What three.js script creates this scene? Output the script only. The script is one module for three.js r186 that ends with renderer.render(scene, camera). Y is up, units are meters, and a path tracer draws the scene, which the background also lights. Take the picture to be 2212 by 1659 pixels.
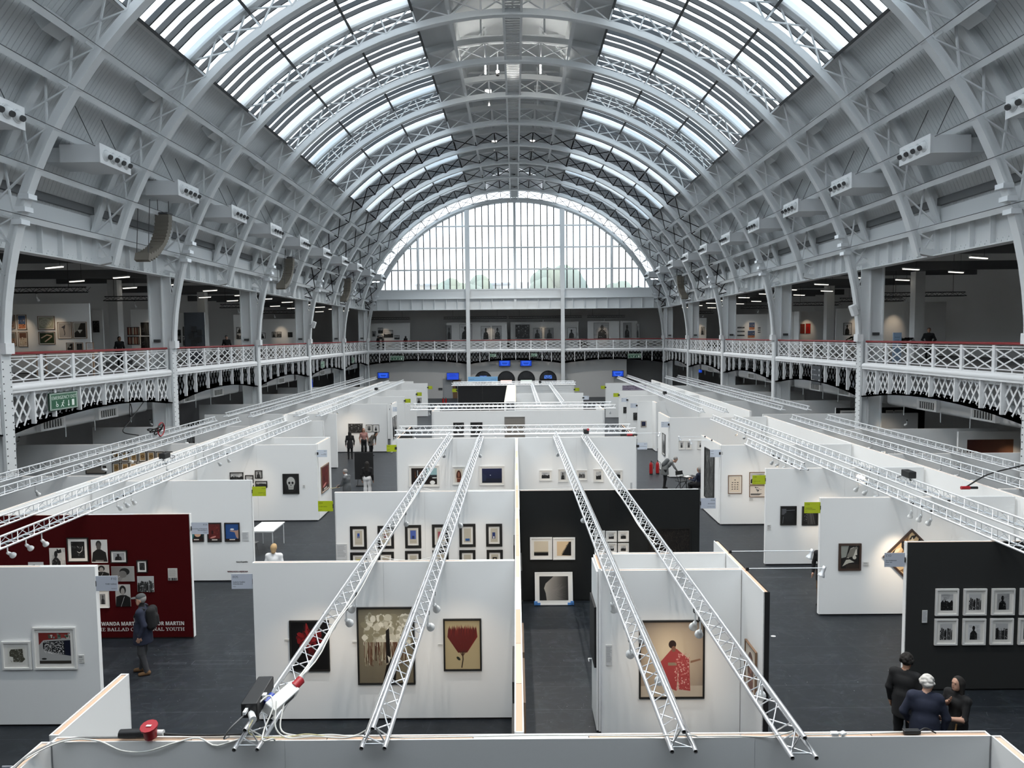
import * as THREE from 'three';
import { mergeGeometries } from 'three/addons/utils/BufferGeometryUtils.js';
import { RoundedBoxGeometry } from 'three/addons/geometries/RoundedBoxGeometry.js';
import { FontLoader } from 'three/addons/loaders/FontLoader.js';
import { TextGeometry } from 'three/addons/geometries/TextGeometry.js';
import { RectAreaLightUniformsLib } from 'three/addons/lights/RectAreaLightUniformsLib.js';

// ---------- camera, sky, exposure ----------
const scene = new THREE.Scene();
const camera = new THREE.PerspectiveCamera(56.27, 2212 / 1659, 0.1, 400);
camera.position.set(0, 7.1, 0);
camera.rotation.order = 'YXZ';
camera.rotation.set(-0.06619, 0.005535, -0.0098);
const renderer = new THREE.WebGLRenderer({ antialias: true });
renderer.toneMapping = THREE.LinearToneMapping;
renderer.toneMappingExposure = 1.2;
renderer.shadowMap.enabled = true;
scene.background = new THREE.Color().setRGB(2.9, 3.05, 3.2);   // even overcast sky
RectAreaLightUniformsLib.init();

// ---------- helpers ----------
let seed = 7;
const rnd = () => { seed = (seed * 1664525 + 1013904223) >>> 0; return seed / 4294967296; };
const rr = (a, b) => a + (b - a) * rnd();
const V = (x, y, z) => new THREE.Vector3(x, y, z);
const names = {};
function numbered(n) { const k = names[n] = (names[n] ?? -1) + 1; return k ? n + '_' + String(k).padStart(3, '0') : n; }
function mat(r, g, b, rough = 0.6, o = {}) {
  const m = new THREE.MeshPhysicalMaterial({ roughness: rough, ...o });
  m.color.setRGB(r, g, b);
  return m;
}
const M = {
  steel: mat(0.69, 0.71, 0.72, 0.5), board: mat(0.64, 0.66, 0.67, 0.6), boardDark: mat(0.64, 0.66, 0.67, 0.6),
  rail: mat(0.78, 0.79, 0.80, 0.42), red: mat(0.22, 0.012, 0.014, 0.38), wall: mat(0.83, 0.835, 0.83, 0.75),
  wallBack: mat(0.5, 0.5, 0.49, 0.85), dark: mat(0.016, 0.017, 0.017, 0.9, { specularIntensity: 0.4 }), charcoal: mat(0.03, 0.031, 0.031, 0.9, { specularIntensity: 0.4 }), black: mat(0.006, 0.006, 0.007, 0.7),
  oxblood: mat(0.05, 0.001, 0.0018, 0.95, { specularIntensity: 0.3 }), wood: mat(0.55, 0.38, 0.27, 0.75), wood2: mat(0.62, 0.47, 0.36, 0.75), alu: mat(0.86, 0.87, 0.89, 0.28, { metalness: 0.85 }),
  aluDull: mat(0.8, 0.82, 0.84, 0.42, { metalness: 0.55 }), hole: mat(0.02, 0.015, 0.013, 0.8), gasket: mat(0.05, 0.052, 0.055, 0.6),
  whiteFrame: mat(0.75, 0.74, 0.72, 0.45), blackFrame: mat(0.012, 0.011, 0.01, 0.4), woodFrame: mat(0.2, 0.12, 0.07, 0.5), brownFrame: mat(0.05, 0.028, 0.02, 0.45), greyFrame: mat(0.32, 0.31, 0.3, 0.5), goldFrame: mat(0.05, 0.035, 0.022, 0.4),
  matBoard: mat(0.74, 0.72, 0.68, 0.85), plastic: mat(0.72, 0.73, 0.73, 0.5), blackPlastic: mat(0.012, 0.012, 0.013, 0.45), cableW: mat(0.66, 0.66, 0.63, 0.55), cableG: mat(0.22, 0.22, 0.22, 0.55), cableB: mat(0.012, 0.012, 0.012, 0.5), cableY: mat(0.6, 0.55, 0.3, 0.55),
  duct: mat(0.66, 0.675, 0.69, 0.5), galWall: mat(0.78, 0.775, 0.76, 0.8), galDark: mat(0.78, 0.775, 0.76, 0.8), ceilDark: mat(0.15, 0.155, 0.16, 0.8), concrete: mat(0.2, 0.2, 0.2, 0.85),
  lime: mat(0.36, 0.40, 0.018, 0.6), tagGrey: mat(0.5, 0.52, 0.57, 0.5), tagWhite: mat(0.72, 0.74, 0.77, 0.5), redPlastic: mat(0.34, 0.01, 0.018, 0.4), bluePlastic: mat(0.02, 0.05, 0.3, 0.4), blueTape: mat(0.06, 0.2, 0.5, 0.6), green: mat(0.01, 0.04, 0.024, 0.5), leaf: mat(0.03, 0.055, 0.022, 0.55),
  extRed: mat(0.35, 0.008, 0.01, 0.3), tape: mat(0.3, 0.31, 0.32, 0.7), chair: mat(0.1, 0.1, 0.1, 0.45), tableTop: mat(0.8, 0.81, 0.82, 0.4), doorWood: mat(0.14, 0.075, 0.035, 0.5), speaker: mat(0.16, 0.145, 0.12, 0.7), stairGrey: mat(0.3, 0.31, 0.32, 0.7), bark: mat(0.06, 0.05, 0.04, 0.9), treeFar: mat(0.16, 0.2, 0.15, 0.95), brickFar: mat(0.36, 0.34, 0.31, 0.9), clayPot: mat(0.3, 0.3, 0.3, 0.7),
};
const glow = (r, g, b, k, base = 0.5) => { const m = mat(base, base, base, 0.4); m.emissive.setRGB(r, g, b); m.emissiveIntensity = k; return m; };
M.lampOn = glow(1, 0.97, 0.9, 3); M.lampWarm = glow(1, 0.86, 0.62, 2.2); M.tubeOn = glow(1, 0.94, 0.8, 2); M.lampOff = mat(0.55, 0.56, 0.56, 0.25);
const BOX = new THREE.BoxGeometry(1, 1, 1), CYL = new THREE.CylinderGeometry(1, 1, 1, 12), CYL6 = new THREE.CylinderGeometry(1, 1, 1, 6), SPH = new THREE.SphereGeometry(1, 20, 14);
const hollow = new THREE.LatheGeometry([[0.8, -0.5], [1, -0.5], [1, 0.5], [0.8, 0.5], [0.8, -0.5]].map(([x, y]) => new THREE.Vector2(x, y)), 12);
function put(m, parent) { m.castShadow = m.receiveShadow = true; (parent ?? scene).add(m); return m; }
function mesh(name, geo, material, parent) { const m = new THREE.Mesh(geo, material); m.name = parent ? name : numbered(name); return put(m, parent); }
// a box by centre and size
function box(parent, name, material, x, y, z, w, h, d, ry = 0) {
  const m = mesh(name, BOX, material, parent); m.position.set(x, y, z); m.scale.set(w, h, d); if (ry) m.rotation.y = ry; return m;
}
const UPY = V(0, 1, 0);
// a round bar between two points
function rod(parent, name, material, p, q, r, geo = CYL) {
  const m = mesh(name, geo, material, parent), d = q.clone().sub(p), l = d.length();
  m.position.copy(p).add(q).multiplyScalar(0.5); m.quaternion.setFromUnitVectors(UPY, d.divideScalar(l)); m.scale.set(r, l, r); return m;
}
const beamMatrix = (p, q, w, h, up = V(0, 0, 1)) => {   // box along pq, w along up, h across
  const d = q.clone().sub(p), l = d.length(); d.divideScalar(l);
  const u = up.clone().addScaledVector(d, -up.dot(d)).normalize(), s = new THREE.Vector3().crossVectors(u, d);
  return new THREE.Matrix4().makeBasis(s.multiplyScalar(h), d.multiplyScalar(l), u.multiplyScalar(w)).setPosition(p.clone().add(q).multiplyScalar(0.5));
};
function beam(parent, name, material, p, q, w, h, up) { const m = mesh(name, BOX, material, parent); m.applyMatrix4(beamMatrix(p, q, w, h, up)); return m; }
// several shapes joined into one mesh
class Join {
  constructor() { this.g = []; }
  add(geo, m4) { const g = (geo.index ? geo.toNonIndexed() : geo.clone()); if (m4) g.applyMatrix4(m4); for (const k of Object.keys(g.attributes)) if (!['position', 'normal', 'uv'].includes(k)) g.deleteAttribute(k); this.g.push(g); return this; }
  box(x, y, z, w, h, d, ry = 0) { return this.add(BOX, new THREE.Matrix4().compose(V(x, y, z), new THREE.Quaternion().setFromAxisAngle(UPY, ry), V(w, h, d))); }
  beam(p, q, w, h, up) { return this.add(BOX, beamMatrix(p, q, w, h, up)); }
  rod(p, q, r, geo = CYL6) { const d = q.clone().sub(p), l = d.length(); return this.add(geo, new THREE.Matrix4().compose(p.clone().add(q).multiplyScalar(0.5), new THREE.Quaternion().setFromUnitVectors(UPY, d.divideScalar(l)), V(r, l, r))); }
  ball(x, y, z, a, b = a, c = a) { return this.add(SPH, new THREE.Matrix4().makeScale(a, b, c).setPosition(x, y, z)); }
  geo() { return mergeGeometries(this.g); }
  mesh(name, material, parent) { return mesh(name, this.geo(), material, parent); }
}
function tag(o, label, category, group, kind) { Object.assign(o.userData, { label, category }); if (group) o.userData.group = group; if (kind) o.userData.kind = kind; return o; }
function thing(name, label, category, x = 0, y = 0, z = 0, ry = 0, group, kind) { const o = new THREE.Group(); o.name = numbered(name); o.position.set(x, y, z); o.rotation.y = ry; scene.add(o); return tag(o, label, category, group, kind); }
const stuff = (m) => { m.userData.kind = 'stuff'; return m; };
function cable(parent, name, material, pts, r, n = 6) { const c = new THREE.CatmullRomCurve3(pts.map((p) => V(...p))); return mesh(name, new THREE.TubeGeometry(c, pts.length * n, r, 6), material, parent); }
function canvas(w, h) { const c = document.createElement('canvas'); c.width = w; c.height = h; return [c, c.getContext('2d')]; }
function tex(c, srgb = true) { const t = new THREE.CanvasTexture(c); if (srgb) t.colorSpace = THREE.SRGBColorSpace; t.wrapS = t.wrapT = THREE.RepeatWrapping; return t; }
function planeUV(geo, f) { const p = geo.attributes.position, uv = geo.attributes.uv; for (let i = 0; i < p.count; i++) { const [u, v] = f(p.getX(i), p.getY(i), p.getZ(i)); uv.setXY(i, u, v); } return geo; }
const ORD = ['first', 'second', 'third', 'fourth', 'fifth', 'sixth', 'seventh', 'eighth', 'ninth', 'tenth', 'eleventh', 'twelfth', 'thirteenth', 'fourteenth', 'fifteenth', 'sixteenth', 'seventeenth', 'eighteenth', 'nineteenth', 'twentieth'];
// ---------- the hall ----------
const BAY = 5.8775, Z0 = -0.18, NB = 14, ZB = Z0 - NB * BAY;      // roof ribs every 5.88 m, the glazed end wall at the far end
const ER = (t, s = 1) => V(16.9 * s * Math.cos(t), 6.3 + 16.2 * s * Math.sin(t), 0);
const RAD = Math.PI / 180;
const ribZ = (i) => Z0 - i * BAY;
{ // floor: dark painted boards with scratches, tape lines and scraps
  const [c, g] = canvas(2048, 2048); g.fillStyle = '#202429'; g.fillRect(0, 0, 2048, 2048);
  for (let i = 0; i < 5200; i++) { const k = rnd(); g.fillStyle = `rgba(${k < 0.5 ? '20,23,27' : '92,98,103'},${rr(0.02, 0.09)})`; g.beginPath(); g.ellipse(rr(0, 2048), rr(0, 2048), rr(4, 70), rr(2, 16), rr(0, 3), 0, 7); g.fill(); }
  for (let i = 0; i < 2300; i++) { const x = rr(0, 2048), y = rr(0, 2048), a = rnd() < 0.6 ? rr(-0.25, 0.25) : rr(0, 3.2), l = rr(4, rnd() < 0.12 ? 190 : 46); g.strokeStyle = `rgba(150,156,160,${rr(0.08, 0.42)})`; g.lineWidth = rr(0.5, 1.7); g.beginPath(); g.moveTo(x, y); g.quadraticCurveTo(x + Math.cos(a) * l / 2 + rr(-6, 6), y + Math.sin(a) * l / 2 + rr(-6, 6), x + Math.cos(a) * l, y + Math.sin(a) * l); g.stroke(); }
  for (let i = 0; i < 420; i++) { g.fillStyle = `rgba(225,228,226,${rr(0.25, 0.9)})`; g.fillRect(rr(0, 2048), rr(0, 2048), rr(1, 4), rr(1, 2.5)); }
  for (let i = 0; i < 10; i++) { g.strokeStyle = 'rgba(120,126,130,.35)'; g.lineWidth = 2; const y = i * 205 + 30; g.beginPath(); g.moveTo(0, y); g.lineTo(2048, y); g.stroke(); }
  for (let i = 0; i < 7; i++) { g.strokeStyle = 'rgba(135,140,144,.5)'; g.lineWidth = 2; const x = rr(0, 1700), y = rr(0, 2000); g.strokeRect(x, y, rr(60, 300), rr(8, 40)); }
  const t = tex(c), fm = new THREE.MeshPhysicalMaterial({ map: t, roughness: 0.45, specularIntensity: 0.6 });
  const geo = planeUV(new THREE.BoxGeometry(57, 0.4, 104, 1, 1, 1), (x, y, z) => [x / 9, z / 9]);
  const f = mesh('floor', geo, fm); f.position.set(0, -0.2, -41); tag(f, 'scratched dark grey painted hall floor', 'floor', null, 'structure');
}
// outer walls and the roofs over the side aisles, with thickness
const shell = (name, label, cat, material, x, y, z, w, h, d) => tag(box(null, name, material, x, y, z, w, h, d), label, cat, null, 'structure');
shell('wall_left', 'plain outer wall behind the galleries, emergency exit sign side', 'wall', M.galWall, -28.2, 6, -41, 0.4, 12.8, 104);
shell('wall_right', 'plain outer wall behind the galleries, potted palm side', 'wall', M.galWall, 28.2, 6, -41, 0.4, 12.8, 104);
shell('wall_back', 'plain end wall behind the far upper gallery', 'wall', M.galDark, 0, 6, -92.2, 57, 12.8, 0.4);
shell('wall_front', 'plain end wall behind the viewer', 'wall', M.galWall, 0, 6, 10.2, 57, 12.8, 0.4);
for (const s of [-1, 1]) shell(s < 0 ? 'ceiling_left_gallery' : 'ceiling_right_gallery', s < 0 ? 'dark ceiling over gallery, emergency exit sign side' : 'dark ceiling over gallery, potted palm side', 'ceiling', M.ceilDark, s * 22.75, 12.35, -41, 11.3, 0.3, 104);
shell('ceiling_back_gallery', 'dark ceiling over the far end gallery', 'ceiling', M.ceilDark, 0, 12.35, -87.5, 34.4, 0.3, 9.6);
shell('ceiling_front_gallery', 'dark ceiling over the gallery behind the viewer', 'ceiling', M.ceilDark, 0, 12.35, 5.3, 34.4, 0.3, 9.8);
for (const s of [-1, 1]) shell(s < 0 ? 'floor_left_gallery' : 'floor_right_gallery', s < 0 ? 'upper gallery floor, emergency exit sign side' : 'upper gallery floor, potted palm side', 'floor', M.concrete, s * 22.65, 5.4, -41, 10.7, 0.4, 104);
shell('floor_back_gallery', 'upper gallery floor at the far end', 'floor', M.concrete, 0, 5.4, -87.5, 34.7, 0.4, 9.6);
shell('floor_front_gallery', 'upper gallery floor at the viewer end', 'floor', M.concrete, 0, 5.4, 5.6, 34.7, 0.4, 8.8);

// vault: boards, skylights, ribs, purlins and the raised ridge
const ceiling = thing('ceiling', 'white barrel vault roof with iron ribs, board panels and two long skylights', 'roof', 0, 0, 0, 0, null, 'structure');
const boardTex = (() => { const [c, g] = canvas(256, 64); g.fillStyle = '#fff'; g.fillRect(0, 0, 256, 64); g.fillStyle = '#000'; for (let i = 0; i < 8; i++) g.fillRect(i * 32, 0, 3, 64); return tex(c, false); })();
const boardBump = mat(0.64, 0.66, 0.67, 0.6, { bumpMap: boardTex, bumpScale: 0.02 });
function arcStrip(t0, t1, s, len, n, thick) {   // a curved panel of the vault, from z = 0 back to -len
  const sh = []; for (let i = 0; i <= n; i++) sh.push(t0 + (t1 - t0) * i / n);
  const pos = [], uv = [], idx = []; let arc = 0;
  for (let k = 0; k < 2; k++) for (let i = 0; i <= n; i++) for (let j = 0; j < 2; j++) { const p = ER(sh[i], s + k * thick); if (!k && i && !j) arc += p.distanceTo(ER(sh[i - 1], s)); pos.push(p.x, p.y, -j * len); uv.push(j * len / 1.76, i * 0.3); }
  const q = (a, b, c, d) => idx.push(a, b, c, a, c, d), o = (n + 1) * 2;
  for (let i = 0; i < n; i++) { const a = i * 2; q(a, a + 1, a + 3, a + 2); q(o + a, o + a + 2, o + a + 3, o + a + 1); }
  q(0, o, o + 1, 1); q(n * 2, n * 2 + 1, o + n * 2 + 1, o + n * 2);
  for (let i = 0; i < n; i++) { const a = i * 2; q(a, a + 2, o + a + 2, o + a); q(a + 1, o + a + 1, o + a + 3, a + 3); }
  const g = new THREE.BufferGeometry(); g.setAttribute('position', new THREE.Float32BufferAttribute(pos, 3)); g.setAttribute('uv', new THREE.Float32BufferAttribute(uv, 2)); g.setIndex(idx);
  const f = g.toNonIndexed(); f.computeVertexNormals(); return f;
}
const TP = [17.2, 22.9, 27.9, 33.1, 38.3, 43.8, 53.9, 64.4, 74.3, 79.8];   // purlin angles
const both = [[1, (t) => t * RAD], [-1, (t) => Math.PI - t * RAD]];
const pieces = [];   // board panels and panes share one geometry per row
for (const [s, f] of both) {
  for (let r = 0; r < 5; r++) pieces.push(['board_panel', arcStrip(f(TP[r]), f(TP[r + 1]), 1.085, BAY, 2, 0.006), boardBump]);
  pieces.push(['board_panel', arcStrip(f(74.3), f(79.8), 1.085, BAY, 2, 0.006), M.boardDark]);
}
for (let b = 0; b < NB; b++) for (const [n, g, m] of pieces) mesh(n, g, m, ceiling).position.z = ribZ(b);
const glassA = new THREE.MeshPhysicalMaterial({ color: '#f4f8fa', transmission: 1, roughness: 0.25, thickness: 0, ior: 1.2 }), glassB = new THREE.MeshPhysicalMaterial({ color: '#e6eef3', transmission: 1, roughness: 0.25, thickness: 0, ior: 1.2 });
const PW = BAY / 8;
{
  const far = [[], []];
  for (const [s, f] of both) for (let r = 0; r < 3; r++) {
    const g = arcStrip(f(TP[5 + r] + 0.2), f(TP[6 + r] - 0.2), 1.095, PW, 3, 0.0004);
    for (let b = 0; b < NB; b++) for (let k = 0; k < 8; k++) {
      const z = ribZ(b) - k * PW, m = rnd() < 0.25 ? glassB : glassA;
      if (b >= 4 && b < 10) { mesh('pane', g, m, ceiling).position.z = z; } else { const h = g.clone(); h.translate(0, 0, z); far[m === glassB ? 1 : 0].push(h); }
    }
  }
  far.forEach((l, i) => stuff(mesh('pane', mergeGeometries(l), i ? glassB : glassA, ceiling)));
  for (const [s, f] of both) { const g = arcStrip(f(43.8), f(74.3), 1.076, 0.08, 9, 0.0125); for (let i = 0; i < NB * 8; i++) if (i % 8) mesh('glazing_bar', g, M.gasket, ceiling).position.z = Z0 - i * PW + 0.04; }
}
// purlins, lower skylight frame, ridge beams
for (const [s, f] of both) TP.forEach((t, i) => {
  const p = ER(f(t), 1.045), rot = Math.atan2(p.y - 6.3, p.x), L = NB * BAY, j = new Join();
  const flat = (d, w, h) => j.add(BOX, new THREE.Matrix4().makeRotationZ(rot).multiply(new THREE.Matrix4().makeScale(h, w, L)).setPosition(p.x + Math.cos(rot) * d, p.y + Math.sin(rot) * d, Z0 - L / 2));
  if (i < 5) { flat(-0.2, 0.2, 0.03); flat(0.1, 0.03, 0.6); } else if (i < 9) { flat(0.1, 0.12, 0.1); flat(0.35, 0.05, 0.42); } else { flat(-0.25, 0.18, 0.03); flat(0.1, 0.03, 0.7); }
  j.mesh('purlin', i < 5 || i > 8 ? M.steel : M.gasket, ceiling);
  if (i < 5) rod(ceiling, 'tie_cable', M.gasket, ER(f(t + 0.5), 0.99).setZ(Z0), ER(f(t + 0.5), 0.99).setZ(ZB), 0.012, CYL6);
});
for (const s of [-1, 1]) {   // bright flashing along the lower skylight edge
  const a = ER(s > 0 ? 43.4 * RAD : Math.PI - 43.4 * RAD, 1.078); box(ceiling, 'skylight_kerb', M.rail, a.x, a.y, (Z0 + ZB) / 2, 0.12, 0.12, NB * BAY).rotation.z = s * -0.75;
}
// raised ridge: sides, roof slopes, slatted walkway
for (const s of [-1, 1]) {
  box(ceiling, 'ridge_side', M.boardDark, s * 3.2, 24.35, (Z0 + ZB) / 2, 0.08, 1.3, NB * BAY);
  beam(ceiling, 'ridge_slope', M.boardDark, V(s * 3.25, 24.95, (Z0 + ZB) / 2), V(0, 26.3, (Z0 + ZB) / 2), NB * BAY, 0.08);
  box(ceiling, 'walkway_beam', M.steel, s * 0.42, 22.75, (Z0 + ZB) / 2, 0.12, 0.5, NB * BAY);
}
{ const j = new Join(); for (let z = Z0 - 20; z > ZB; z -= 0.28) j.box(0, 22.8, z, 0.74, 0.04, 0.12); stuff(j.mesh('walkway_slats', M.steel, ceiling)); }
for (let i = 4; i < NB; i++) { const z = ribZ(i) - BAY / 2; box(ceiling, 'ridge_truss', M.boardDark, 0, 25.0, z, 6.3, 0.14, 0.14); for (const s of [-1, 1]) { beam(ceiling, 'ridge_strut', M.boardDark, V(s * 3.1, 23.9, z), V(s * 1.6, 25.5, z), 0.1, 0.1); box(ceiling, 'ridge_post', M.steel, s * 1.65, 24.1, z, 0.1, 2.6, 0.1); } }
// ribs
const TN = [14.3, 17.2, 22.9, 27.9, 33.1, 38.3, 43.8, 48.9, 53.9, 59.1, 64.4, 69.3, 74.3, 79.8, 85, 90];
const flangeCache = {};
function arcBar(t0, t1, s0, s1, w, n) {   // a curved flange, w wide along z
  const key = [t0, t1, s0, s1, w].join(); if (flangeCache[key]) return flangeCache[key];
  return flangeCache[key] = arcStrip(t0, t1, s0, w, n, s1 - s0).translate(0, 0, w / 2);
}
for (let i = 1; i <= NB; i++) {
  const z = ribZ(i), main = i % 2 === 0, rib = new THREE.Group(); rib.name = 'roof_rib'; rib.position.z = z; ceiling.add(rib);
  const lo = (main ? 1.2 : 13.9) * RAD, last = i === NB;
  mesh('inner_flange', arcBar(lo, Math.PI - lo, 0.994, 1.0, 0.34, 56), M.steel, rib); mesh('inner_web', arcBar(lo, Math.PI - lo, 1.0, 1.016, 0.05, 56), M.steel, rib);
  const ol = 15.5 * RAD; mesh('outer_flange', arcBar(ol, Math.PI - ol, 1.062, 1.068, 0.34, 48), M.steel, rib); mesh('outer_web', arcBar(ol, Math.PI - ol, 1.068, 1.085, 0.05, 48), M.steel, rib);
  const nodes = [...TN.map((t) => t * RAD), ...TN.slice(0, -1).reverse().map((t) => Math.PI - t * RAD)];
  const near = i >= 3 && i <= 9, J = new Join();
  const br = (a, b, w, h) => { if (near) beam(rib, 'brace', M.steel, a, b, w, h); else J.beam(a, b, w, h); };
  nodes.forEach((t, k) => {
    br(ER(t, 1.012), ER(t, 1.065), 0.1, 0.08);
    if (k) { const u = nodes[k - 1]; br(ER(u, 1.012), ER(t, 1.065), 0.07, 0.05); br(ER(t, 1.012), ER(u, 1.065), 0.07, 0.05); }
  });
  if (J.g.length) stuff(J.mesh('braces', M.steel, rib));
  if (main) for (const s of [-1, 1]) { // knee bracing between rib foot and column
    const pt = (t) => { const p = ER(t * RAD, 1.006); p.x *= s; return p; };
    beam(rib, 'knee_strut', M.steel, pt(14), V(s * 17.4, 11.3, 0), 0.1, 0.06); beam(rib, 'knee_strut', M.steel, pt(10.5), V(s * 17.3, 9.6, 0), 0.1, 0.06); beam(rib, 'knee_strut', M.steel, pt(10.5), V(s * 17.4, 10.9, 0), 0.08, 0.05);
    const fl = new Join(); for (let k = 0; k < 3; k++) { const q = pt(16.6 + k * 1.5); fl.box(q.x - s * 0.22, q.y, 0.1, 0.34, 0.16, 0.42); } fl.mesh('rib_floodlight', M.aluDull, rib);
    box(rib, 'rib_collar', M.rail, s * 16.86, 6.86, 0, 0.3, 0.36, 0.42);
  } else for (const s of [-1, 1]) beam(rib, 'rib_foot', M.steel, V(s * 16.4, 10.4, 0), V(s * 17.15, 10.25, 0), 0.32, 0.25);
}
// purlin nodes and junction boxes along the boards
for (let i = 3; i <= NB; i++) for (const s of [-1, 1]) { const p = ER(38.2 * RAD, 1.07); box(ceiling, 'junction_box', M.board, s * p.x, p.y - 0.15, ribZ(i) + 0.9, 0.5, 0.5, 0.9).rotation.z = s * -0.6; }

// columns, fascia girders, gallery balustrades and lattice girders
const colZ = (k) => Z0 - 2 * BAY * k, sideName = (s) => s < 0 ? 'exit sign side' : 'potted palm side';
for (const s of [-1, 1]) for (let k = 1; k <= 7; k++) {
  const c = thing('steel_column', `white riveted steel column, ${k < 7 ? ORD[7 - k] + ' from the far corner' : 'in the far corner'}, ${sideName(s)}`, 'column', s * 17.2, 0, colZ(k), 0, null, 'structure');
  box(c, 'front_flange', M.steel, -s * 0.28, 3.35, 0, 0.1, 6.7, 0.46); box(c, 'web', M.steel, s * 0.2, 5.2, 0, 0.95, 10.4, 0.08); box(c, 'flange', M.steel, s * 0.12, 5.2, 0, 0.05, 10.4, 0.42); box(c, 'rear_flange', M.steel, s * 0.72, 5.2, 0, 0.06, 10.4, 0.5); box(c, 'stanchion', M.steel, s * 0.45, 5.2, -0.02, 0.55, 10.4, 0.3);
  box(c, 'base', M.steel, s * 0.2, 0.06, 0, 1.2, 0.12, 0.7); box(c, 'socket_box', M.gasket, s * 0.4, 7.05, 0.2, 0.3, 0.14, 0.12);
  if (k <= 3) { const j = new Join(); for (let y = 0.3; y < 6.5; y += 0.24) for (const e of [-0.17, 0.17]) j.box(-s * 0.335, y + (e > 0 ? 0.12 : 0), e, 0.02, 0.035, 0.035); stuff(j.mesh('rivets', M.gasket, c)); }
}
function fascia(label, L, z, x, ry, y0, y1, n) {   // riveted plate girder, along local x
  const o = thing('trim_' + (++fascia.n), label, 'girder', x, 0, z, ry, null, 'structure');
  box(o, 'web_plate', M.steel, 0, (y0 + y1) / 2, 0, L, y1 - y0, 0.06); box(o, 'bottom_flange', M.steel, 0, y0, 0.05, L, 0.05, 0.5); box(o, 'top_flange', M.steel, 0, y1, 0.1, L, 0.06, 0.4);
  for (let i = 1; i < n; i++) box(o, 'stiffener', M.steel, -L / 2 + L * i / n, (y0 + y1) / 2, 0.12, i * 2 === n ? 0.3 : 0.07, y1 - y0, 0.2);
  const j = new Join(); for (let i = 0; i < L / 0.3; i++) for (const e of [0, 1]) j.box(-L / 2 + 0.15 + i * 0.3 + e * 0.07, y0 + 0.1 + e * 0.1, 0.035, 0.05, 0.05, 0.03); stuff(j.mesh('rivets', M.steel, o)); return o;
}
fascia.n = 0;
function balustrade(label, L, x, z, ry) {   // local x along, +z faces the hall
  const o = thing('gallery_balustrade', label, 'railing', x, 5.62, z, ry), n = 6, w = L / n;
  const hr = mesh('handrail', new RoundedBoxGeometry(L, 0.1, 0.16, 2, 0.04), M.red, o); hr.position.y = 1.06;
  box(o, 'top_bar', M.rail, 0, 0.95, 0, L, 0.035, 0.05); box(o, 'upper_bar', M.rail, 0, 0.86, 0, L, 0.03, 0.03); box(o, 'lower_bar', M.rail, 0, 0.14, 0, L, 0.035, 0.04); box(o, 'foot_bar', M.rail, 0, 0.03, 0, L, 0.04, 0.05);
  for (let i = 0; i <= n; i++) box(o, 'post', M.rail, -L / 2 + i * w, 0.5, 0, 0.15, 1.0, 0.1);
  for (let i = 0; i < n; i++) {
    const a = -L / 2 + i * w + 0.08, b = a + w - 0.16, m = (a + b) / 2, y0 = 0.15, y1 = 0.86, ym = (y0 + y1) / 2;
    for (const [p, q] of [[V(a, y0, 0), V(b, y1, 0)], [V(a, y1, 0.012), V(b, y0, 0.012)], [V(a, ym, -0.012), V(m, y1, -0.012)], [V(m, y1, -0.012), V(b, ym, -0.012)], [V(b, ym, -0.012), V(m, y0, -0.012)], [V(m, y0, -0.012), V(a, ym, -0.012)]]) beam(o, 'lattice_bar', M.rail, p, q, 0.03, 0.045);
    box(o, 'finial_post', M.rail, m, 0.92, 0, 0.03, 0.14, 0.03); box(o, 'toe_post', M.rail, m, 0.08, 0, 0.03, 0.14, 0.03);
  }
  return o;
}
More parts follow.
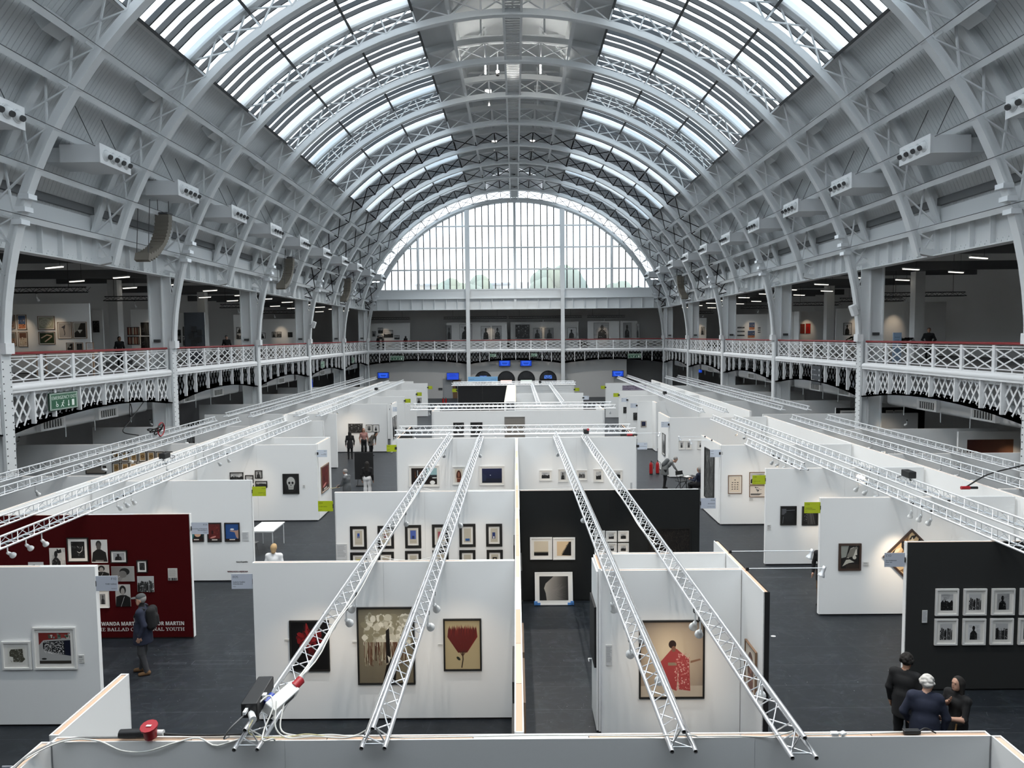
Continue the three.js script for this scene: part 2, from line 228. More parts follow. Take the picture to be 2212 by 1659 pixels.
function lattice(label, L, x, z, ry, near) {
  const o = thing('lattice_girder', label, 'girder', x, 0, z, ry), H = L / 2, yb = (u) => 4.42 - 0.42 * (u / H) ** 2, yt = 5.34;
  const nose = mesh('bullnose_moulding', new THREE.CylinderGeometry(0.14, 0.14, L, 16), M.rail, o); nose.rotation.z = Math.PI / 2; nose.position.set(0, 5.5, 0.1);
  box(o, 'top_flange', M.rail, 0, 5.38, 0.04, L, 0.06, 0.36);
  const cut = [0, 1.3, 2.5, 4.1, 5.88, 7.65, 9.25, 10.45, 11.755].map((v) => -H + v * L / 11.755), low = new Join(), gus = new Join(), riv = new Join();
  for (let i = 0; i < 24; i++) { const u = -H + L * i / 24, v = -H + L * (i + 1) / 24; low.beam(V(u, yb(u), 0.04), V(v, yb(v), 0.04), 0.36, 0.05); gus.beam(V(u, yb(u) + 0.1, 0), V(v, yb(v) + 0.1, 0), 0.03, 0.17); if (near) for (const e of [0.2, 0.7]) riv.box(u + L / 24 * e, yb(u) + (e > 0.5 ? 0.13 : 0.07), 0.022, 0.04, 0.04, 0.02); }
  low.mesh('bottom_flange', M.rail, o); gus.mesh('gusset_strip', M.rail, o); box(o, 'upper_strip', M.rail, 0, yt - 0.06, 0, L, 0.13, 0.03); if (riv.g.length) stuff(riv.mesh('rivets', M.tape, o));
  cut.forEach((u) => box(o, 'stiffener', M.rail, u, (yt + yb(u)) / 2, 0.05, 0.07, yt - yb(u), 0.22));
  for (let k = 0; k + 1 < cut.length; k++) {
    const a = cut[k] + 0.03, b = cut[k + 1] - 0.03, J = new Join(), yl = (yb(a) + yb(b)) / 2 + 0.08, y1 = yt - 0.03, run = 0.62 * (y1 - yl), n = Math.max(2, Math.round((b - a) / 0.42)), dx = (b - a) / n;
    for (const dir of [1, -1]) for (let i = -3; i <= n + 2; i++) {
      const x0 = (dir > 0 ? a : b) + dir * i * dx, x1 = x0 + dir * run, f = (x) => (x - x0) / (x1 - x0), t0 = Math.max(0, Math.min(f(a), f(b))), t1 = Math.min(1, Math.max(f(a), f(b)));
      if (t1 - t0 < 0.15) continue;
      const p = V(x0 + (x1 - x0) * t0, yl + (y1 - yl) * t0, dir * 0.014), q = V(x0 + (x1 - x0) * t1, yl + (y1 - yl) * t1, dir * 0.014);
      if (near) beam(o, 'lattice_bar', M.rail, p, q, 0.022, 0.07); else J.beam(p, q, 0.022, 0.07);
    }
    if (J.g.length) J.mesh('lattice_panel', M.rail, o);
  }
  return o;
}
for (const s of [-1, 1]) for (let k = 1; k < 7; k++) {
  const L = 2 * BAY - 0.5, z = (colZ(k) + colZ(k + 1)) / 2, ry = s < 0 ? Math.PI / 2 : -Math.PI / 2, w = `${k < 6 ? ORD[6 - k] + ' bay from the far corner' : 'bay next to the far corner'}, ${sideName(s)}`;
  balustrade('white lattice railing, red handrail, ' + w, L, s * 17.15, z, ry); lattice('white arched lattice girder, ' + w, L, s * 17.15, z, ry, k === 2);
  fascia('grey riveted plate girder, ' + w, 2 * BAY, z, s * 17.2, ry, 10.2, 11.42, 10);
  box(null, 'ceiling_band', M.steel, s * 17.42, 11.75, z, 0.4, 0.66, 2 * BAY).userData = { label: 'grey plate band, ' + w, category: 'panel', kind: 'structure' };
  const d = thing('air_duct', 'white air duct with grilles, ' + w, 'duct', s * 18.6, 3.5, z);
  mesh('casing', new RoundedBoxGeometry(0.9, 0.8, L, 3, 0.16), M.duct, d).position.y = 0.5; box(d, 'cover_plate', M.duct, s * 0.1, 1.3, 0, 0.5, 1.0, L);
  for (const e of [-1.9, 1.9]) { box(d, 'grille_box', M.rail, -s * 0.5, 0.42, e, 0.22, 0.5, 1.5); const gj = new Join(); for (let i = 0; i < 7; i++) gj.box(-s * 0.62, 0.4, e - 0.5 + i * 0.166, 0.03, 0.28, 0.05); box(d, 'grille_recess', M.gasket, -s * 0.605, 0.4, e, 0.02, 0.3, 1.15); gj.mesh('grille_slats', M.steel, d); }
  for (const e of [-3.9, -1, 1, 3.9]) rod(d, 'sprinkler_drop', M.steel, V(-s * 0.5, 0.2, e), V(-s * 0.5, -0.25, e), 0.02, CYL6);
}
[[-11.2, 11.4, 'beside the exit sign side corner'], [0, 10.55, 'in the middle'], [11.2, 11.4, 'beside the potted palm side corner']].forEach(([x, L, w]) => {
  balustrade('white far end railing with red handrail, ' + w, L, x, ZB - 0.1, 0); lattice('white far end lattice girder, ' + w, L, x, ZB - 0.1, 0, false);
});
fascia('grey riveted plate girder below the great end window', 34.2, ZB - 0.15, 0, 0, 10.2, 11.45, 26);
shell('trim_sill', 'pale sill band below the great end window', 'sill', M.steel, 0, 11.95, ZB - 0.2, 34.2, 1.0, 0.3);
for (const s of [-1, 1]) { const c = thing('steel_post', `slender white post rising past the end gallery, ${s < 0 ? 'exit sign' : 'potted palm'} side of the centre`, 'column', s * 5.4, 0, ZB + 0.25, 0, null, 'structure'); box(c, 'shaft', M.steel, 0, 6.2, 0, 0.42, 12.4, 0.3); box(c, 'upper_shaft', M.steel, 0, 16.8, -0.1, 0.5, 9.2, 0.3); box(c, 'base', M.steel, 0, 0.1, 0, 0.6, 0.2, 0.5); }
// great end window: panes, bars, transoms
{
  const w = thing('window_1', 'great arched end window of tall narrow panes', 'window', 0, 0, ZB - 0.2, 0, null, 'structure');
  const top = (x) => 6.3 + 16.2 * Math.sqrt(Math.max(0, 1 - (x / 16.9) ** 2)) - 0.05, rows = [12.45, 14.73, 17.19, 19.63, 22.6], PX = 0.742, gl = ['#eef3f6', '#dfe9f0', '#f3f3ef'].map((c) => new THREE.MeshPhysicalMaterial({ color: c, transmission: 1, roughness: 0.45, thickness: 0, ior: 1.25 }));
  for (let i = -21; i < 21; i++) {
    const a = i * PX, b = a + PX, hi = Math.max(top(a), top(b));
    if (i > -21 && top(a) > 12.5) box(w, 'glazing_bar', M.gasket, a, (12.45 + top(a)) / 2, 0.03, 0.12, top(a) - 12.45, 0.1);
    for (let r = 0; r < 4; r++) {
      const y0 = rows[r], ya = Math.min(rows[r + 1], top(a)), yb2 = Math.min(rows[r + 1], top(b)); if (ya <= y0 + 0.05 && yb2 <= y0 + 0.05) continue;
      const sh = new THREE.Shape([new THREE.Vector2(a, y0), new THREE.Vector2(b, y0), new THREE.Vector2(b, Math.max(y0, yb2)), new THREE.Vector2(a, Math.max(y0, ya))]);
      mesh('pane', new THREE.ShapeGeometry(sh), gl[rnd() < 0.2 ? 1 : rnd() < 0.25 ? 2 : 0], w);
    }
  }
  rows.slice(0, 4).forEach((y, r) => { let x = 16.9 * Math.sqrt(1 - ((y - 6.3) / 16.2) ** 2); box(w, 'transom', M.steel, 0, y, 0.08, 2 * x, 0.16, 0.2); });
  for (const x of [-11, 0, 11]) box(w, 'mullion', M.steel, x, (12.45 + top(x)) / 2, 0.12, x ? 0.22 : 0.3, top(x) - 12.45, 0.25);
  mesh('arch_frame', arcBar(20 * RAD, Math.PI - 20 * RAD, 0.985, 1.0, 0.4, 48), M.steel, w);
  // glazed spandrel between the arch and the roof boards
  const r1 = []; const r2 = []; for (let i = 0; i <= 60; i++) { const t = (20 + 140 * i / 60) * RAD, p = ER(t, 1.0), q = ER(t, 1.09); r1.push(new THREE.Vector2(p.x, p.y)); r2.unshift(new THREE.Vector2(q.x, q.y)); }
  mesh('spandrel_pane', new THREE.ShapeGeometry(new THREE.Shape([...r1, ...r2])), gl[0], w);
  const sp = (s) => mesh('end_plate', new THREE.ShapeGeometry(new THREE.Shape([[13.9, 12.3], [18.6, 12.3], [17.6, 14.2], [16.4, 15.9], [14.6, 13.5]].map(([x, y]) => new THREE.Vector2(s * x, y)))), M.steel, w); 
  for (const s of [-1, 1]) { const m = new Join(); m.box(s * 16.9, 12.6, 0, 2.9, 1.6, 0.1); m.mesh('corner_plate', M.steel, w); }
  const rp = mesh('ridge_plate', new THREE.ShapeGeometry(new THREE.Shape([[-3.3, 23.6], [3.3, 23.6], [3.3, 25], [0, 26.4], [-3.3, 25]].map(([x, y]) => new THREE.Vector2(x, y)))), M.board, w);
  // the same arch behind the viewer
  const v = thing('window_2', 'matching arched end window behind the viewer', 'window', 0, 0, Z0 + 0.5, 0, null, 'structure'), pts = [new THREE.Vector2(-18.3, 12.4), new THREE.Vector2(18.3, 12.4)];
  for (let i = 0; i <= 40; i++) { const q = ER((20 + 140 * i / 40) * RAD, 1.09); pts.push(new THREE.Vector2(q.x, q.y)); }
  mesh('pane', new THREE.ShapeGeometry(new THREE.Shape(pts)), gl[0], v); box(v, 'transom', M.steel, 0, 12.2, 0.1, 34.4, 0.8, 0.3); mesh('arch_frame', arcBar(20 * RAD, Math.PI - 20 * RAD, 0.985, 1.0, 0.4, 48), M.steel, v); box(v, 'ridge_plate', M.board, 0, 24.9, 0, 6.6, 2.8, 0.1);
  for (let i = -21; i < 21; i++) box(v, 'glazing_bar', M.gasket, i * PX, (12.4 + top(i * PX)) / 2, -0.05, 0.09, Math.max(0.1, top(i * PX) - 12.4), 0.1);
}
// ---------- print atlases ----------
const atlases = [];
function cell(size, draw) {   // draw(g) paints in a unit square; returns the uv rectangle and its material
  let a = atlases[atlases.length - 1];
  if (!a || a.x + size > 2048 && a.y + a.row + size > 2048) { const [c, g] = canvas(2048, 2048); g.fillStyle = '#777'; g.fillRect(0, 0, 2048, 2048); a = { c, g, x: 0, y: 0, row: 0, t: tex(c) }; a.m = new THREE.MeshPhysicalMaterial({ map: a.t, roughness: 0.45 }); atlases.push(a); }
  if (a.x + size > 2048) { a.x = 0; a.y += a.row; a.row = 0; }
  const { x, y, g } = a; a.x += size; a.row = Math.max(a.row, size);
  g.save(); g.beginPath(); g.rect(x, y, size, size); g.clip(); g.translate(x, y); g.scale(size, size); g.lineWidth = 0.01; draw(g); g.restore();
  const e = 1.5; return { m: a.m, u0: (x + e) / 2048, u1: (x + size - e) / 2048, v0: 1 - (y + size - e) / 2048, v1: 1 - (y + e) / 2048 };
}
const cellGeo = new Map();
function printGeo(c) { if (!cellGeo.has(c)) { const g = new THREE.PlaneGeometry(1, 1); planeUV(g, (x, y) => [x < 0 ? c.u0 : c.u1, y < 0 ? c.v0 : c.v1]); cellGeo.set(c, g); } return cellGeo.get(c); }
const fill = (g, c, x = 0, y = 0, w = 1, h = 1) => { g.fillStyle = c; g.fillRect(x, y, w, h); };
const ell = (g, c, x, y, a, b = a, r = 0) => { g.fillStyle = c; g.beginPath(); g.ellipse(x, y, a, b, r, 0, 7); g.fill(); };
const poly = (g, c, pts) => { g.fillStyle = c; g.beginPath(); pts.forEach(([x, y], i) => i ? g.lineTo(x, y) : g.moveTo(x, y)); g.fill(); };
const line = (g, c, w, pts) => { g.strokeStyle = c; g.lineWidth = w; g.beginPath(); pts.forEach(([x, y], i) => i ? g.lineTo(x, y) : g.moveTo(x, y)); g.stroke(); };
const grey = (k) => { k = Math.round(k); return `rgb(${k},${k},${k})`; };
function scape(lo, hi, hor) { return (g) => { fill(g, grey(hi)); for (let i = 0; i < 14; i++) ell(g, grey(rr(hi - 50, hi)), rr(0, 1), rr(0, hor), rr(0.1, 0.4), rr(0.02, 0.1)); poly(g, grey(lo), [[0, 1], [0, hor], ...Array.from({ length: 12 }, (_, i) => [i / 11, hor + rr(-0.1, 0.08)]), [1, 1]]); for (let i = 0; i < 60; i++) fill(g, grey(rr(lo, lo + 110)), rr(0, 1), rr(hor, 1), rr(0.01, 0.1), rr(0.005, 0.03)); }; }
function figure(bg, ink) { return (g) => { fill(g, bg); for (let i = 0; i < 20; i++) fill(g, `rgba(120,120,120,${rr(0.05, 0.3)})`, rr(0, 1), rr(0, 1), rr(0.05, 0.4), rr(0.03, 0.3)); const x = rr(0.4, 0.6); ell(g, ink, x, 0.28, 0.11, 0.15); poly(g, ink, [[x - 0.3, 1], [x - 0.26, 0.58], [x - 0.08, 0.42], [x + 0.08, 0.42], [x + 0.27, 0.6], [x + 0.3, 1]]); for (let i = 0; i < 26; i++) fill(g, grey(rr(30, 190)), x + rr(-0.25, 0.2), rr(0.2, 1), rr(0.01, 0.06), rr(0.01, 0.05)); }; }
function crowd() { return (g) => { fill(g, grey(rr(150, 215))); for (let i = 0; i < 9; i++) { const x = (i + 0.5) / 9 + rr(-0.03, 0.03), y = rr(0.3, 0.5); ell(g, grey(rr(5, 60)), x, y, 0.05, 0.07); fill(g, grey(rr(5, 90)), x - 0.06, y + 0.05, 0.12, 0.6); } for (let i = 0; i < 50; i++) fill(g, grey(rr(0, 230)), rr(0, 1), rr(0.3, 1), rr(0.01, 0.06), rr(0.01, 0.08)); }; }
function noisy(c1, c2, n = 160) { return (g) => { fill(g, c1); for (let i = 0; i < n; i++) { g.globalAlpha = rr(0.2, 0.9); fill(g, c2[i % c2.length], rr(0, 1), rr(0, 1), rr(0.01, 0.12), rr(0.01, 0.1)); } g.globalAlpha = 1; }; }
const A = {};
A.pool = Array.from({ length: 30 }, (_, i) => cell(128, [scape(20, 190, rr(0.35, 0.7)), figure(grey(rr(120, 220)), grey(rr(5, 40))), crowd(), noisy(grey(rr(10, 60)), [grey(200), grey(120), grey(20)], 70)][i % 4]));
A.mohawk = cell(256, (g) => { figure('#cfcac4', '#171514')(g); poly(g, '#111', [[0.45, 0.2], [0.5, 0.02], [0.6, 0.1], [0.75, 0.04], [0.78, 0.2], [0.6, 0.24]]); });
A.singer = cell(256, (g) => { fill(g, '#0b0a0a'); ell(g, '#7d7a77', 0.6, 0.3, 0.16, 0.1, 0.3); ell(g, '#0b0a0a', 0.62, 0.27, 0.2, 0.06, 0.3); line(g, '#c9c5bf', 0.04, [[0.85, 0.3], [0.8, 0.55], [0.6, 0.68], [0.45, 0.6]]); for (let i = 0; i < 30; i++) ell(g, grey(rr(20, 70)), rr(0, 1), rr(0, 1), rr(0.01, 0.08)); });
A.portrait = cell(256, (g) => { fill(g, '#d2cfcb'); ell(g, '#2a2827', 0.47, 0.2, 0.17, 0.16); ell(g, '#55504c', 0.47, 0.3, 0.14, 0.17); poly(g, '#0e0d0d', [[0.02, 0.95], [0.1, 0.55], [0.35, 0.42], [0.6, 0.42], [0.9, 0.55], [0.98, 0.95]]); fill(g, '#77716c', 0.25, 0.88, 0.5, 0.06); });
A.group = cell(256, (g) => { fill(g, '#d8d6d2'); crowd()(g); });
A.profile = cell(256, (g) => { const gr = g.createLinearGradient(0, 0, 1, 0); gr.addColorStop(0, '#6b6765'); gr.addColorStop(1, '#9b9996'); fill(g, gr); ell(g, '#161414', 0.58, 0.35, 0.22, 0.24); ell(g, '#6e6a67', 0.5, 0.52, 0.17, 0.24); poly(g, '#8f8c88', [[0.4, 1], [0.5, 0.75], [0.75, 0.7], [0.9, 1]]); line(g, '#ddd', 0.02, [[0.3, 0.72], [0.37, 0.64]]); });
A.punk = cell(256, (g) => { fill(g, '#a9a6a3'); ell(g, '#0c0b0b', 0.5, 0.25, 0.22, 0.2); ell(g, '#8d8884', 0.5, 0.33, 0.13, 0.17); poly(g, '#080808', [[0, 1], [0.05, 0.55], [0.35, 0.48], [0.7, 0.48], [1, 0.6], [1, 1]]); line(g, '#bbb', 0.02, [[0.35, 1], [0.6, 0.55]]); });
A.car = cell(512, (g) => { fill(g, '#7a2b27'); for (let i = 0; i < 26; i++) fill(g, ['#6c8079', '#3d5a4a', '#c4beb6', '#8a3a34'][i % 4], rr(0.25, 1), rr(0, 0.2), rr(0.03, 0.12), rr(0.03, 0.09)); poly(g, '#a7a6a4', [[0, 1], [0, 0.4], [0.15, 0.24], [1, 0.18], [1, 0.95]]); fill(g, '#39342f', 0, 0.9, 1, 0.1); poly(g, '#17181c', [[0.13, 0.34], [0.18, 0.28], [0.8, 0.25], [0.82, 0.72], [0.2, 0.58], [0.13, 0.5]]); poly(g, '#15182a', [[0.8, 0.25], [1, 0.24], [1, 0.75], [0.82, 0.72]]); for (let i = 0; i < 260; i++) ell(g, '#dcdbd8', rr(0.17, 0.78), rr(0.28, 0.68), rr(0.005, 0.02), rr(0.004, 0.011)); ell(g, '#262626', 0.15, 0.84, 0.08, 0.03); });
A.shore = cell(256, (g) => { fill(g, '#d9d7cf'); poly(g, '#4d4b40', [[0.1, 0.3], [0.2, 0.15], [0.85, 0.12], [0.88, 0.55], [0.98, 0.72], [0.8, 0.9], [0.3, 0.88], [0.3, 0.6], [0.1, 0.55]]); for (let i = 0; i < 90; i++) ell(g, ['#23221c', '#8d8b80', '#e4e2da'][i % 3], rr(0.15, 0.9), rr(0.15, 0.88), rr(0.005, 0.05), rr(0.004, 0.012)); });
A.redroom = cell(256, (g) => { noisy('#5e1713', ['#7d2a22', '#3d0d0b', '#8b3a30'], 60)(g); ell(g, '#2c0a0a', 0.33, 0.5, 0.08, 0.12); ell(g, '#c9837a', 0.38, 0.78, 0.25, 0.05, -0.2); fill(g, '#231414', 0, 0.86, 1, 0.14); fill(g, '#d8cfc4', 0.27, 0.9, 0.45, 0.06); });
A.bluehand = cell(256, (g) => { fill(g, '#1c4a86'); poly(g, '#b48f7c', [[1, 0.35], [0.85, 0.4], [0.32, 0.4], [0.34, 0.45], [0.68, 0.5], [0.8, 0.8], [0.95, 0.9], [1, 0.7]]); ell(g, '#ece9e6', 0.5, 0.33, 0.15, 0.05); fill(g, '#251312', 0, 0.88, 1, 0.12); fill(g, '#d8cfc4', 0.28, 0.9, 0.42, 0.06); });
A.bust = cell(256, (g) => { fill(g, '#2b6a6b'); poly(g, '#0b0908', [[0.1, 1], [0.3, 0.55], [0.9, 0.5], [1, 1]]); ell(g, '#d7a98a', 0.55, 0.62, 0.28, 0.16); ell(g, '#a43b32', 0.55, 0.45, 0.2, 0.06); fill(g, '#2a1414', 0, 0.88, 1, 0.12); fill(g, '#d8cfc4', 0.2, 0.9, 0.45, 0.06); });
A.rose = cell(512, (g) => { fill(g, '#070506'); for (let i = 0; i < 70; i++) { const a = rr(0, 6.3), r = rr(0, 0.27); ell(g, ['#5a0b0f', '#7d1216', '#3a070a', '#8c2023'][i % 4], 0.5 + Math.cos(a) * r * 1.1, 0.36 + Math.sin(a) * r * 0.8, rr(0.05, 0.14), rr(0.02, 0.06), a); } for (let i = 0; i < 16; i++) line(g, '#5a0c10', 0.012, [[0.5 + rr(-0.1, 0.1), 0.5], [0.55 + rr(-0.15, 0.2), rr(0.6, 0.85)]]); });
A.blossom = cell(512, (g) => { const gr = g.createLinearGradient(0, 0, 0, 1); gr.addColorStop(0, '#857d68'); gr.addColorStop(1, '#6f6654'); fill(g, gr); poly(g, '#0d0a08', [[0.43, 1], [0.52, 0.7], [0.62, 0.62], [0.7, 0.7], [0.66, 1]]); for (let i = 0; i < 260; i++) { const x = rr(0.1, 0.92), y = rr(0.12, 0.5) - Math.cos((x - 0.5) * 3) * 0.04; ell(g, ['#c8c3b0', '#aaa490', '#ded9c8', '#8e876f'][i % 4], x, y, rr(0.02, 0.07), rr(0.02, 0.06)); } for (let i = 0; i < 120; i++) { const x = rr(0.1, 0.9); line(g, ['#8d846c', '#4b2d1e', '#b9b29c', '#5d3724'][i % 4], rr(0.006, 0.014), [[x, 0.45], [x + rr(-0.03, 0.03), rr(0.58, 0.78)]]); } poly(g, '#120d0a', [[0.5, 0.3], [0.56, 0.26], [0.58, 0.7], [0.5, 0.74]]); poly(g, '#d8d2c4', [[0.52, 0.63], [0.58, 0.66], [0.55, 0.74]]); });
A.protea = cell(512, (g) => { fill(g, '#b09f7a'); for (let i = 0; i < 70; i++) { const k = (i / 69 - 0.5) * 2, x = 0.5 + k * 0.4; poly(g, ['#4a1210', '#6a1c18', '#340b0b', '#7c2a22'][i % 4], [[0.49 + k * 0.12, 0.66], [x - 0.03, 0.34], [x + rr(-0.01, 0.01), rr(0.08, 0.16)], [x + 0.03, 0.34], [0.51 + k * 0.12, 0.66]]); } line(g, '#2b1c12', 0.03, [[0.5, 0.64], [0.51, 0.8], [0.47, 0.97]]); for (let i = 0; i < 9; i++) line(g, '#3b2418', 0.012, [[0.5, 0.74], [rr(0.35, 0.65), 0.62]]); ell(g, '#23251a', 0.38, 0.78, 0.06, 0.03, 0.5); });
A.kimono = cell(512, (g) => { const gr = g.createRadialGradient(0.45, 0.4, 0.1, 0.5, 0.5, 0.8); gr.addColorStop(0, '#c9b89e'); gr.addColorStop(0.6, '#a2917f'); gr.addColorStop(1, '#6b635e'); fill(g, gr); fill(g, '#b5a897', 0, 0.85, 1, 0.15); poly(g, '#9c3f3f', [[0.3, 0.55], [0.5, 0.36], [0.58, 0.36], [0.78, 0.5], [0.8, 0.92], [0.62, 0.9], [0.6, 0.62], [0.58, 0.92], [0.38, 0.85], [0.36, 0.62]]); ell(g, '#2a1b17', 0.51, 0.3, 0.06, 0.055); ell(g, '#7b5645', 0.53, 0.36, 0.035, 0.04); poly(g, '#82604c', [[0.8, 0.52], [0.95, 0.49], [0.97, 0.51], [0.8, 0.55]]); fill(g, '#8c7a66', 0.44, 0.54, 0.14, 0.04); for (let i = 0; i < 160; i++) ell(g, ['#c98a84', '#b7605c', '#d8aaa0'][i % 3], rr(0.55, 0.79), rr(0.42, 0.9), rr(0.003, 0.012)); });
A.skull = cell(256, (g) => { fill(g, '#0c0c0c'); ell(g, '#1c1c1c', 0.5, 0.5, 0.42, 0.46); ell(g, '#b9b9b4', 0.5, 0.4, 0.28, 0.27); poly(g, '#aaaaa5', [[0.28, 0.5], [0.72, 0.5], [0.66, 0.8], [0.34, 0.8]]); ell(g, '#0a0a0a', 0.39, 0.45, 0.075, 0.07); ell(g, '#0a0a0a', 0.61, 0.45, 0.075, 0.07); poly(g, '#0a0a0a', [[0.5, 0.52], [0.46, 0.6], [0.54, 0.6]]); for (let i = 0; i < 9; i++) fill(g, '#333', 0.37 + i * 0.03, 0.67, 0.006, 0.08); for (let i = 0; i < 120; i++) ell(g, grey(rr(130, 210)), rr(0.3, 0.7), rr(0.16, 0.4), 0.006); });
A.moon = cell(256, (g) => { const gr = g.createLinearGradient(0, 0, 0, 1); gr.addColorStop(0, '#101a44'); gr.addColorStop(0.65, '#0d1638'); gr.addColorStop(1, '#05080f'); fill(g, gr); poly(g, '#1d2743', [[0, 0.28], [0.22, 0.48], [0.22, 0.85], [0, 0.9]]); ell(g, '#dfe4ee', 0.42, 0.47, 0.025); fill(g, '#0b1226', 0.2, 0.7, 0.8, 0.3); });
A.cafe = cell(256, (g) => { fill(g, '#1b120d'); for (let i = 0; i < 12; i++) fill(g, ['#c3cdd2', '#6b3b1c', '#120c08'][i % 3], 0.1 + rr(0, 0.4), 0.05 + rr(0, 0.3), 0.06, 0.35); fill(g, '#8fb0b4', 0.6, 0, 0.4, 0.45); fill(g, '#2a3034', 0.55, 0.42, 0.45, 0.12); ell(g, '#e5e5e2', 0.82, 0.88, 0.1, 0.12); ell(g, '#dfe3e2', 0.9, 0.6, 0.1, 0.03); });
A.girl = cell(256, (g) => { fill(g, '#cfc4b4'); ell(g, '#4a2417', 0.5, 0.5, 0.33, 0.4); ell(g, '#8f5b46', 0.5, 0.42, 0.15, 0.2); fill(g, '#6d3a2a', 0.25, 0.65, 0.55, 0.35); line(g, '#9c6a52', 0.08, [[0.25, 0.7], [0.75, 0.72]]); });
A.seaLow = cell(256, (g) => { fill(g, '#cfc2ac'); fill(g, '#8f8775', 0, 0.72, 1, 0.06); fill(g, '#0e0d0c', 0, 0.78, 1, 0.22); });
A.treeInk = cell(256, (g) => { fill(g, '#d3b995'); const l = [[1, 0.02]]; for (let i = 0; i < 11; i++) { l.push([0.78 - i * 0.05 + rr(-0.02, 0.02), 0.05 + i * 0.08]); l.push([0.86 - i * 0.045, 0.1 + i * 0.08]); } poly(g, '#0a0807', [...l, [0.3, 0.96], [1, 0.98]]); });
A.moonrise = cell(512, (g) => { fill(g, '#0a0908'); const gr = g.createLinearGradient(0.2, 0, 1, 0); gr.addColorStop(0, '#a49d94'); gr.addColorStop(0.5, '#6f6a64'); gr.addColorStop(1, '#1c1a18'); poly(g, gr, [[0.5, 0], [0.22, 0.3], [0.16, 0.5], [0.22, 0.7], [0.25, 1], [1, 1], [1, 0]]); for (let i = 0; i < 60; i++) line(g, 'rgba(140,133,125,.35)', 0.004, [[rr(0.2, 0.5), rr(0.3, 1)], [rr(0.6, 1), rr(0.3, 1)]]); });
A.forest = cell(512, (g) => { fill(g, '#100d0b'); for (let i = 0; i < 1500; i++) { const x = rr(0, 1), y = rr(0, 0.68); fill(g, ['#2d2621', '#40362f', '#171310', '#52483f'][i % 4], x, y, 0.004, rr(0.01, 0.05)); } for (let i = 0; i < 40; i++) fill(g, '#5c5147', rr(0, 1), rr(0.55, 0.68), 0.004, 0.2); fill(g, '#5a5047', 0, 0.76, 1, 0.02); });
A.bark = cell(512, (g) => { fill(g, '#161817'); for (let i = 0; i < 900; i++) { const x = rr(0, 1), y = rr(0, 1); line(g, ['#6e726f', '#a9aca8', '#3a3d3b', '#cfd1cd'][i % 4], rr(0.002, 0.006), [[x, y], [x + rr(-0.03, 0.03), y + rr(0.02, 0.14)]]); } });
A.leafA = cell(256, (g) => { fill(g, '#0c0a09'); poly(g, '#8d8f88', [[0, 0], [0.45, 0], [0.3, 0.5], [0.05, 0.55]]); for (let i = 0; i < 6; i++) poly(g, ['#aaa59a', '#c9c4b8', '#77736a'][i % 3], [[rr(0.3, 0.5), rr(0.4, 0.6)], [rr(0.5, 0.7), rr(0.05, 0.3)], [rr(0.7, 0.95), rr(0, 0.3)], [rr(0.6, 0.9), rr(0.3, 0.5)]]); poly(g, '#b9b4a8', [[0.1, 0.9], [0.3, 0.62], [0.5, 0.6], [0.75, 0.72], [0.45, 0.76]]); ell(g, '#c2bdb1', 0.75, 0.52, 0.1, 0.08); fill(g, '#2a201a', 0.3, 0.8, 0.7, 0.2); });
A.leafB = cell(512, (g) => { fill(g, '#c8ad86'); for (let i = 0; i < 26; i++) { g.save(); g.translate(rr(0, 1), rr(0, 1)); g.rotate(rr(0, 6)); poly(g, ['#0d0a08', '#1a1310', '#e0cdb0', '#7a5c3c'][i % 4], [[-0.12, 0], [0, -0.05], [0.14, rr(-0.03, 0.02)], [0.02, 0.06]]); g.restore(); } });
A.machine = cell(256, (g) => { fill(g, '#0c0c0d'); fill(g, '#55565a', 0, 0.1, 0.35, 0.35); line(g, '#8b8d92', 0.02, [[0.35, 0.2], [0.95, 0.18]]); line(g, '#8b8d92', 0.02, [[0.1, 0.95], [0.15, 0.55]]); poly(g, '#bdbfc4', [[0.55, 0.45], [0.7, 0.43], [0.58, 0.52]]); ell(g, '#17181a', 0.5, 0.55, 0.35, 0.25); });
A.curtain = cell(256, (g) => { fill(g, '#060607'); for (let i = 0; i < 16; i++) line(g, grey(rr(30, 95)), rr(0.01, 0.03), [[0.3 + i * 0.02, 0], [0.35 + i * 0.035, 1]]); for (let i = 0; i < 14; i++) ell(g, '#b9bac0', rr(0.05, 0.3), rr(0.3, 0.9), 0.012); });
A.silhouettes = cell(256, (g) => { fill(g, '#d9cbb8'); g.strokeStyle = '#a08f76'; g.lineWidth = 0.008; g.beginPath(); g.moveTo(0.12, 0.9); g.lineTo(0.12, 0.25); g.arc(0.5, 0.25, 0.38, Math.PI, 0); g.lineTo(0.88, 0.9); g.stroke(); for (let r = 0; r < 4; r++) for (let i = 0; i < 3; i++) { const x = 0.27 + i * 0.23, y = 0.38 + r * 0.14; ell(g, '#3b352f', x, y, 0.07, 0.025); for (let k = 0; k < 4; k++) ell(g, '#5a5148', x + rr(-0.08, 0.08), y + rr(-0.03, 0.03), 0.02); } ell(g, '#4a433b', 0.5, 0.22, 0.07, 0.03); });
A.mobile = cell(256, (g) => { fill(g, '#d6cbbf'); for (let i = 0; i < 16; i++) ell(g, '#2b2a29', rr(0.35, 0.75), rr(0.1, 0.55), rr(0.02, 0.06)); poly(g, '#5d5a57', [[0, 0.75], [0.85, 0.75], [0.6, 0.95], [0, 0.95]]); line(g, '#333', 0.01, [[0.55, 0.5], [0.5, 0.75]]); });
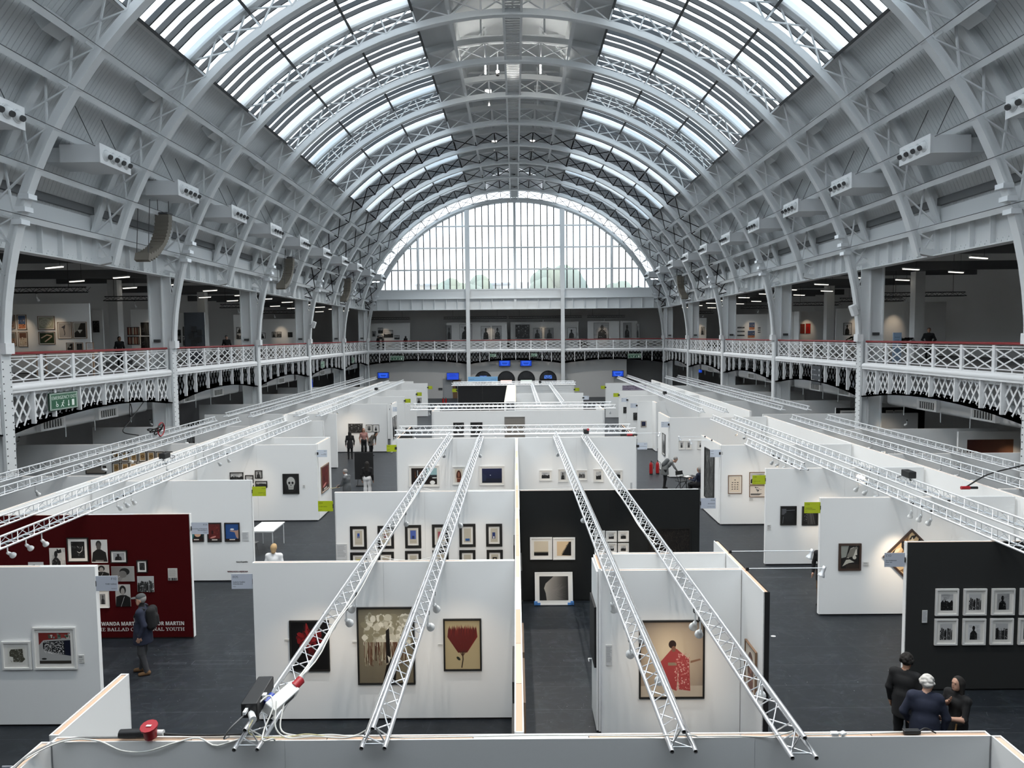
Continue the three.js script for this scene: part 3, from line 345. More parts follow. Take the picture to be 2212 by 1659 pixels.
A.collage = [['#2c4c9a', '#8d8470', 0.35, 0.2, 0.3, 0.33], ['#7a2c3a', '#8a8375', 0.3, 0.3, 0.4, 0.3], ['#4a5fa8', '#22305e', 0.12, 0.08, 0.76, 0.6], ['#9a4a55', '#3c6aa0', 0.2, 0.2, 0.6, 0.5], ['#23548f', '#10305a', 0.2, 0.72, 0.6, 0.18], ['#1d2f66', '#d8d6cf', 0.25, 0.3, 0.4, 0.45], ['#b3aa2a', '#8c8474', 0.2, 0.2, 0.5, 0.35], ['#6b5138', '#a48b6b', 0.15, 0.25, 0.7, 0.3], ['#3b3a39', '#8d98a5', 0.25, 0.3, 0.5, 0.4], ['#5c5650', '#2c2a28', 0.3, 0.3, 0.4, 0.4], ['#8a8577', '#b8b2a2', 0.3, 0.4, 0.4, 0.3], ['#2b2724', '#c8b08c', 0.2, 0.2, 0.6, 0.16]].map(([a, b, x, y, w, h]) => cell(128, (g) => { fill(g, '#b8b09f'); fill(g, a, x, y, w, h); fill(g, b, x + w * 0.3, y + h * 0.62, w * 0.42, h * 0.34); fill(g, '#8a8374', 0.1, 0.85, 0.8, 0.01); }));
A.deserts = ['#44597a', '#6b4a3c', '#3b4a3a', '#7d7a72'].map((c, i) => cell(128, (g) => { fill(g, c); fill(g, ['#b0714f', '#c8b7a0', '#1d241c', '#a8856d'][i], 0, rr(0.4, 0.7), 1, 0.6); for (let k = 0; k < 18; k++) ell(g, ['#d8cbb8', '#251f1c', '#8b6a52'][k % 3], rr(0, 1), rr(0.3, 1), rr(0.01, 0.1), rr(0.01, 0.05)); }));
A.paleLeaf = cell(128, (g) => { fill(g, '#a8a48c'); ell(g, '#c6c2ad', 0.45, 0.5, 0.42, 0.4); for (let i = 0; i < 30; i++) ell(g, '#3d4030', rr(0.2, 0.8), rr(0.2, 0.8), rr(0.01, 0.04), 0.012, rr(0, 3)); });
A.legs = cell(128, (g) => { noisy('#27331c', ['#33451f', '#1c2614', '#405429'], 80)(g); line(g, '#c3a892', 0.1, [[0.1, 0.5], [0.5, 0.2], [0.85, 0.3]]); line(g, '#c3a892', 0.1, [[0.35, 0.85], [0.6, 0.6], [0.85, 0.35]]); });
A.scarf = cell(128, (g) => { fill(g, '#9a948f'); line(g, '#25242b', 0.06, [[0.5, 0.15], [0.42, 0.4], [0.5, 0.7], [0.45, 0.85]]); poly(g, '#2a2930', [[0.2, 0.3], [0.55, 0.15], [0.5, 0.4]]); });
A.gloves = cell(128, (g) => { fill(g, '#28221c'); poly(g, '#a39b8e', [[0, 0], [0.6, 0], [0.3, 0.5], [0, 0.7]]); for (let i = 0; i < 5; i++) line(g, '#d3cec4', 0.05, [[0.3, 0.5], [0.5 + i * 0.05, 0.7 - i * 0.05]]); });
A.reds = ['#3c0d08', '#7a2414', '#b3180e'].map((c) => cell(64, (g) => { fill(g, c); fill(g, 'rgba(0,0,0,.2)', 0.2, 0.3, 0.5, 0.5); }));
A.spines = cell(128, (g) => { for (let i = 0; i < 9; i++) fill(g, ['#7a3a2c', '#b7a58c', '#5a1f18', '#8d857a', '#c3b7a2'][i % 5], i / 9, 0, 0.12, 1); });
A.dune = cell(256, (g) => { const gr = g.createLinearGradient(0, 0, 0, 1); gr.addColorStop(0, '#7f7a74'); gr.addColorStop(1, '#928a80'); fill(g, gr); for (let i = 0; i < 40; i++) ell(g, 'rgba(110,104,98,.4)', rr(0, 1), rr(0.3, 0.9), rr(0.05, 0.3), 0.02); });
A.dusk = cell(256, (g) => { const gr = g.createLinearGradient(0, 0, 1, 0.4); gr.addColorStop(0, '#3a120f'); gr.addColorStop(1, '#9a6a4c'); fill(g, gr); for (let i = 0; i < 40; i++) ell(g, 'rgba(120,50,35,.2)', rr(0, 1), rr(0.4, 1), rr(0.05, 0.3), rr(0.02, 0.1)); });
A.violet = cell(256, noisy('#8a7f90', ['#a99fb0', '#6f5f78', '#c3b9c4', '#584a62'], 500));
A.gold = Array.from({ length: 5 }, () => cell(64, (g) => { fill(g, '#a98a5c'); ell(g, '#5c4526', 0.5, 0.5, rr(0.2, 0.34), rr(0.15, 0.35)); ell(g, '#8b6d42', 0.5, 0.5, rr(0.05, 0.18)); }));
A.card = cell(128, (g) => { fill(g, '#c9cacb'); for (let i = 0; i < 15; i++) fill(g, '#8b8d90', 0.1, 0.1 + i * 0.05, rr(0.5, 0.8), 0.018); });
A.cardRed = cell(128, (g) => { fill(g, '#b9b6b1'); for (let i = 0; i < 12; i++) fill(g, '#858380', 0.12, 0.1 + i * 0.05, rr(0.6, 0.76), 0.016); crowdStrip(g); }); function crowdStrip(g) { for (let i = 0; i < 12; i++) fill(g, grey(rr(0, 160)), 0.05 + i * 0.075, 0.78, 0.08, 0.2); }
A.label = cell(64, (g) => { fill(g, '#cdcdca'); fill(g, '#777', 0.1, 0.2, 0.6, 0.12); fill(g, '#999', 0.1, 0.5, 0.8, 0.08); fill(g, '#999', 0.1, 0.7, 0.5, 0.08); });
A.screen = cell(256, (g) => { fill(g, '#1f46c8'); g.fillStyle = '#0f2a86'; g.font = 'bold 0.16px sans-serif'; g.fillText('PHOTO', 0.18, 0.45); g.fillText('LONDON', 0.12, 0.66); });
A.screenB = cell(128, (g) => { fill(g, '#1a3fb4'); poly(g, '#2f5fe0', [[0.1, 0.1], [0.9, 0.1], [0.8, 0.9], [0.2, 0.9]]); fill(g, '#142f86', 0.25, 0.4, 0.5, 0.12); fill(g, '#142f86', 0.3, 0.58, 0.4, 0.1); });
// ---------- partitions ----------
// a partition between two points: skins, timber rails along the top, a dark recessed plinth
function partition(label, x0, z0, x1, z1, o = {}) {
  const { front = M.wall, back = M.wall, h = 3, y = 0, edge = M.wall, th = 0.1, simple = false, name = 'partition_wall', base = M.black } = o;
  const L = Math.hypot(x1 - x0, z1 - z0), w = thing(name, label, 'partition', (x0 + x1) / 2, y, (z0 + z1) / 2, -Math.atan2(z1 - z0, x1 - x0));
  const n = simple ? 1 : Math.max(1, Math.round(L / 2.4)), pw = L / n;
  for (let i = 0; i < n; i++) { box(w, 'panel', front, -L / 2 + (i + 0.5) * pw, h / 2 + 0.02, th / 2 - 0.008, pw - (n > 1 ? 0.003 : 0), h - 0.04, 0.016); box(w, 'panel', back, -L / 2 + (i + 0.5) * pw, h / 2 + 0.02, -th / 2 + 0.008, pw - (n > 1 ? 0.003 : 0), h - 0.04, 0.016); }
  const m = simple ? 1 : Math.max(1, Math.round(L / 1.3)); let a = -L / 2;
  for (let i = 0; i < m; i++) { const l = (i === m - 1 ? L / 2 - a : L / m * (0.8 + 0.4 * rnd())); box(w, 'timber', i % 3 === 1 ? M.wood2 : i % 4 === 3 ? M.aluDull : M.wood, a + l / 2, h - 0.03, 0, l - 0.01, 0.03, th - 0.034); a += l; }
  for (const s of [-1, 1]) box(w, 'edge_post', edge, s * (L / 2 - 0.008), h / 2 + 0.02, 0, 0.016, h - 0.04, th);
  box(w, 'plinth', base, 0, 0.02, 0, L - 0.12, 0.04, th - 0.04); return w;
}
const P = partition;
P('white wall nearest the viewer, cables lying along its top', -4.8, -7.12, 4.8, -7.12);
P('white wing wall turning toward the viewer beside the booth tag beginning with D', -4.85, -4.7, -4.85, -7.08); P('white wing wall turning toward the viewer, lower right corner', 4.85, -4.7, 4.85, -7.08);
P('short white wing wall behind the red power plug', -4.85, -7.2, -4.85, -8.57, { simple: true });
P('long spine wall with bare timber top down the middle of the centre block', 0, -7.2, 0, -28.85);
P('white wall with the three large flower pictures', -4.87, -12.95, -0.06, -12.95);
P('white store room wall with the large pink kimono picture', 1.46, -12.35, 3.9, -12.35); P('white rear wall of the store room behind the kimono picture', 1.46, -13.3, 3.9, -13.3, { simple: true });
P('white store room end with a door, facing the narrow passage', 1.47, -12.4, 1.47, -13.25, { simple: true }); P('white side wall with a black outer face beside the kimono picture', 3.96, -11.2, 3.96, -14.1, { front: M.black, edge: M.black });
P('white wall with two rows of black-framed collages', -4.86, -18.9, -0.06, -18.9); P('near-black wall with two square prints and a forest picture', 0.07, -18.9, 4.85, -18.9, { front: M.dark, edge: M.dark });
P('white wall with a dark blue seascape at the back of the centre block', -4.86, -28.95, 4.85, -28.95);
P('white side wall running back from the booth tag E03', -4.86, -29.05, -4.86, -33, { front: M.charcoal, back: M.charcoal }); P('white side wall running back from the booth tag D05', 4.85, -29.05, 4.85, -33, { front: M.charcoal, back: M.charcoal });
P('wide white wall with two dark prints and a tall beige picture', -4.6, -39.6, 4.8, -39.6); P('white side wall beside the two dark prints', -4.65, -39.65, -4.65, -43); P('white side wall beside the wide beige picture wall, extinguisher aisle', 4.85, -39.65, 4.85, -43);
P('blue-black wall behind the second cross truss', -4.9, -60.1, -0.75, -60.1, { front: M.black }); P('white wall seen edge on beside the blue-black wall', -0.7, -45, -0.7, -60, { simple: true }); P('white wall parallel to the one beside the blue-black wall', -0.06, -45, -0.06, -60, { simple: true });
box(null, 'store_lid', M.wall, -0.38, 2.99, -52.5, 0.6, 0.02, 14.9).userData = { label: 'flat white lid over the narrow store beside the blue-black wall', category: 'board' };
P('white wall under booth tag D04', 0.02, -51.4, 4.82, -51.4); P('white wall under booth tag D03', 0.02, -60.2, 4.9, -60.2);
P('white wall with the car window picture', -12.4, -12.82, -7.69, -12.82); P('deep red wall with black and white portraits and white lettering', -14, -16.66, -7.71, -16.66, { front: M.oxblood });
P('white wall with the blue hand picture', -12.4, -20.66, -7.72, -20.66); P('white wall with the skull picture', -12.4, -27.56, -7.73, -27.56); P('white side wall with a brown interior picture, next to the skull', -7.78, -27.66, -7.78, -29.5, { simple: true }); P('white wall just behind the skull picture wall', -12.4, -29.6, -7.75, -29.6);
P('white wall two booths behind the skull', -12.4, -35.5, -9.6, -35.5); P('long white wall behind the skull booth, under the truss ends', -17, -38.9, -9.8, -38.9);
P('white wall with the wide grey picture behind three women', -11.4, -44.3, -8, -44.3); P('white side wall with two tall dark pictures beside three women', -7.7, -43.8, -7.7, -45.8, { simple: true });
P('white wall under booth tag F05', -12.4, -49.8, -7.76, -49.8); P('white wall under booth tag F04', -12.4, -55.7, -7.74, -55.7); P('white wall under booth tag F03', -12.4, -64, -7.9, -64); P('white wall just behind booth tag F03', -12.4, -67, -9.6, -67);
P('long bright spine wall on the skull side, near half', -12.5, -15, -12.5, -36); P('long bright spine wall on the skull side, far half', -12.5, -38.2, -12.5, -67);
P('charcoal wall with two rows of white-framed prints', 7.62, -13.9, 12.4, -13.9, { front: M.charcoal }); P('white wall with the diamond hung picture', 7.57, -17.76, 12.4, -17.76); P('white wall with two black machine pictures', 7.6, -21.76, 12.4, -21.76);
P('white wall with the silhouettes print', 7.56, -26.46, 12.4, -26.46); P('white side wall with the tall bark picture', 7.6, -26.56, 7.6, -29.2, { simple: true }); P('white wall with three small white frames beside the man with a backpack', 7.6, -35.5, 12.4, -35.5); P('white side wall running back from the fire extinguishers', 7.62, -35.6, 7.62, -38.2, { simple: true });
P('white wall with a small blue picture, beyond the fire extinguishers', 7.55, -44.55, 9.3, -44.55); P('white return wall beside the small blue picture', 8.52, -43.4, 8.52, -44.5, { simple: true }); P('white wall under booth tag C05', 7.52, -48.7, 12.4, -48.7); P('white wall under booth tag C04', 7.57, -52.8, 12.4, -52.8); P('white wall under booth tag C03', 7.7, -61.7, 12.4, -61.7);
P('long bright spine wall on the charcoal wall side, near half', 12.5, -13, 12.5, -36); P('long bright spine wall on the charcoal wall side, far half', 12.5, -38.2, 12.5, -66);
[[-28.1, 'warm lit wall with gold prints beyond the spine wall'], [-21.5, 'grey cross wall beyond the spine wall, before the gold prints'], [-33.6, 'grey cross wall beyond the spine wall, after the gold prints'], [-45, 'grey cross wall under the far gallery, second beyond the gold prints'], [-53, 'grey cross wall under the far gallery, third beyond the gold prints'], [-60, 'grey cross wall under the far gallery, fourth beyond the gold prints']].forEach(([z, l]) => P(l, -20, z, -12.6, z, { simple: true }));
[-18.6, -24.2, -30.5, -36.6, -44, -51, -58].forEach((z, i) => P(`grey cross wall beyond the bright spine wall, ${ORD[i]} from the charcoal wall`, 12.6, z, 20.5, z, { simple: true }));
// ---------- framed pictures ----------
const FR = { print: [null, 0, 0], card: [null, 0, 0], blackmat: ['blackFrame', 0.02, 0.07], mat: ['matBoard', 0.01, 0.09], white: ['whiteFrame', 0.035, 0.07], black: ['blackFrame', 0.03, 0], deep: ['blackFrame', 0.07, 0.05], brown: ['brownFrame', 0.05, 0], wood: ['woodFrame', 0.022, 0.03], grey: ['greyFrame', 0.03, 0], gold: ['goldFrame', 0.025, 0.045], red: ['woodFrame', 0.015, 0], whitemat: ['whiteFrame', 0.03, 0.09] };
const frameGeo = {};
function picture(label, x, y, z, w, h, style, art, o = {}) {
  const { ry = 0, group, cat = 'picture', name = 'framed_picture', tilt = 0 } = o, [fm, fw, mw] = FR[style], t = thing(fm ? name : (cat === 'picture' ? 'photo_print' : name), label, cat, x, y, z, ry, group);
  if (tilt) t.rotation.z = tilt;
  const dep = fm ? 0.035 : 0.012;
  if (fm) { const k = [style, w, h].join(); if (!frameGeo[k]) { const j = new Join(); j.box(0, h / 2 - fw / 2, dep / 2, w, fw, dep).box(0, -h / 2 + fw / 2, dep / 2, w, fw, dep).box(-w / 2 + fw / 2, 0, dep / 2, fw, h - 2 * fw, dep).box(w / 2 - fw / 2, 0, dep / 2, fw, h - 2 * fw, dep); frameGeo[k] = j.geo(); } mesh('frame', frameGeo[k], M[fm], t); }
  if (mw) box(t, 'mat_board', M.matBoard, 0, 0, 0.012, w - 2 * fw, h - 2 * fw, 0.008); else if (!fm) box(t, 'backing', M.matBoard, 0, 0, 0.005, w, h, 0.01);
  const e = fw + mw * Math.min(1, h / 0.5), p = mesh('print', printGeo(art), art.m, t); p.position.z = mw ? 0.018 : fm ? 0.015 : 0.0115; p.scale.set(w - 2 * e, h - 2 * e, 1); return t;
}
const D={red:[[-10.86,1.96,0.37,0.53,'print'],[-10.36,2.18,0.5,0.58,'blackmat'],[-9.86,2.14,0.38,0.55,'print'],[-9.4,2.01,0.39,0.3,'blackmat'],[-8.86,1.77,0.25,0.3],[-9.33,1.59,0.54,0.36,'print'],[-9.83,1.64,0.36,0.34],[-10.34,1.63,0.54,0.37],[-11.38,1.77,0.36,0.24],[-8.8,1.34,0.39,0.38],[-9.35,1.07,0.35,0.53],[-9.83,0.99,0.3,0.42,'mat']],
redcard:[[-8.15,1.57,0.22,0.29,'card']],
f10:[[-9.19,1.36,0.53,0.53,'white'],[-8.48,1.49,0.79,0.79]],
f10card:[[-8.01,1.28,0.1,0.15,'card']],
f08:[[-9.35,1.49,0.39,0.57,'black'],[-8.84,1.48,0.41,0.57],[-8.32,1.48,0.44,0.56]],
f08card:[[-7.94,1.35,0.19,0.26,'card']],
row2w:[[-4.24,1.78,0.44,0.62,'deep'],[-3.51,1.79,0.43,0.61],[-2.78,1.8,0.43,0.62],[-2.06,1.81,0.43,0.62],[-1.33,1.82,0.43,0.62],[-0.62,1.82,0.43,0.61],[-4.25,1.07,0.44,0.62],[-3.52,1.08,0.43,0.62],[-2.79,1.1,0.43,0.62],[-2.06,1.11,0.43,0.62],[-1.34,1.11,0.43,0.62],[-0.61,1.11,0.43,0.62]],
row2card:[[-4.7,1.4,0.29,0.43,'card']],
row3:[[-3.77,1.46,1.25,0.88,'white'],[-2.36,1.47,0.51,0.75],[-1.01,1.46,1.02,0.8],[1.17,1.45,0.52,0.44],[1.88,1.44,0.42,0.54],[2.64,1.45,0.45,0.43],[3.32,1.43,0.42,0.54],[4.11,1.43,0.38,0.44]],
row3card:[[4.65,0.98,0.08,0.29,'card']],
dark:[[0.63,1.45,0.59,0.6,'white'],[1.24,1.44,0.59,0.6],[2.19,1.77,0.28,0.29],[2.5,1.76,0.29,0.29],[2.82,1.76,0.29,0.29],[2.19,1.44,0.28,0.29],[2.5,1.44,0.29,0.29],[2.82,1.43,0.29,0.29],[4.05,1.46,1.11,1.02,'black']],
e05:[[-3.85,1.44,0.73,0.96,'black'],[-2.44,1.43,1.06,1.46],[-1.03,1.44,0.7,0.98]],
e05card:[[-4.27,1.55,0.09,0.03,'card'],[-3.02,1.5,0.09,0.03],[-1.44,1.44,0.09,0.03]],
kim:[[2.69,1.41,1.15,1.41,'black']],
kimcard:[[1.59,1.49,0.11,0.37,'card']],
c10:[[8.42,1.81,0.45,0.54,'white'],[8.97,1.81,0.45,0.53],[9.52,1.81,0.45,0.53],[10.07,1.81,0.45,0.53],[8.42,1.21,0.45,0.53],[8.97,1.21,0.45,0.53],[9.51,1.21,0.45,0.53],[10.06,1.21,0.45,0.53]],
c10card:[[8.0,1.52,0.1,0.25,'card']],
c09:[[8.31,1.51,0.56,0.69,'brown']],
c09card:[[8.72,1.33,0.13,0.09,'card']],
c08:[[8.29,1.55,0.49,0.59,'black'],[8.95,1.54,0.49,0.59]],
c08card:[[7.71,1.19,0.11,0.16,'card']],
c07:[[8.09,1.54,0.51,0.69,'wood'],[8.92,1.76,0.6,0.47],[8.93,1.28,0.61,0.44]],
c07card:[[7.88,1.13,0.09,0.05,'card'],[8.7,0.97,0.14,0.09]],
c06:[[8.2,1.63,0.32,0.45,'white'],[8.55,1.63,0.31,0.45],[9.13,1.64,0.32,0.45]],
f07:[[-10.86,1.76,0.52,0.38,'black'],[-10.37,1.68,0.32,0.31],[-10.0,1.86,0.28,0.32],[-9.91,1.47,0.46,0.26],[-10.41,1.32,0.4,0.25],[-8.76,1.48,0.63,0.79]],
f07card:[[-8.26,1.37,0.08,0.11,'card']],
lady:[[-9.98,1.5,0.92,0.62,'grey'],[-9.14,1.5,0.39,0.45,'blackmat'],[-8.71,1.49,0.39,0.46]],
row4:[[-3.2,1.98,0.59,0.77,'black'],[-2.21,1.98,0.67,0.78],[-0.09,1.92,1.14,1.49,'grey']],
farL:[[-7.54,2.17,0.39,0.5,'print']],
farL2:[[-8.64,1.53,0.22,0.8,'black']],
c5a:[[7.92,1.58,0.33,0.37,'wood']],
c5b:[[8.17,1.59,0.43,0.51,'black']],
c5c:[[8.09,1.6,0.4,0.46,'black']],
farR:[[10.17,2.59,2.05,0.42,'print']],
warm:[[-15.81,2.52,0.31,0.41,'gold'],[-15.46,2.52,0.31,0.41],[-15.12,2.51,0.31,0.41],[-14.77,2.51,0.31,0.41],[-14.43,2.51,0.31,0.41],[-14.08,2.5,0.31,0.41],[-13.73,2.5,0.31,0.41],[-15.83,2.07,0.31,0.41],[-15.48,2.07,0.31,0.41],[-15.14,2.07,0.31,0.41],[-14.79,2.06,0.31,0.41],[-14.44,2.06,0.31,0.41],[-14.1,2.06,0.31,0.41],[-13.75,2.06,0.31,0.41]],
warm2:[[-16.64,2.0,0.81,0.32,'black']],
warm3:[[-15.42,2.3,0.19,0.42,'black'],[-15.23,2.32,0.11,0.47]],
galL:[[-23.13,7.99,0.31,0.64,'wood'],[-22.66,7.97,0.43,0.69],[-23.12,7.2,0.33,0.63],[-22.65,7.19,0.43,0.69],[-21.54,7.93,0.78,0.62],[-21.54,7.23,0.76,0.58],[-20.7,7.58,0.65,0.76],[-20.0,7.58,0.63,0.76]],
galL2:[[-23.34,7.87,0.35,0.64,'black'],[-21.27,7.6,0.68,0.45],[-21.28,7.07,0.66,0.45],[-20.54,7.72,0.6,0.71],[-20.56,6.97,0.62,0.64]],
galL3:[[-21.68,7.54,0.5,0.39,'black'],[-21.69,7.11,0.5,0.43],[-21.15,7.63,0.27,0.58],[-21.16,6.99,0.27,0.57]],
galL4:[[-19.16,7.74,0.47,0.37,'black'],[-19.16,7.32,0.49,0.44],[-18.03,7.75,0.6,0.44],[-18.08,7.34,0.45,0.36],[-17.63,7.32,0.48,0.41],[-17.78,6.91,0.36,0.34]],
galL5:[[-20.82,7.46,0.37,0.47,'black'],[-20.38,7.46,0.4,0.47],[-19.43,7.43,0.4,0.44]],
galB:[[-16.13,7.95,0.6,0.69,'black'],[-15.19,7.54,1.11,0.88],[-16.18,7.15,0.6,0.49],[-14.18,7.13,0.63,0.49],[-16.91,7.57,0.46,0.63],[-7.96,7.65,0.63,1.64],[-5.93,7.7,1.5,1.78],[-3.56,7.57,1.08,1.57],[-2.22,7.57,1.11,1.6]],
galC:[[0.84,7.65,1.69,1.67,'black'],[2.65,7.44,1.08,1.22],[4.0,7.44,1.08,1.25],[6.72,7.43,1.04,1.22],[10.24,7.67,1.78,1.89],[13.34,7.7,0.96,1.77],[14.6,7.63,0.37,1.65]],
galR:[[18.71,7.46,0.21,1.3,'black'],[19.2,7.48,0.36,0.8]],
galR2:[[19.37,7.68,0.64,0.15,'print'],[19.38,7.35,0.64,0.15],[19.38,7.01,0.64,0.15],[20.31,7.78,0.48,0.62],[20.27,7.08,0.6,0.6],[20.94,7.63,0.24,0.12],[20.94,7.45,0.24,0.12],[20.94,7.27,0.24,0.12]],
galR3:[[21.85,7.47,0.32,0.73,'red'],[22.25,7.47,0.37,0.75],[22.7,7.48,0.37,0.78]],
galR4:[[22.99,7.39,0.56,0.83,'black']]};
const SIGNS=[['F10',-12.76,-7.49,2.68,0.41,0.28],['F09',-16.6,-7.48,2.66,0.38,0.29],['E05',-12.9,-5.07,2.65,0.4,0.29],['C10',-13.85,7.4,2.65,0.41,0.29],['C09',-17.7,7.37,2.76,0.4,0.28],['C08',-21.7,7.39,2.66,0.42,0.29],['C07',-26.4,7.37,2.7,0.42,0.27],['D06',-18.85,5.08,2.62,0.4,0.32],['F08',-20.6,-7.51,2.67,0.41,0.28],['F07',-27.5,-7.54,2.65,0.41,0.27],['E04',-18.85,-5.11,2.63,0.39,0.29],['E03',-28.9,-5.08,2.61,0.39,0.29],['D05',-28.9,5.1,2.61,0.39,0.27],['F05',-49.7,-7.54,2.7,0.41,0.26],['F04',-55.6,-7.53,2.69,0.39,0.3],['F03',-63.9,-7.67,2.61,0.42,0.3],['F06',-44.2,-7.58,2.67,0.41,0.28],['E02',-60,-5.16,2.63,0.42,0.3],['D03',-60,5.1,2.61,0.41,0.31],['D04',-51.3,5.02,2.66,0.4,0.27],['C03',-61.6,7.49,2.65,0.39,0.32],['C04',-52.7,7.36,2.72,0.39,0.28],['C05',-48.6,7.34,2.72,0.36,0.26],['C06',-44.5,7.31,2.73,0.4,0.24],['C06',-35.45,7.39,2.66,0.39,0.27]];
// hang(key, wall z, arts, label maker)
const pool = (i) => A.pool[i % A.pool.length];
function hang(key, z, arts, label, o = {}) {
  let st; D[key].forEach((r, i) => { st = r[4] ?? st; const a = typeof arts === 'function' ? arts(i) : arts[i % arts.length]; picture(typeof label === 'function' ? label(i) : label[i], r[0], r[1], z + 0.006, r[2], r[3], st, a, o); });
}
hang('red', -16.6, [A.mohawk, A.singer, A.portrait, pool(1), pool(3), A.profile, A.punk, pool(2), pool(6), A.group, A.punk, pool(5)], ['unframed print of a tall mohawk profile on the red wall', 'large black-framed print with white mat on the red wall', 'unframed print of a figure in black shirt on the red wall', 'small landscape print in black frame on the red wall, right of the black shirt figure', 'smallest upright black-framed print on the red wall', 'unframed print of a smoking profile on the red wall', 'unframed dark print partly behind the F10 tag', 'unframed dark print below the largest mat on the red wall', 'lowest set crowd print at the far end of the red wall', 'unframed square print of a standing group on the red wall', 'unframed print of a dark haired punk behind the capped man', 'cream matted print under the F10 tag'], { group: 'prints on the red wall' });
hang('redcard', -16.6, [A.cardRed], ['white text card with a photo strip on the red wall'], { cat: 'text card', name: 'text_card' });
hang('f10', -12.77, [A.shore, A.car], ['small white-framed cut-out landscape picture beside the car picture', 'white-framed picture of a car window with white dots']);
hang('f10card', -12.77, [A.label], ['small caption card beside the car picture'], { cat: 'caption', name: 'caption_card' });
hang('f08', -20.6, [A.bust, A.redroom, A.bluehand], ['dark-framed picture of bare shoulders half hidden by the F09 tag', 'dark-framed red interior picture', 'dark-framed picture of a hand against blue']);
hang('f08card', -20.6, [A.card], ['text card beside the blue hand picture'], { cat: 'text card', name: 'text_card' });
hang('row2w', -18.85, A.collage, (i) => `deep black frame holding a paper collage, ${i < 6 ? 'upper' : 'lower'} row, ${ORD[i % 6]} from the text card`, { group: 'black-framed collages' });
hang('row2card', -18.85, [A.card], ['large text card at the start of the collage wall'], { cat: 'text card', name: 'text_card' });
hang('row3', -28.9, [A.cafe, A.girl, A.moon, pool(0), pool(1), pool(2), pool(4), pool(8)], ['wide white-framed interior picture behind the first long truss', 'white-framed portrait of a red haired child', 'white-framed night blue seascape with moon', ...[0, 1, 2, 3, 4].map((i) => `small white-framed print above the near-black wall, ${ORD[i]} from the spine wall`)]);
hang('row3card', -28.9, [A.card], ['narrow text card near the end of the small white frames'], { cat: 'text card', name: 'text_card' });
hang('dark', -18.85, [A.seaLow, A.treeInk, pool(0), pool(4), pool(8), pool(12), pool(16), pool(20), A.forest], ['square print of a low dark sea on the near-black wall', 'square print of a black tree shape on the near-black wall', ...['upper', 'lower'].flatMap((r) => [0, 1, 2].map((i) => `small white square frame, near-black wall, ${r} row, ${ORD[i]} from the tree print`)), 'large dark forest picture on the near-black wall']);
hang('e05', -12.9, [A.rose, A.blossom, A.protea], ['black-framed picture of a dark red flower behind the first truss', 'tall black-framed picture of a white shaggy blossom', 'black-framed picture of a red thistle-like flower on beige']);
hang('e05card', -12.9, [A.label], ['tiny caption left of the dark red flower', 'tiny caption beside the white blossom', 'tiny caption beside the red thistle-like flower'], { cat: 'caption', name: 'caption_card' });
hang('kim', -12.3, [A.kimono], ['large dark-framed picture of a figure in a pink kimono']);
hang('kimcard', -12.3, [A.card], ['tall grey text panel beside the kimono picture'], { cat: 'text card', name: 'text_card' });
hang('c10', -13.85, (i) => pool([0, 2, 1, 6, 2, 9, 10, 14][i]), (i) => `white-framed square print on the charcoal wall, ${i < 4 ? 'upper' : 'lower'} row, ${ORD[i % 4]} from the wall edge`, { group: 'white frames on the charcoal wall' });
hang('c10card', -13.85, [A.card], ['grey text card beside the white frames on the charcoal wall'], { cat: 'text card', name: 'text_card' });
hang('c09', -17.7, [A.leafA], ['brown-framed picture of pale leaf shapes']); hang('c09card', -17.7, [A.label], ['caption card right of the pale leaf picture'], { cat: 'caption', name: 'caption_card' });
picture('brown-framed square picture hung as a diamond behind the C10 tag', 9.84, 1.51, -17.69, 1.0, 1.0, 'brown', A.leafB, { tilt: Math.PI / 4 });
hang('c08', -21.7, [A.machine, A.curtain], ['black-framed picture of a dark machine', 'black-framed dark picture half behind the C09 tag']); hang('c08card', -21.7, [A.label], ['caption card left of the dark machine picture'], { cat: 'caption', name: 'caption_card' });
hang('c07', -26.4, [A.silhouettes, pool(24), A.mobile], ['wood-framed print of rows of small silhouettes', 'wood-framed pale picture behind the C08 tag', 'wood-framed grey still life under the C08 tag']); hang('c07card', -26.4, [A.label], ['caption card under the silhouettes print', 'caption card under the grey still life'], { cat: 'caption', name: 'caption_card' });
hang('c06', -35.45, (i) => pool(i * 4 + 1), (i) => `small white frame behind the man with a backpack, ${ORD[i]} from the extinguishers`);
hang('f07', -27.5, [pool(0), pool(4), pool(1), pool(8), pool(12), A.skull], ['wide black frame with a harbour print, next to the skull', 'small square black frame below the harbour print', 'small upright black frame nearest the skull', 'wide black frame just above the F08 tag', 'black frame hidden behind the F08 wall top', 'black picture of a white skull']); hang('f07card', -27.5, [A.label], ['caption card beside the skull picture'], { cat: 'caption', name: 'caption_card' });
hang('lady', -44.25, [pool(3), pool(5), pool(9)], ['wide grey picture behind the woman in black', 'first small matted print behind the red haired woman', 'second small matted print behind the bending woman']);
hang('row4', -39.55, [pool(3), pool(7), A.dune], ['dark square print behind the cross truss, nearest the side wall', 'dark square print behind the cross truss, second from the side wall', 'tall beige picture behind the cross truss']);
hang('farL', -55.65, [pool(1)], ['black and white portrait print under the F04 tag']); hang('farL2', -49.75, [pool(0)], ['tall narrow picture beside the F06 tag']);
hang('c5a', -44.5, [A.moon], ['small blue picture in a wide grey frame beyond the extinguishers']); hang('c5b', -48.65, [pool(3)], ['white matted dark print under the C06 tag']); hang('c5c', -52.75, [pool(7)], ['white matted black print under the C05 tag']); hang('farR', -61.65, [A.violet], ['long violet picture at the far end of the right-hand booths']);
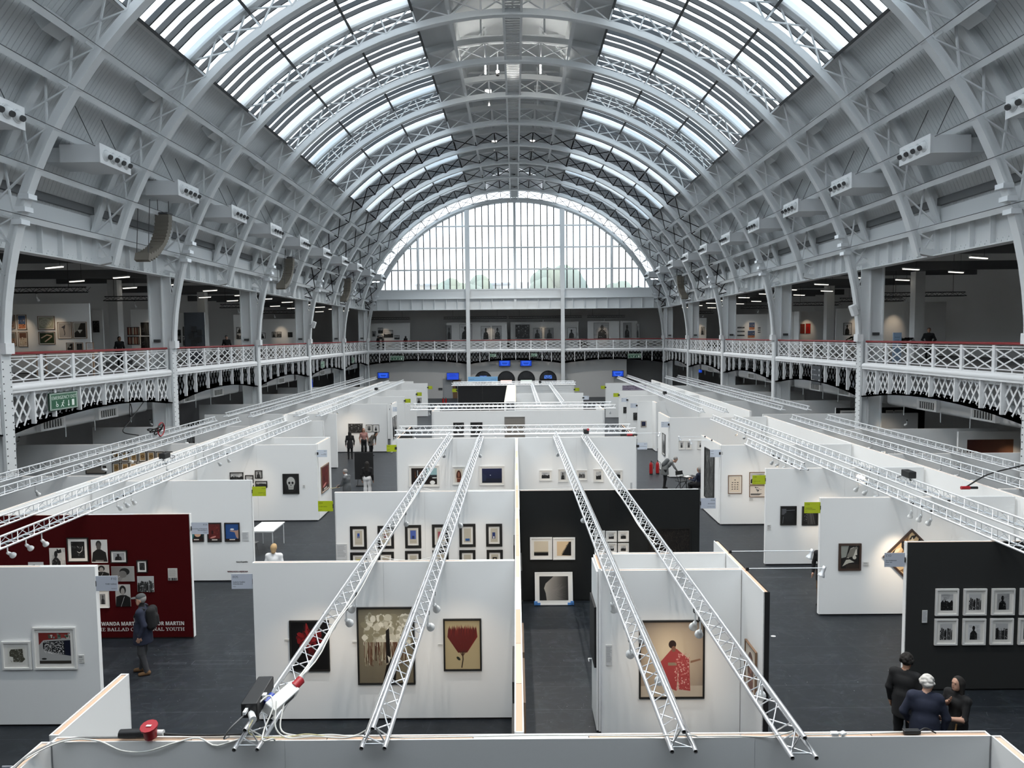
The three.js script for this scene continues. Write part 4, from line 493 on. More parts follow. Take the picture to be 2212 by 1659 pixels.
hang('warm', -28.05, (i) => A.gold[i % 5], (i) => `gold toned print in dark frame, ${i < 7 ? 'upper' : 'lower'} row, ${ORD[i % 7]} from the column`, { group: 'gold toned prints' }); hang('warm2', -28.05, [A.dune], ['wide dark-framed pale picture left of the gold prints']); hang('warm3', -33.55, [pool(1), pool(5)], ['small black frame behind the gold print wall', 'second small black frame behind the gold print wall']);
// side-facing pictures on the walls that run away from the viewer
picture('tall black bark picture on the side wall by the C07 tag', 7.54, 1.62, -27.85, 1.35, 2.0, 'black', A.bark, { ry: -Math.PI / 2 }); picture('brown interior picture on the side wall by the skull', -7.725, 1.5, -28.55, 1.15, 1.05, 'wood', A.redroom, { ry: Math.PI / 2 });
picture('first tall matted picture on the side wall by three women', -7.645, 1.5, -44.4, 0.62, 1.35, 'blackmat', pool(0), { ry: Math.PI / 2 }); picture('second tall matted picture on the side wall by three women', -7.645, 1.5, -45.15, 0.62, 1.35, 'blackmat', pool(4), { ry: Math.PI / 2 });
picture('wood-framed picture on the side wall beside the kimono', 3.905, 1.5, -11.72, 0.55, 0.8, 'wood', A.girl, { ry: -Math.PI / 2 });
picture('narrow white matted picture on the wall by the fire extinguishers', 7.565, 1.5, -36.6, 0.7, 1.1, 'blackmat', pool(2), { ry: -Math.PI / 2 });
{ // large matted print leaning on the floor with blue corner guards
  const t = thing('leaning_picture', 'large white matted print leaning on the floor with blue corner guards', 'picture', 0.95, 0.02, -18.52); t.rotation.x = -0.2;
  const j = new Join(); j.box(0, 0.83, 0, 1, 0.03, 0.03).box(0, 0.015, 0, 1, 0.03, 0.03).box(-0.485, 0.42, 0, 0.03, 0.8, 0.03).box(0.485, 0.42, 0, 0.03, 0.8, 0.03); j.mesh('frame', M.whiteFrame, t);
  box(t, 'mat_board', M.matBoard, 0, 0.42, 0, 0.95, 0.8, 0.012); const p = mesh('print', printGeo(A.moonrise), A.moonrise.m, t); p.position.set(0, 0.43, 0.0075); p.scale.set(0.76, 0.62, 1);
  for (const s of [-1, 1]) { const c = new Join(); c.box(s * 0.48, 0.05, 0.003, 0.09, 0.1, 0.05).box(s * 0.44, 0.03, 0.003, 0.16, 0.06, 0.05); c.mesh('corner_guard', M.blueTape, t); }
}
// ---------- booth tags ----------
const SIGNTEXT = { F10: ['TOBE Gallery', '', 'Budapest'], F09: ['Association of Hungarian', 'Photographers', 'Budapest'], E05: ['Galerie Sophie', 'Scheidecker', 'Paris'], C10: ['Ira Stehmann', 'Fine Art', 'Munich'], C09: ['Clémentine', 'de la Féronnière', 'Paris'], C08: ['', 'LARGE GLASS', 'London'], C07: ['Gallery', '', 'London'], D06: ['BILDHALLE', '', 'Amsterdam, Zürich'], F08: ['', 'INTERVALLE', 'Paris'], F07: ['Galerie', 'Photographie', 'Paris'], E04: ['CLAIR Gallery', '', 'Munich'], E03: ['', 'Gallery', 'Paris'], D05: ['Robert Hershkowitz', '', 'London'] };
const limeTags = new Set(['C09', 'C08', 'F08', 'E04', 'E03', 'F05', 'F04', 'F03', 'E02', 'D03', 'C03', 'C04']);
SIGNS.forEach(([code, z, x, y, w, h], i) => {
  const lime = limeTags.has(code), right = x < -6 || code[0] === 'D', [l1, l2, l3] = SIGNTEXT[code] ?? ['Gallery', '', 'London'], pale = Math.abs(z) > 24;
  const c = cell(256, (g) => {
    fill(g, lime ? '#aebc18' : pale ? '#ccd3de' : '#b9bfcb'); g.fillStyle = lime ? '#3a4000' : '#22262c'; g.textAlign = right ? 'right' : 'left'; const X = right ? 0.95 : 0.06;
    const T = (f, s, y0) => { g.save(); g.translate(X, y0); g.scale(0.7 / 100, 1 / 100); g.font = f; g.fillText(s, 0, 0); g.restore(); };
    T('20px sans-serif', code.replace('0', 'O'), 0.26); T('bold 11px serif', l1, 0.58); T('bold 11px serif', l2, 0.71); T('8px serif', l3, 0.87);
    if (lime) { g.save(); g.translate(right ? 0.05 : 0.97, 0.45); g.rotate(-Math.PI / 2); g.scale(0.01, 0.007); g.font = '6px sans-serif'; g.textAlign = 'left'; g.fillText('DISCOVERY', 0, 0); g.restore(); }
  });
  const first = SIGNS.findIndex((q) => q[0] === code) === i;
  const t = thing('booth_tag', `${lime ? 'lime green' : 'pale grey'} booth tag marked ${code} sticking out from a partition edge${first ? '' : ', the nearer one'}`, 'sign', x, y, z - 0.02);
  box(t, 'board', lime ? M.lime : M.tagGrey, 0, 0, -0.004, 0.4, 0.28, 0.008); const p = mesh('print', printGeo(c), c.m, t); p.position.z = 0.001; p.scale.set(0.396, 0.276, 1);
  box(t, 'clip', M.blackPlastic, (right ? -1 : 1) * 0.2, 0, -0.02, pale ? 0.14 : 0.018, 0.1, 0.06);
});
{ // tag whose edge shows at the lower left corner
  const c = cell(256, (g) => { fill(g, '#b9bfcb'); g.fillStyle = '#22262c'; g.save(); g.scale(0.007, 0.01); g.font = '20px sans-serif'; g.fillText('DO8', 8, 27); g.restore(); });
  const t = thing('booth_tag', 'grey booth tag beginning with D at the lower left corner', 'sign', -5.1, 2.62, -7.05); box(t, 'board', M.tagGrey, 0, 0, -0.004, 0.4, 0.28, 0.008); const p = mesh('print', printGeo(c), c.m, t); p.position.z = 0.001; p.scale.set(0.396, 0.276, 1); box(t, 'clip', M.blackPlastic, 0.2, 0, 0, 0.018, 0.1, 0.014);
}
// ---------- wall lettering ----------
const fonts = {}; for (const f of ['sans_bold', 'serif_regular', 'serif_bold']) fonts[f] = await new FontLoader().loadAsync(`fonts/droid/droid_${f}.typeface.json`);
function letters(label, text, font, x, y, z, w, size, material, group) {
  const g = new TextGeometry(text, { font: fonts[font], size, depth: 0.004, curveSegments: 3 }); g.computeBoundingBox(); const b = g.boundingBox; g.translate(-(b.min.x + b.max.x) / 2, 0, 0); g.scale(w / (b.max.x - b.min.x), 1, 1);
  const m = mesh('wall_lettering', g, material); m.position.set(x, y, z); return tag(m, label, 'lettering', group);
}
const vinyl = mat(0.6, 0.58, 0.56, 0.6), ink = mat(0.02, 0.02, 0.02, 0.6), maroon = mat(0.1, 0.02, 0.03, 0.6);
letters('bold white capital lettering along the bottom of the red wall', 'WANDA MARTIN & VIKTOR MARTIN', 'sans_bold', -8.92, 0.335, -16.605, 1.97, 0.09, vinyl); letters('thin white serif lettering under the bold line on the red wall', 'THE BALLAD OF ETERNAL YOUTH', 'serif_regular', -9.0, 0.2, -16.605, 2.14, 0.08, vinyl);
letters('small black italic title at the foot of the blue hand wall', 'Encyclopædia', 'serif_bold', -8.07, 0.57, -20.603, 0.34, 0.042, ink); letters('dark red capital name at the foot of the blue hand wall', 'WERONIKA GĘSICKA', 'sans_bold', -8.21, 0.28, -20.603, 0.6, 0.042, maroon);
// ---------- lighting trusses ----------
const BR = new THREE.CylinderGeometry(1, 1, 1, 6);
function truss(label, x, z, L, ry, o = {}) {   // triangular truss, along local z, apex up, from z back to z - L
  const { y = 3.03, part = false, flip = false } = o, t = thing('lighting_truss', label, 'truss', x, y, z, ry), w = 0.115, hgt = 0.2, al = part ? M.alu : M.aluDull;
  const C = flip ? [[-w, hgt], [w, hgt], [0, 0]] : [[-w, 0], [w, 0], [0, hgt]];
  for (const [cx, cy] of C) { const m = rod(t, 'chord', al, V(cx, cy, 0), V(cx, cy, -L), 0.024, hollow); if (part) { const e = mesh('chord_mouth', CYL, M.hole, t); e.rotation.x = Math.PI / 2; e.scale.set(0.019, 0.02, 0.019); e.position.set(cx, cy, -0.03); } }
  const n = Math.round(L / 0.25), d = L / n, J = new Join();
  for (let f = 0; f < 3; f++) {
    const a = C[f], b = C[(f + 1) % 3];
    for (let i = 0; i < n; i++) { const p = i % 2 ? a : b, q = i % 2 ? b : a, P0 = V(p[0], p[1], -i * d - 0.05), Q0 = V(q[0], q[1], -(i + 1) * d + 0.03); if (part) rod(t, 'brace', al, P0, Q0, 0.008, BR); else J.rod(P0, Q0, 0.008); }
    for (const e of [0.08, L - 0.08]) J.rod(V(a[0], a[1], -e), V(b[0], b[1], -e), 0.008);
  }
  for (let e = 3; e < L - 1; e += 3) for (const [cx, cy] of C) J.rod(V(cx, cy, -e - 0.06), V(cx, cy, -e + 0.06), 0.03);
  stuff(J.mesh(part ? 'couplers' : 'braces', al, t)); return t;
}
const TR = [];
[[-2.72, -6.86, 22.1, 'nearest the dark red flower'], [-1.455, -6.87, 22.1, 'crossing the white blossom picture'], [1.61, -6.78, 22.15, 'crossing the store room end by the passage'], [2.74, -6.66, 22.3, 'crossing the corner of the kimono picture']].forEach(([x, z, L, w]) => TR.push(truss('long aluminium truss over the centre block, ' + w, x, z, L, 0, { part: true })));
[[-10.27, -13, 22.3, 'skull side, nearer the aisle', true], [-11.5, -14, 21.4, 'skull side, nearer the spine wall', true], [9.45, -12.4, 22, 'charcoal wall side, nearer the aisle', true], [10.45, -13.4, 20.9, 'charcoal wall side, nearer the spine wall', true], [-13.75, -15, 20.3, 'beyond the skull side spine wall, inner', false], [-15.1, -15, 20.7, 'beyond the skull side spine wall, outer', false], [13.2, -14, 20.2, 'beyond the charcoal side spine wall, inner', false], [14.8, -14, 20, 'beyond the charcoal side spine wall, outer', false]].forEach(([x, z, L, w, part]) => truss('long aluminium truss over the side booths, near run, ' + w, x, z, L, 0, { part: false }));
[[-11.55, -37.4, 27.5, 'skull side, nearer the spine wall'], [-10.35, -37.3, 28.5, 'skull side, nearer the aisle'], [-13.9, -37.2, 34, 'beyond the skull side spine wall, inner'], [-15.3, -37.5, 34, 'beyond the skull side spine wall, outer'], [9.75, -37.4, 31, 'charcoal wall side, nearer the aisle'], [10.95, -37.3, 33, 'charcoal wall side, nearer the spine wall'], [14.25, -38.2, 30, 'beyond the charcoal side spine wall, inner'], [15.6, -38.1, 31, 'beyond the charcoal side spine wall, outer']].forEach(([x, z, L, w]) => truss('long aluminium truss over the side booths, far run, ' + w, x, z, L, 0));
truss('short aluminium truss ending above the C08 tag', 8.6, -21.3, 5.25, 0);
[[-5.08, -29.8, 10.05, 'first cross truss behind the seascape wall, nearer'], [-5.1, -31.1, 10.05, 'first cross truss behind the seascape wall, farther'], [-5.93, -40.1, 11.5, 'second cross truss by the beige picture, nearer'], [-5.97, -41.7, 11.5, 'second cross truss by the beige picture, farther'], [-5.4, -60, 10.4, 'third cross truss by the blue-black wall, nearer'], [-5.4, -61.6, 10.4, 'third cross truss by the blue-black wall, farther']].forEach(([x, z, L, w]) => truss('aluminium ' + w, x, z, L, -Math.PI / 2));
[[1.35, -42.5, 17.5, 'inner'], [2.85, -42.5, 17.5, 'outer']].forEach(([x, z, L, w]) => truss(`long truss between the second and third cross trusses, ${w}`, x, z, L, 0));
// ---------- spotlights ----------
const spotBody = new THREE.LatheGeometry([[0, 0], [0.03, 0], [0.034, 0.05], [0.034, 0.11], [0.06, 0.16], [0.062, 0.19], [0.055, 0.19], [0.05, 0.175], [0, 0.175]].map(([x, y]) => new THREE.Vector2(x, y)), 16), lensGeo = new THREE.CircleGeometry(0.05, 16);
let nSpot = 0;
function spot(where, x, y, z, tx, ty, tz, on, k = 4.5, o = {}) {
  const t = thing('spotlight', `small white spotlight ${where}`, 'spotlight', x, y, z);
  const dir = V(tx - x, ty - y, tz - z).normalize(), head = new THREE.Group(); head.name = 'head'; head.position.set(0, -0.16, 0); head.quaternion.setFromUnitVectors(UPY, dir); t.add(head);
  mesh('body', spotBody, M.plastic, head); const ln = mesh('lens', lensGeo, on ? M.lampWarm : M.hole, head); ln.position.y = 0.178; ln.rotation.x = -Math.PI / 2;
  rod(t, 'stem', M.plastic, V(0, 0.02, 0), V(0, -0.16, 0), 0.012, CYL6); box(t, 'clamp', M.blackPlastic, 0, 0.02, 0, 0.05, 0.05, 0.05);
  if (on) { const l = new THREE.SpotLight(new THREE.Color().setRGB(1, 0.8, 0.58), k, 0, 0.42, 0.9, 2); l.castShadow = true; l.shadow.radius = 2; l.name = 'spotlight_beam'; l.position.copy(dir).multiplyScalar(0.24).add(V(0, -0.16, 0)); l.target.position.copy(dir).multiplyScalar(3); t.add(l, l.target); }
}
// over the centre block: aimed at the pictures behind
[[-2.6, -11.2, -12.9, 'aimed at the dark red flower', 1, -3.85], [-2.6, -10.6, -12.9, 'aimed at the white blossom', 1, -2.4], [-1.34, -10.4, -12.9, 'aimed at the red thistle-like flower', 1, -1.0], [-1.34, -11.2, -12.9, 'by the thistle-like flower, unlit', 0, -1.0], [1.73, -9.9, -12.3, 'aimed at the kimono, first', 1, 2.5], [1.5, -9.4, -12.3, 'left of the kimono, first', 0, 2], [1.5, -11.2, -12.3, 'left of the kimono, second', 0, 2], [1.73, -8.6, -12.3, 'left of the kimono, third', 0, 2.5], [2.62, -10.4, -12.3, 'first of the pair above the kimono', 0, 2.7], [2.62, -10.1, -12.3, 'second of the pair above the kimono', 1, 2.9], [2.86, -8.2, -12.3, 'at the near end of the fourth truss', 0, 3.9], [-2.84, -16.2, -18.85, 'aimed at the first collages', 1, -4.1], [-1.34, -16.2, -18.85, 'aimed at the last collages', 1, -0.9], [-2.6, -16.4, -18.85, 'aimed at the middle collages', 1, -2.6], [1.6, -16.6, -18.85, 'aimed at the two square prints', 1, 0.9], [2.85, -16.4, -18.85, 'aimed at the small squares and forest', 1, 3.2], [-2.6, -25.8, -28.9, 'aimed at the interior picture behind the first truss', 1, -3.6], [-1.34, -25.8, -28.9, 'aimed at the night seascape', 1, -1], [1.5, -25.9, -28.9, 'aimed at the small white frames', 1, 1.5], [2.86, -25.9, -28.9, 'aimed at the last small white frames', 1, 3.4]].forEach(([x, z, wz, w, on, tx]) => spot('over the centre block, ' + w, x, 3.0, z, tx, 1.3, wz, on));
// side booths
[[-10.3, -14.2, -16.6, 'shining at the red wall, nearest the truss start', 1], [-10.3, -14.75, -16.6, 'over the red wall, unlit', 0], [-10.2, -15.1, -16.6, 'over the red wall lettering', 0], [-10.3, -18.2, -20.6, 'first of the trio before the blue hand wall', 0], [-10.3, -18.55, -20.6, 'second of the trio before the blue hand wall', 1], [-10.3, -18.9, -20.6, 'third of the trio before the blue hand wall', 0], [-10.3, -24.5, -27.5, 'first before the skull wall', 1], [-10.3, -25.3, -27.5, 'second before the skull wall', 0], [-10.3, -30.5, -35.5, 'beyond the skull wall', 0], [-11.5, -23.3, -27.5, 'by the black power box', 0], [-11.5, -26.1, -27.5, 'beyond the black power box', 0], [9.45, -17, -17.7, 'over the diamond picture, first', 0], [9.45, -16.6, -17.7, 'over the diamond picture, second', 1], [9.45, -16.2, -17.7, 'over the diamond picture, third', 1], [9.45, -18.6, -21.7, 'first before the machine pictures', 0], [9.45, -19.2, -21.7, 'second before the machine pictures', 1], [9.45, -19.7, -21.7, 'third before the machine pictures', 1], [10.45, -14.6, -17.7, 'lit, by the right edge, inner truss', 1], [10.45, -14.0, -17.7, 'unlit, by the right edge, inner truss', 0], [10.45, -17.2, -21.7, 'hanging alone before the machine pictures', 0], [10.45, -18.2, -21.7, 'second alone before the machine pictures', 0], [10.45, -20.6, -26.4, 'in the row of four on the inner truss, first', 0], [10.45, -21.1, -26.4, 'in the row of four on the inner truss, second', 1], [10.45, -21.6, -26.4, 'in the row of four on the inner truss, third', 0], [8.6, -22.3, -26.4, 'on the short truss, first', 1], [8.6, -22.8, -26.4, 'on the short truss, second', 1], [8.6, -23.4, -26.4, 'on the short truss, third', 0], [8.6, -23.9, -26.4, 'on the short truss, fourth', 0], [9.45, -29.5, -35.4, 'before the three small white frames', 1], [9.45, -30.6, -35.4, 'before the three small white frames, unlit', 0], [10.45, -30, -35.4, 'pair above the spine wall, first', 0], [10.45, -30.4, -35.4, 'pair above the spine wall, second', 1], [13.2, -20.5, -24.2, 'first beyond the charcoal side spine wall', 1], [13.2, -21.3, -24.2, 'second beyond the charcoal side spine wall', 1], [13.2, -22.2, -24.2, 'third beyond the charcoal side spine wall', 0], [13.2, -24.9, -30.5, 'fourth beyond the charcoal side spine wall', 1], [13.2, -25.6, -30.5, 'fifth beyond the charcoal side spine wall', 0], [13.2, -26.6, -30.5, 'sixth beyond the charcoal side spine wall', 1], [13.2, -17.0, -18.6, 'seventh beyond the charcoal side spine wall', 1], [13.2, -16.6, -18.6, 'eighth beyond the charcoal side spine wall', 0], [-13.75, -23.5, -28, 'first shining at the gold prints', 1], [-13.75, -25.2, -28, 'second shining at the gold prints', 1], [-15.1, -24.4, -28, 'third shining at the gold prints', 1], [-15.1, -25.6, -28, 'fourth shining at the gold prints', 1], [-13.75, -21.8, -28, 'beyond the skull side spine wall, unlit', 0], [-13.75, -20.2, -21.5, 'beyond the skull side spine wall, second unlit', 0], [-13.75, -29.5, -33.5, 'behind the gold print wall', 1], [-10.35, -40.5, -44.2, 'before the three women', 1], [-10.35, -41.2, -44.2, 'above the three women', 1]].forEach(([x, z, wz, w, on]) => spot(w, x, 3.0, z, x + (Math.abs(z - wz) > 3.4 ? 0.3 : 0), 1.4, wz, on));
// under the cross trusses
[[-4.3, -30, 1], [-3.2, -30, 0], [-0.9, -30, 0], [0.9, -30, 0], [1.8, -30, 0], [-4.9, -40.2, 1], [-4.2, -40.2, 0], [-2.0, -40.2, 0], [-1.5, -40.2, 0], [0.6, -40.2, 0], [1.9, -40.2, 0], [2.7, -40.2, 0], [4.9, -40.2, 1], [5.3, -40.2, 0]].forEach(([x, z, on], i) => spot(`under the ${i < 5 ? 'first' : 'second'} cross truss, ${ORD[i < 5 ? i : i - 5]} from the F booth end`, x, 3.0, z, x, 1.2, -39.6 + (i < 5 ? 0 : -3), on, 3));
// outreach arms with lamps from the side wall beside the kimono, and by the C07 wall
[[4.0, -13.3, 5.55, 'upper arm lamp reaching into the aisle by the kimono wall'], [4.0, -12.3, 5.35, 'lower arm lamp reaching into the aisle by the kimono wall'], [7.55, -27.6, 6.7, 'arm lamp reaching from the bark picture wall'], [7.55, -28.6, 6.5, 'second arm lamp reaching from the bark picture wall'], [4.95, -29.8, 6.0, 'arm lamp at the end of the first cross truss'], [-7.7, -44.1, -6.6, 'arm lamp by the three women']].forEach(([x, z, x1, w]) => { const t = thing('arm_lamp', w, 'lamp', x, 3.02, z); rod(t, 'arm', M.aluDull, V(0, 0, 0), V(x1 - x, 0, 0), 0.009, CYL6); const b = mesh('shade', spotBody, M.aluDull, t); b.position.set(x1 - x, 0.03, 0); b.rotation.z = Math.PI + (x1 > x ? -0.35 : 0.35); box(t, 'clamp', M.blackPlastic, 0, 0, 0, 0.05, 0.05, 0.05); });
// ---------- cables and power boxes along the front wall ----------
const lay = (label, material, r, pts, o) => tag(cable(null, 'cable', material, pts, r), label, 'cable');
lay('thick grey cable bundle curling over the front wall corner', M.cableG, 0.014, [[-4.75, 3.03, -5.2], [-4.78, 3.03, -6.2], [-4.8, 3.05, -6.8], [-4.6, 3.04, -7.05], [-4.2, 3.03, -7.1], [-3.95, 3.02, -7.12]]);
lay('white cable looping below the front wall edge by the red plug', M.cableW, 0.009, [[-4.82, 3.03, -5.2], [-4.84, 3.04, -6.6], [-4.62, 3.05, -7.0], [-4.3, 3.03, -7.04], [-4.05, 2.93, -7.03], [-3.8, 2.92, -7.03], [-3.5, 3.0, -7.05], [-3.3, 3.02, -7.1], [-3.1, 2.97, -7.04], [-2.95, 3.0, -7.05], [-2.8, 3.03, -7.1]]);
lay('black cable from the red plug toward the first truss', M.cableB, 0.011, [[-3.72, 3.06, -7.12], [-3.5, 3.03, -7.14], [-3.1, 3.02, -7.15], [-2.85, 3.03, -7.15]]);
lay('white cable lying on the front wall between the first two trusses', M.cableW, 0.008, [[-2.55, 3.3, -7.3], [-2.5, 3.1, -7.12], [-2.4, 3.02, -7.1], [-2.1, 3.015, -7.12], [-1.8, 3.02, -7.08], [-1.62, 3.06, -7.05], [-1.55, 3.1, -6.95]]);
lay('second white cable lying on the front wall between the first two trusses', M.cableW, 0.008, [[-2.5, 3.25, -7.4], [-2.46, 3.06, -7.16], [-2.3, 3.015, -7.14], [-1.95, 3.02, -7.14], [-1.7, 3.02, -7.12], [-1.55, 3.12, -7.05]]);
lay('white cable running along the front wall past the spine wall', M.cableW, 0.008, [[-1.3, 3.1, -6.95], [-1.2, 3.02, -7.08], [-0.6, 3.012, -7.1], [0.2, 3.012, -7.12], [1.0, 3.012, -7.1], [1.4, 3.03, -7.06], [1.5, 3.1, -6.95], [1.7, 3.1, -6.95], [1.8, 3.03, -7.05]]);
lay('white cable along the front wall rising to the kimono corner truss', M.cableW, 0.008, [[1.8, 3.02, -7.06], [2.2, 3.012, -7.08], [2.5, 3.02, -7.05], [2.62, 3.1, -6.95], [2.72, 3.16, -6.9]]);
lay('white cable along the front wall below the black dress', M.cableW, 0.008, [[2.9, 3.02, -7.08], [3.3, 3.012, -7.1], [3.7, 3.012, -7.12], [4.0, 3.013, -7.14]]);
lay('white cable sagging along the first long truss', M.cableW, 0.012, [[-2.6, 3.16, -7.6], [-2.58, 3.1, -8.6], [-2.57, 3.13, -9.6], [-2.58, 3.08, -10.6], [-2.58, 3.13, -12], [-2.58, 3.08, -14], [-2.58, 3.12, -17], [-2.6, 3.1, -21], [-2.62, 3.12, -26]]);
lay('second white cable sagging along the first long truss', M.cableW, 0.009, [[-2.62, 3.2, -7.6], [-2.55, 3.05, -8.8], [-2.56, 3.1, -9.8], [-2.55, 3.03, -11.2], [-2.56, 3.1, -13], [-2.56, 3.1, -18]]);
lay('grey cable clipped along the second long truss', M.cableG, 0.008, [[-1.56, 3.1, -7], [-1.52, 3.22, -8], [-1.53, 3.2, -10], [-1.52, 3.22, -13], [-1.53, 3.2, -17], [-1.52, 3.2, -26]]);
lay('grey cable clipped along the third long truss', M.cableG, 0.008, [[1.7, 3.1, -7], [1.68, 3.22, -8.2], [1.69, 3.2, -10], [1.68, 3.22, -13], [1.69, 3.2, -17], [1.68, 3.2, -26]]);
lay('white cable sagging along the fourth long truss', M.cableW, 0.009, [[2.66, 3.1, -13.5], [2.6, 3.03, -15], [2.6, 3.08, -17], [2.6, 3.02, -19], [2.6, 3.07, -22], [2.6, 3.02, -25], [2.65, 3.1, -27.5]]);
lay('white cable along the top of the collage wall', M.cableW, 0.008, [[-2.5, 3.1, -18.85], [-2.2, 3.02, -18.9], [-1.4, 3.02, -18.9], [-0.7, 3.03, -18.88], [0.5, 3.02, -18.9], [1.5, 3.05, -18.9]]);
lay('white cable along the top of the flower wall', M.cableW, 0.007, [[-2.5, 3.1, -12.9], [-2.2, 3.02, -12.95], [-1.8, 3.02, -12.95], [-1.5, 3.1, -12.9]]);
lay('dark cable swinging from the gallery to the skull side trusses', M.cableB, 0.02, [[-17.0, 4.3, -32.6], [-16.9, 3.6, -31.2], [-16.3, 3.3, -29.5], [-15.3, 3.25, -28.8]]); lay('dark cable swinging from the gallery to the charcoal side trusses', M.cableB, 0.02, [[17.2, 3.9, -22.5], [16.2, 3.45, -21.6], [14.8, 3.3, -20.6], [13, 3.2, -19.6], [11.6, 3.1, -18.4]]);
{
  const t = thing('power_plug', 'large red round power plug lying on the front wall', 'plug', -3.95, 3.02, -7.12); rod(t, 'sleeve', M.blackPlastic, V(-0.16, 0.035, 0), V(0.12, 0.045, 0), 0.045); const cap = rod(t, 'cap', M.redPlastic, V(0.17, 0.02, 0.02), V(0.17, 0.13, 0.05), 0.065); rod(t, 'lid', M.redPlastic, V(0.17, 0.13, 0.05), V(0.17, 0.15, 0.056), 0.085); box(t, 'sticker', M.plastic, 0.17, 0.153, 0.057, 0.05, 0.004, 0.03); rod(t, 'gland', M.plastic, V(0.22, 0.045, 0), V(0.29, 0.045, 0), 0.03);
  const b = thing('dimmer_box', 'black control box with white plugs at the near end of the first truss', 'box', -2.78, 3.3, -7.4); b.rotation.y = 0.05; mesh('case', new RoundedBoxGeometry(0.17, 0.16, 0.6, 2, 0.015), M.blackPlastic, b); rod(b, 'white_plug', M.plastic, V(0.02, -0.03, 0.3), V(0.08, -0.03, 0.42), 0.035); box(b, 'white_plug', M.plastic, -0.02, 0.02, 0.34, 0.03, 0.03, 0.1); box(b, 'white_plug', M.plastic, 0.09, 0.05, 0.1, 0.06, 0.05, 0.06); rod(b, 'hook_clamp', M.blackPlastic, V(0.04, -0.05, 0.2), V(0.04, -0.16, 0.2), 0.03);
  const s = thing('socket_box', 'pale grey socket box with red and blue connectors on the first truss', 'box', -2.55, 3.24, -7.45); s.rotation.set(0.1, -0.35, -0.5); mesh('case', new RoundedBoxGeometry(0.14, 0.12, 0.42, 2, 0.012), M.plastic, s); box(s, 'window', M.gasket, 0.072, 0.01, -0.05, 0.006, 0.06, 0.16); rod(s, 'red_connector', M.redPlastic, V(0, 0.03, -0.2), V(0, 0.06, -0.31), 0.05); rod(s, 'blue_connector', M.bluePlastic, V(-0.1, -0.02, 0.02), V(-0.08, -0.02, 0.16), 0.045); rod(s, 'latch', M.blackPlastic, V(0.05, -0.02, 0.2), V(0.05, -0.05, 0.24), 0.02);
  const cl = lay('loop of white cables around the power boxes on the first truss', M.cableW, 0.009, [[-2.75, 3.3, -7.1], [-2.62, 3.36, -7.3], [-2.55, 3.3, -7.2], [-2.58, 3.15, -7.0], [-2.56, 3.1, -6.9], [-2.5, 3.06, -7.0], [-2.5, 3.0, -7.08]]); lay('grey cable hanging from the black control box', M.cableG, 0.009, [[-2.8, 3.28, -7.05], [-2.9, 3.2, -6.95], [-2.98, 3.08, -6.98], [-2.98, 3.03, -7.1]]); lay('yellow-green earth wire at the first truss', M.cableY, 0.005, [[-2.68, 3.28, -7.0], [-2.7, 3.2, -6.9], [-2.66, 3.12, -6.95], [-2.4, 3.02, -7.1], [-2.2, 3.04, -7.12], [-2.0, 3.02, -7.12]]);
  const d = thing('adapter', 'small black adapter lying on the front wall by the black dress', 'adapter', 4.02, 3.02, -7.13); mesh('case', new RoundedBoxGeometry(0.17, 0.04, 0.06, 2, 0.01), M.blackPlastic, d); cable(d, 'lead', M.cableB, [[0.08, 0, 0], [0.16, 0.02, -0.02], [0.24, -0.01, 0.02]], 0.008);
  const w = thing('connector_block', 'white connector block lying on the front wall', 'connector', 3.22, 3.02, -7.1); mesh('body', new RoundedBoxGeometry(0.08, 0.035, 0.05, 2, 0.012), M.plastic, w); const w2 = mesh('body', new RoundedBoxGeometry(0.07, 0.035, 0.05, 2, 0.012), M.plastic, w); w2.position.x = 0.085; w2.rotation.y = 0.5;
  [[-11.5, 3.33, -23.2, 'black power box on the skull side truss'], [10.45, 3.34, -19.0, 'black power box on the charcoal side truss'], [-10.35, 3.32, -53, 'black power box on the far skull side truss'], [9.75, 3.32, -47, 'black power box on the far charcoal side truss'], [2.75, 3.34, -28.2, 'red and black power box where the fourth truss meets the cross truss'], [2.0, 3.32, -59.6, 'black power box on the third cross truss']].forEach(([x, y, z, l]) => { const b2 = thing('power_box', l, 'box', x, y, z); mesh('case', new RoundedBoxGeometry(0.2, 0.18, 0.4, 2, 0.02), M.blackPlastic, b2); rod(b2, 'hook_clamp', M.blackPlastic, V(0, -0.08, 0.1), V(0, -0.16, 0.1), 0.03); if (x === 2.75) rod(b2, 'red_connector', M.redPlastic, V(0.06, 0.05, 0.1), V(0.06, 0.1, 0.25), 0.05); else cable(b2, 'lead', M.cableB, [[0, 0, -0.2], [0.15, -0.1, -0.4], [-0.05, -0.2, -0.5]], 0.01); });
  [[11.6, 3.05, -18.4, 'red power plug on the charcoal side spine wall'], [4.6, 3.04, -28.95, 'red and black plug on the seascape wall end']].forEach(([x, y, z, l]) => { const q = thing('power_plug', l, 'plug', x, y, z); rod(q, 'cap', M.redPlastic, V(-0.12, 0.03, 0), V(0.1, 0.03, 0), 0.045); rod(q, 'sleeve', M.blackPlastic, V(0.1, 0.03, 0), V(0.3, 0.03, 0), 0.035); });
}
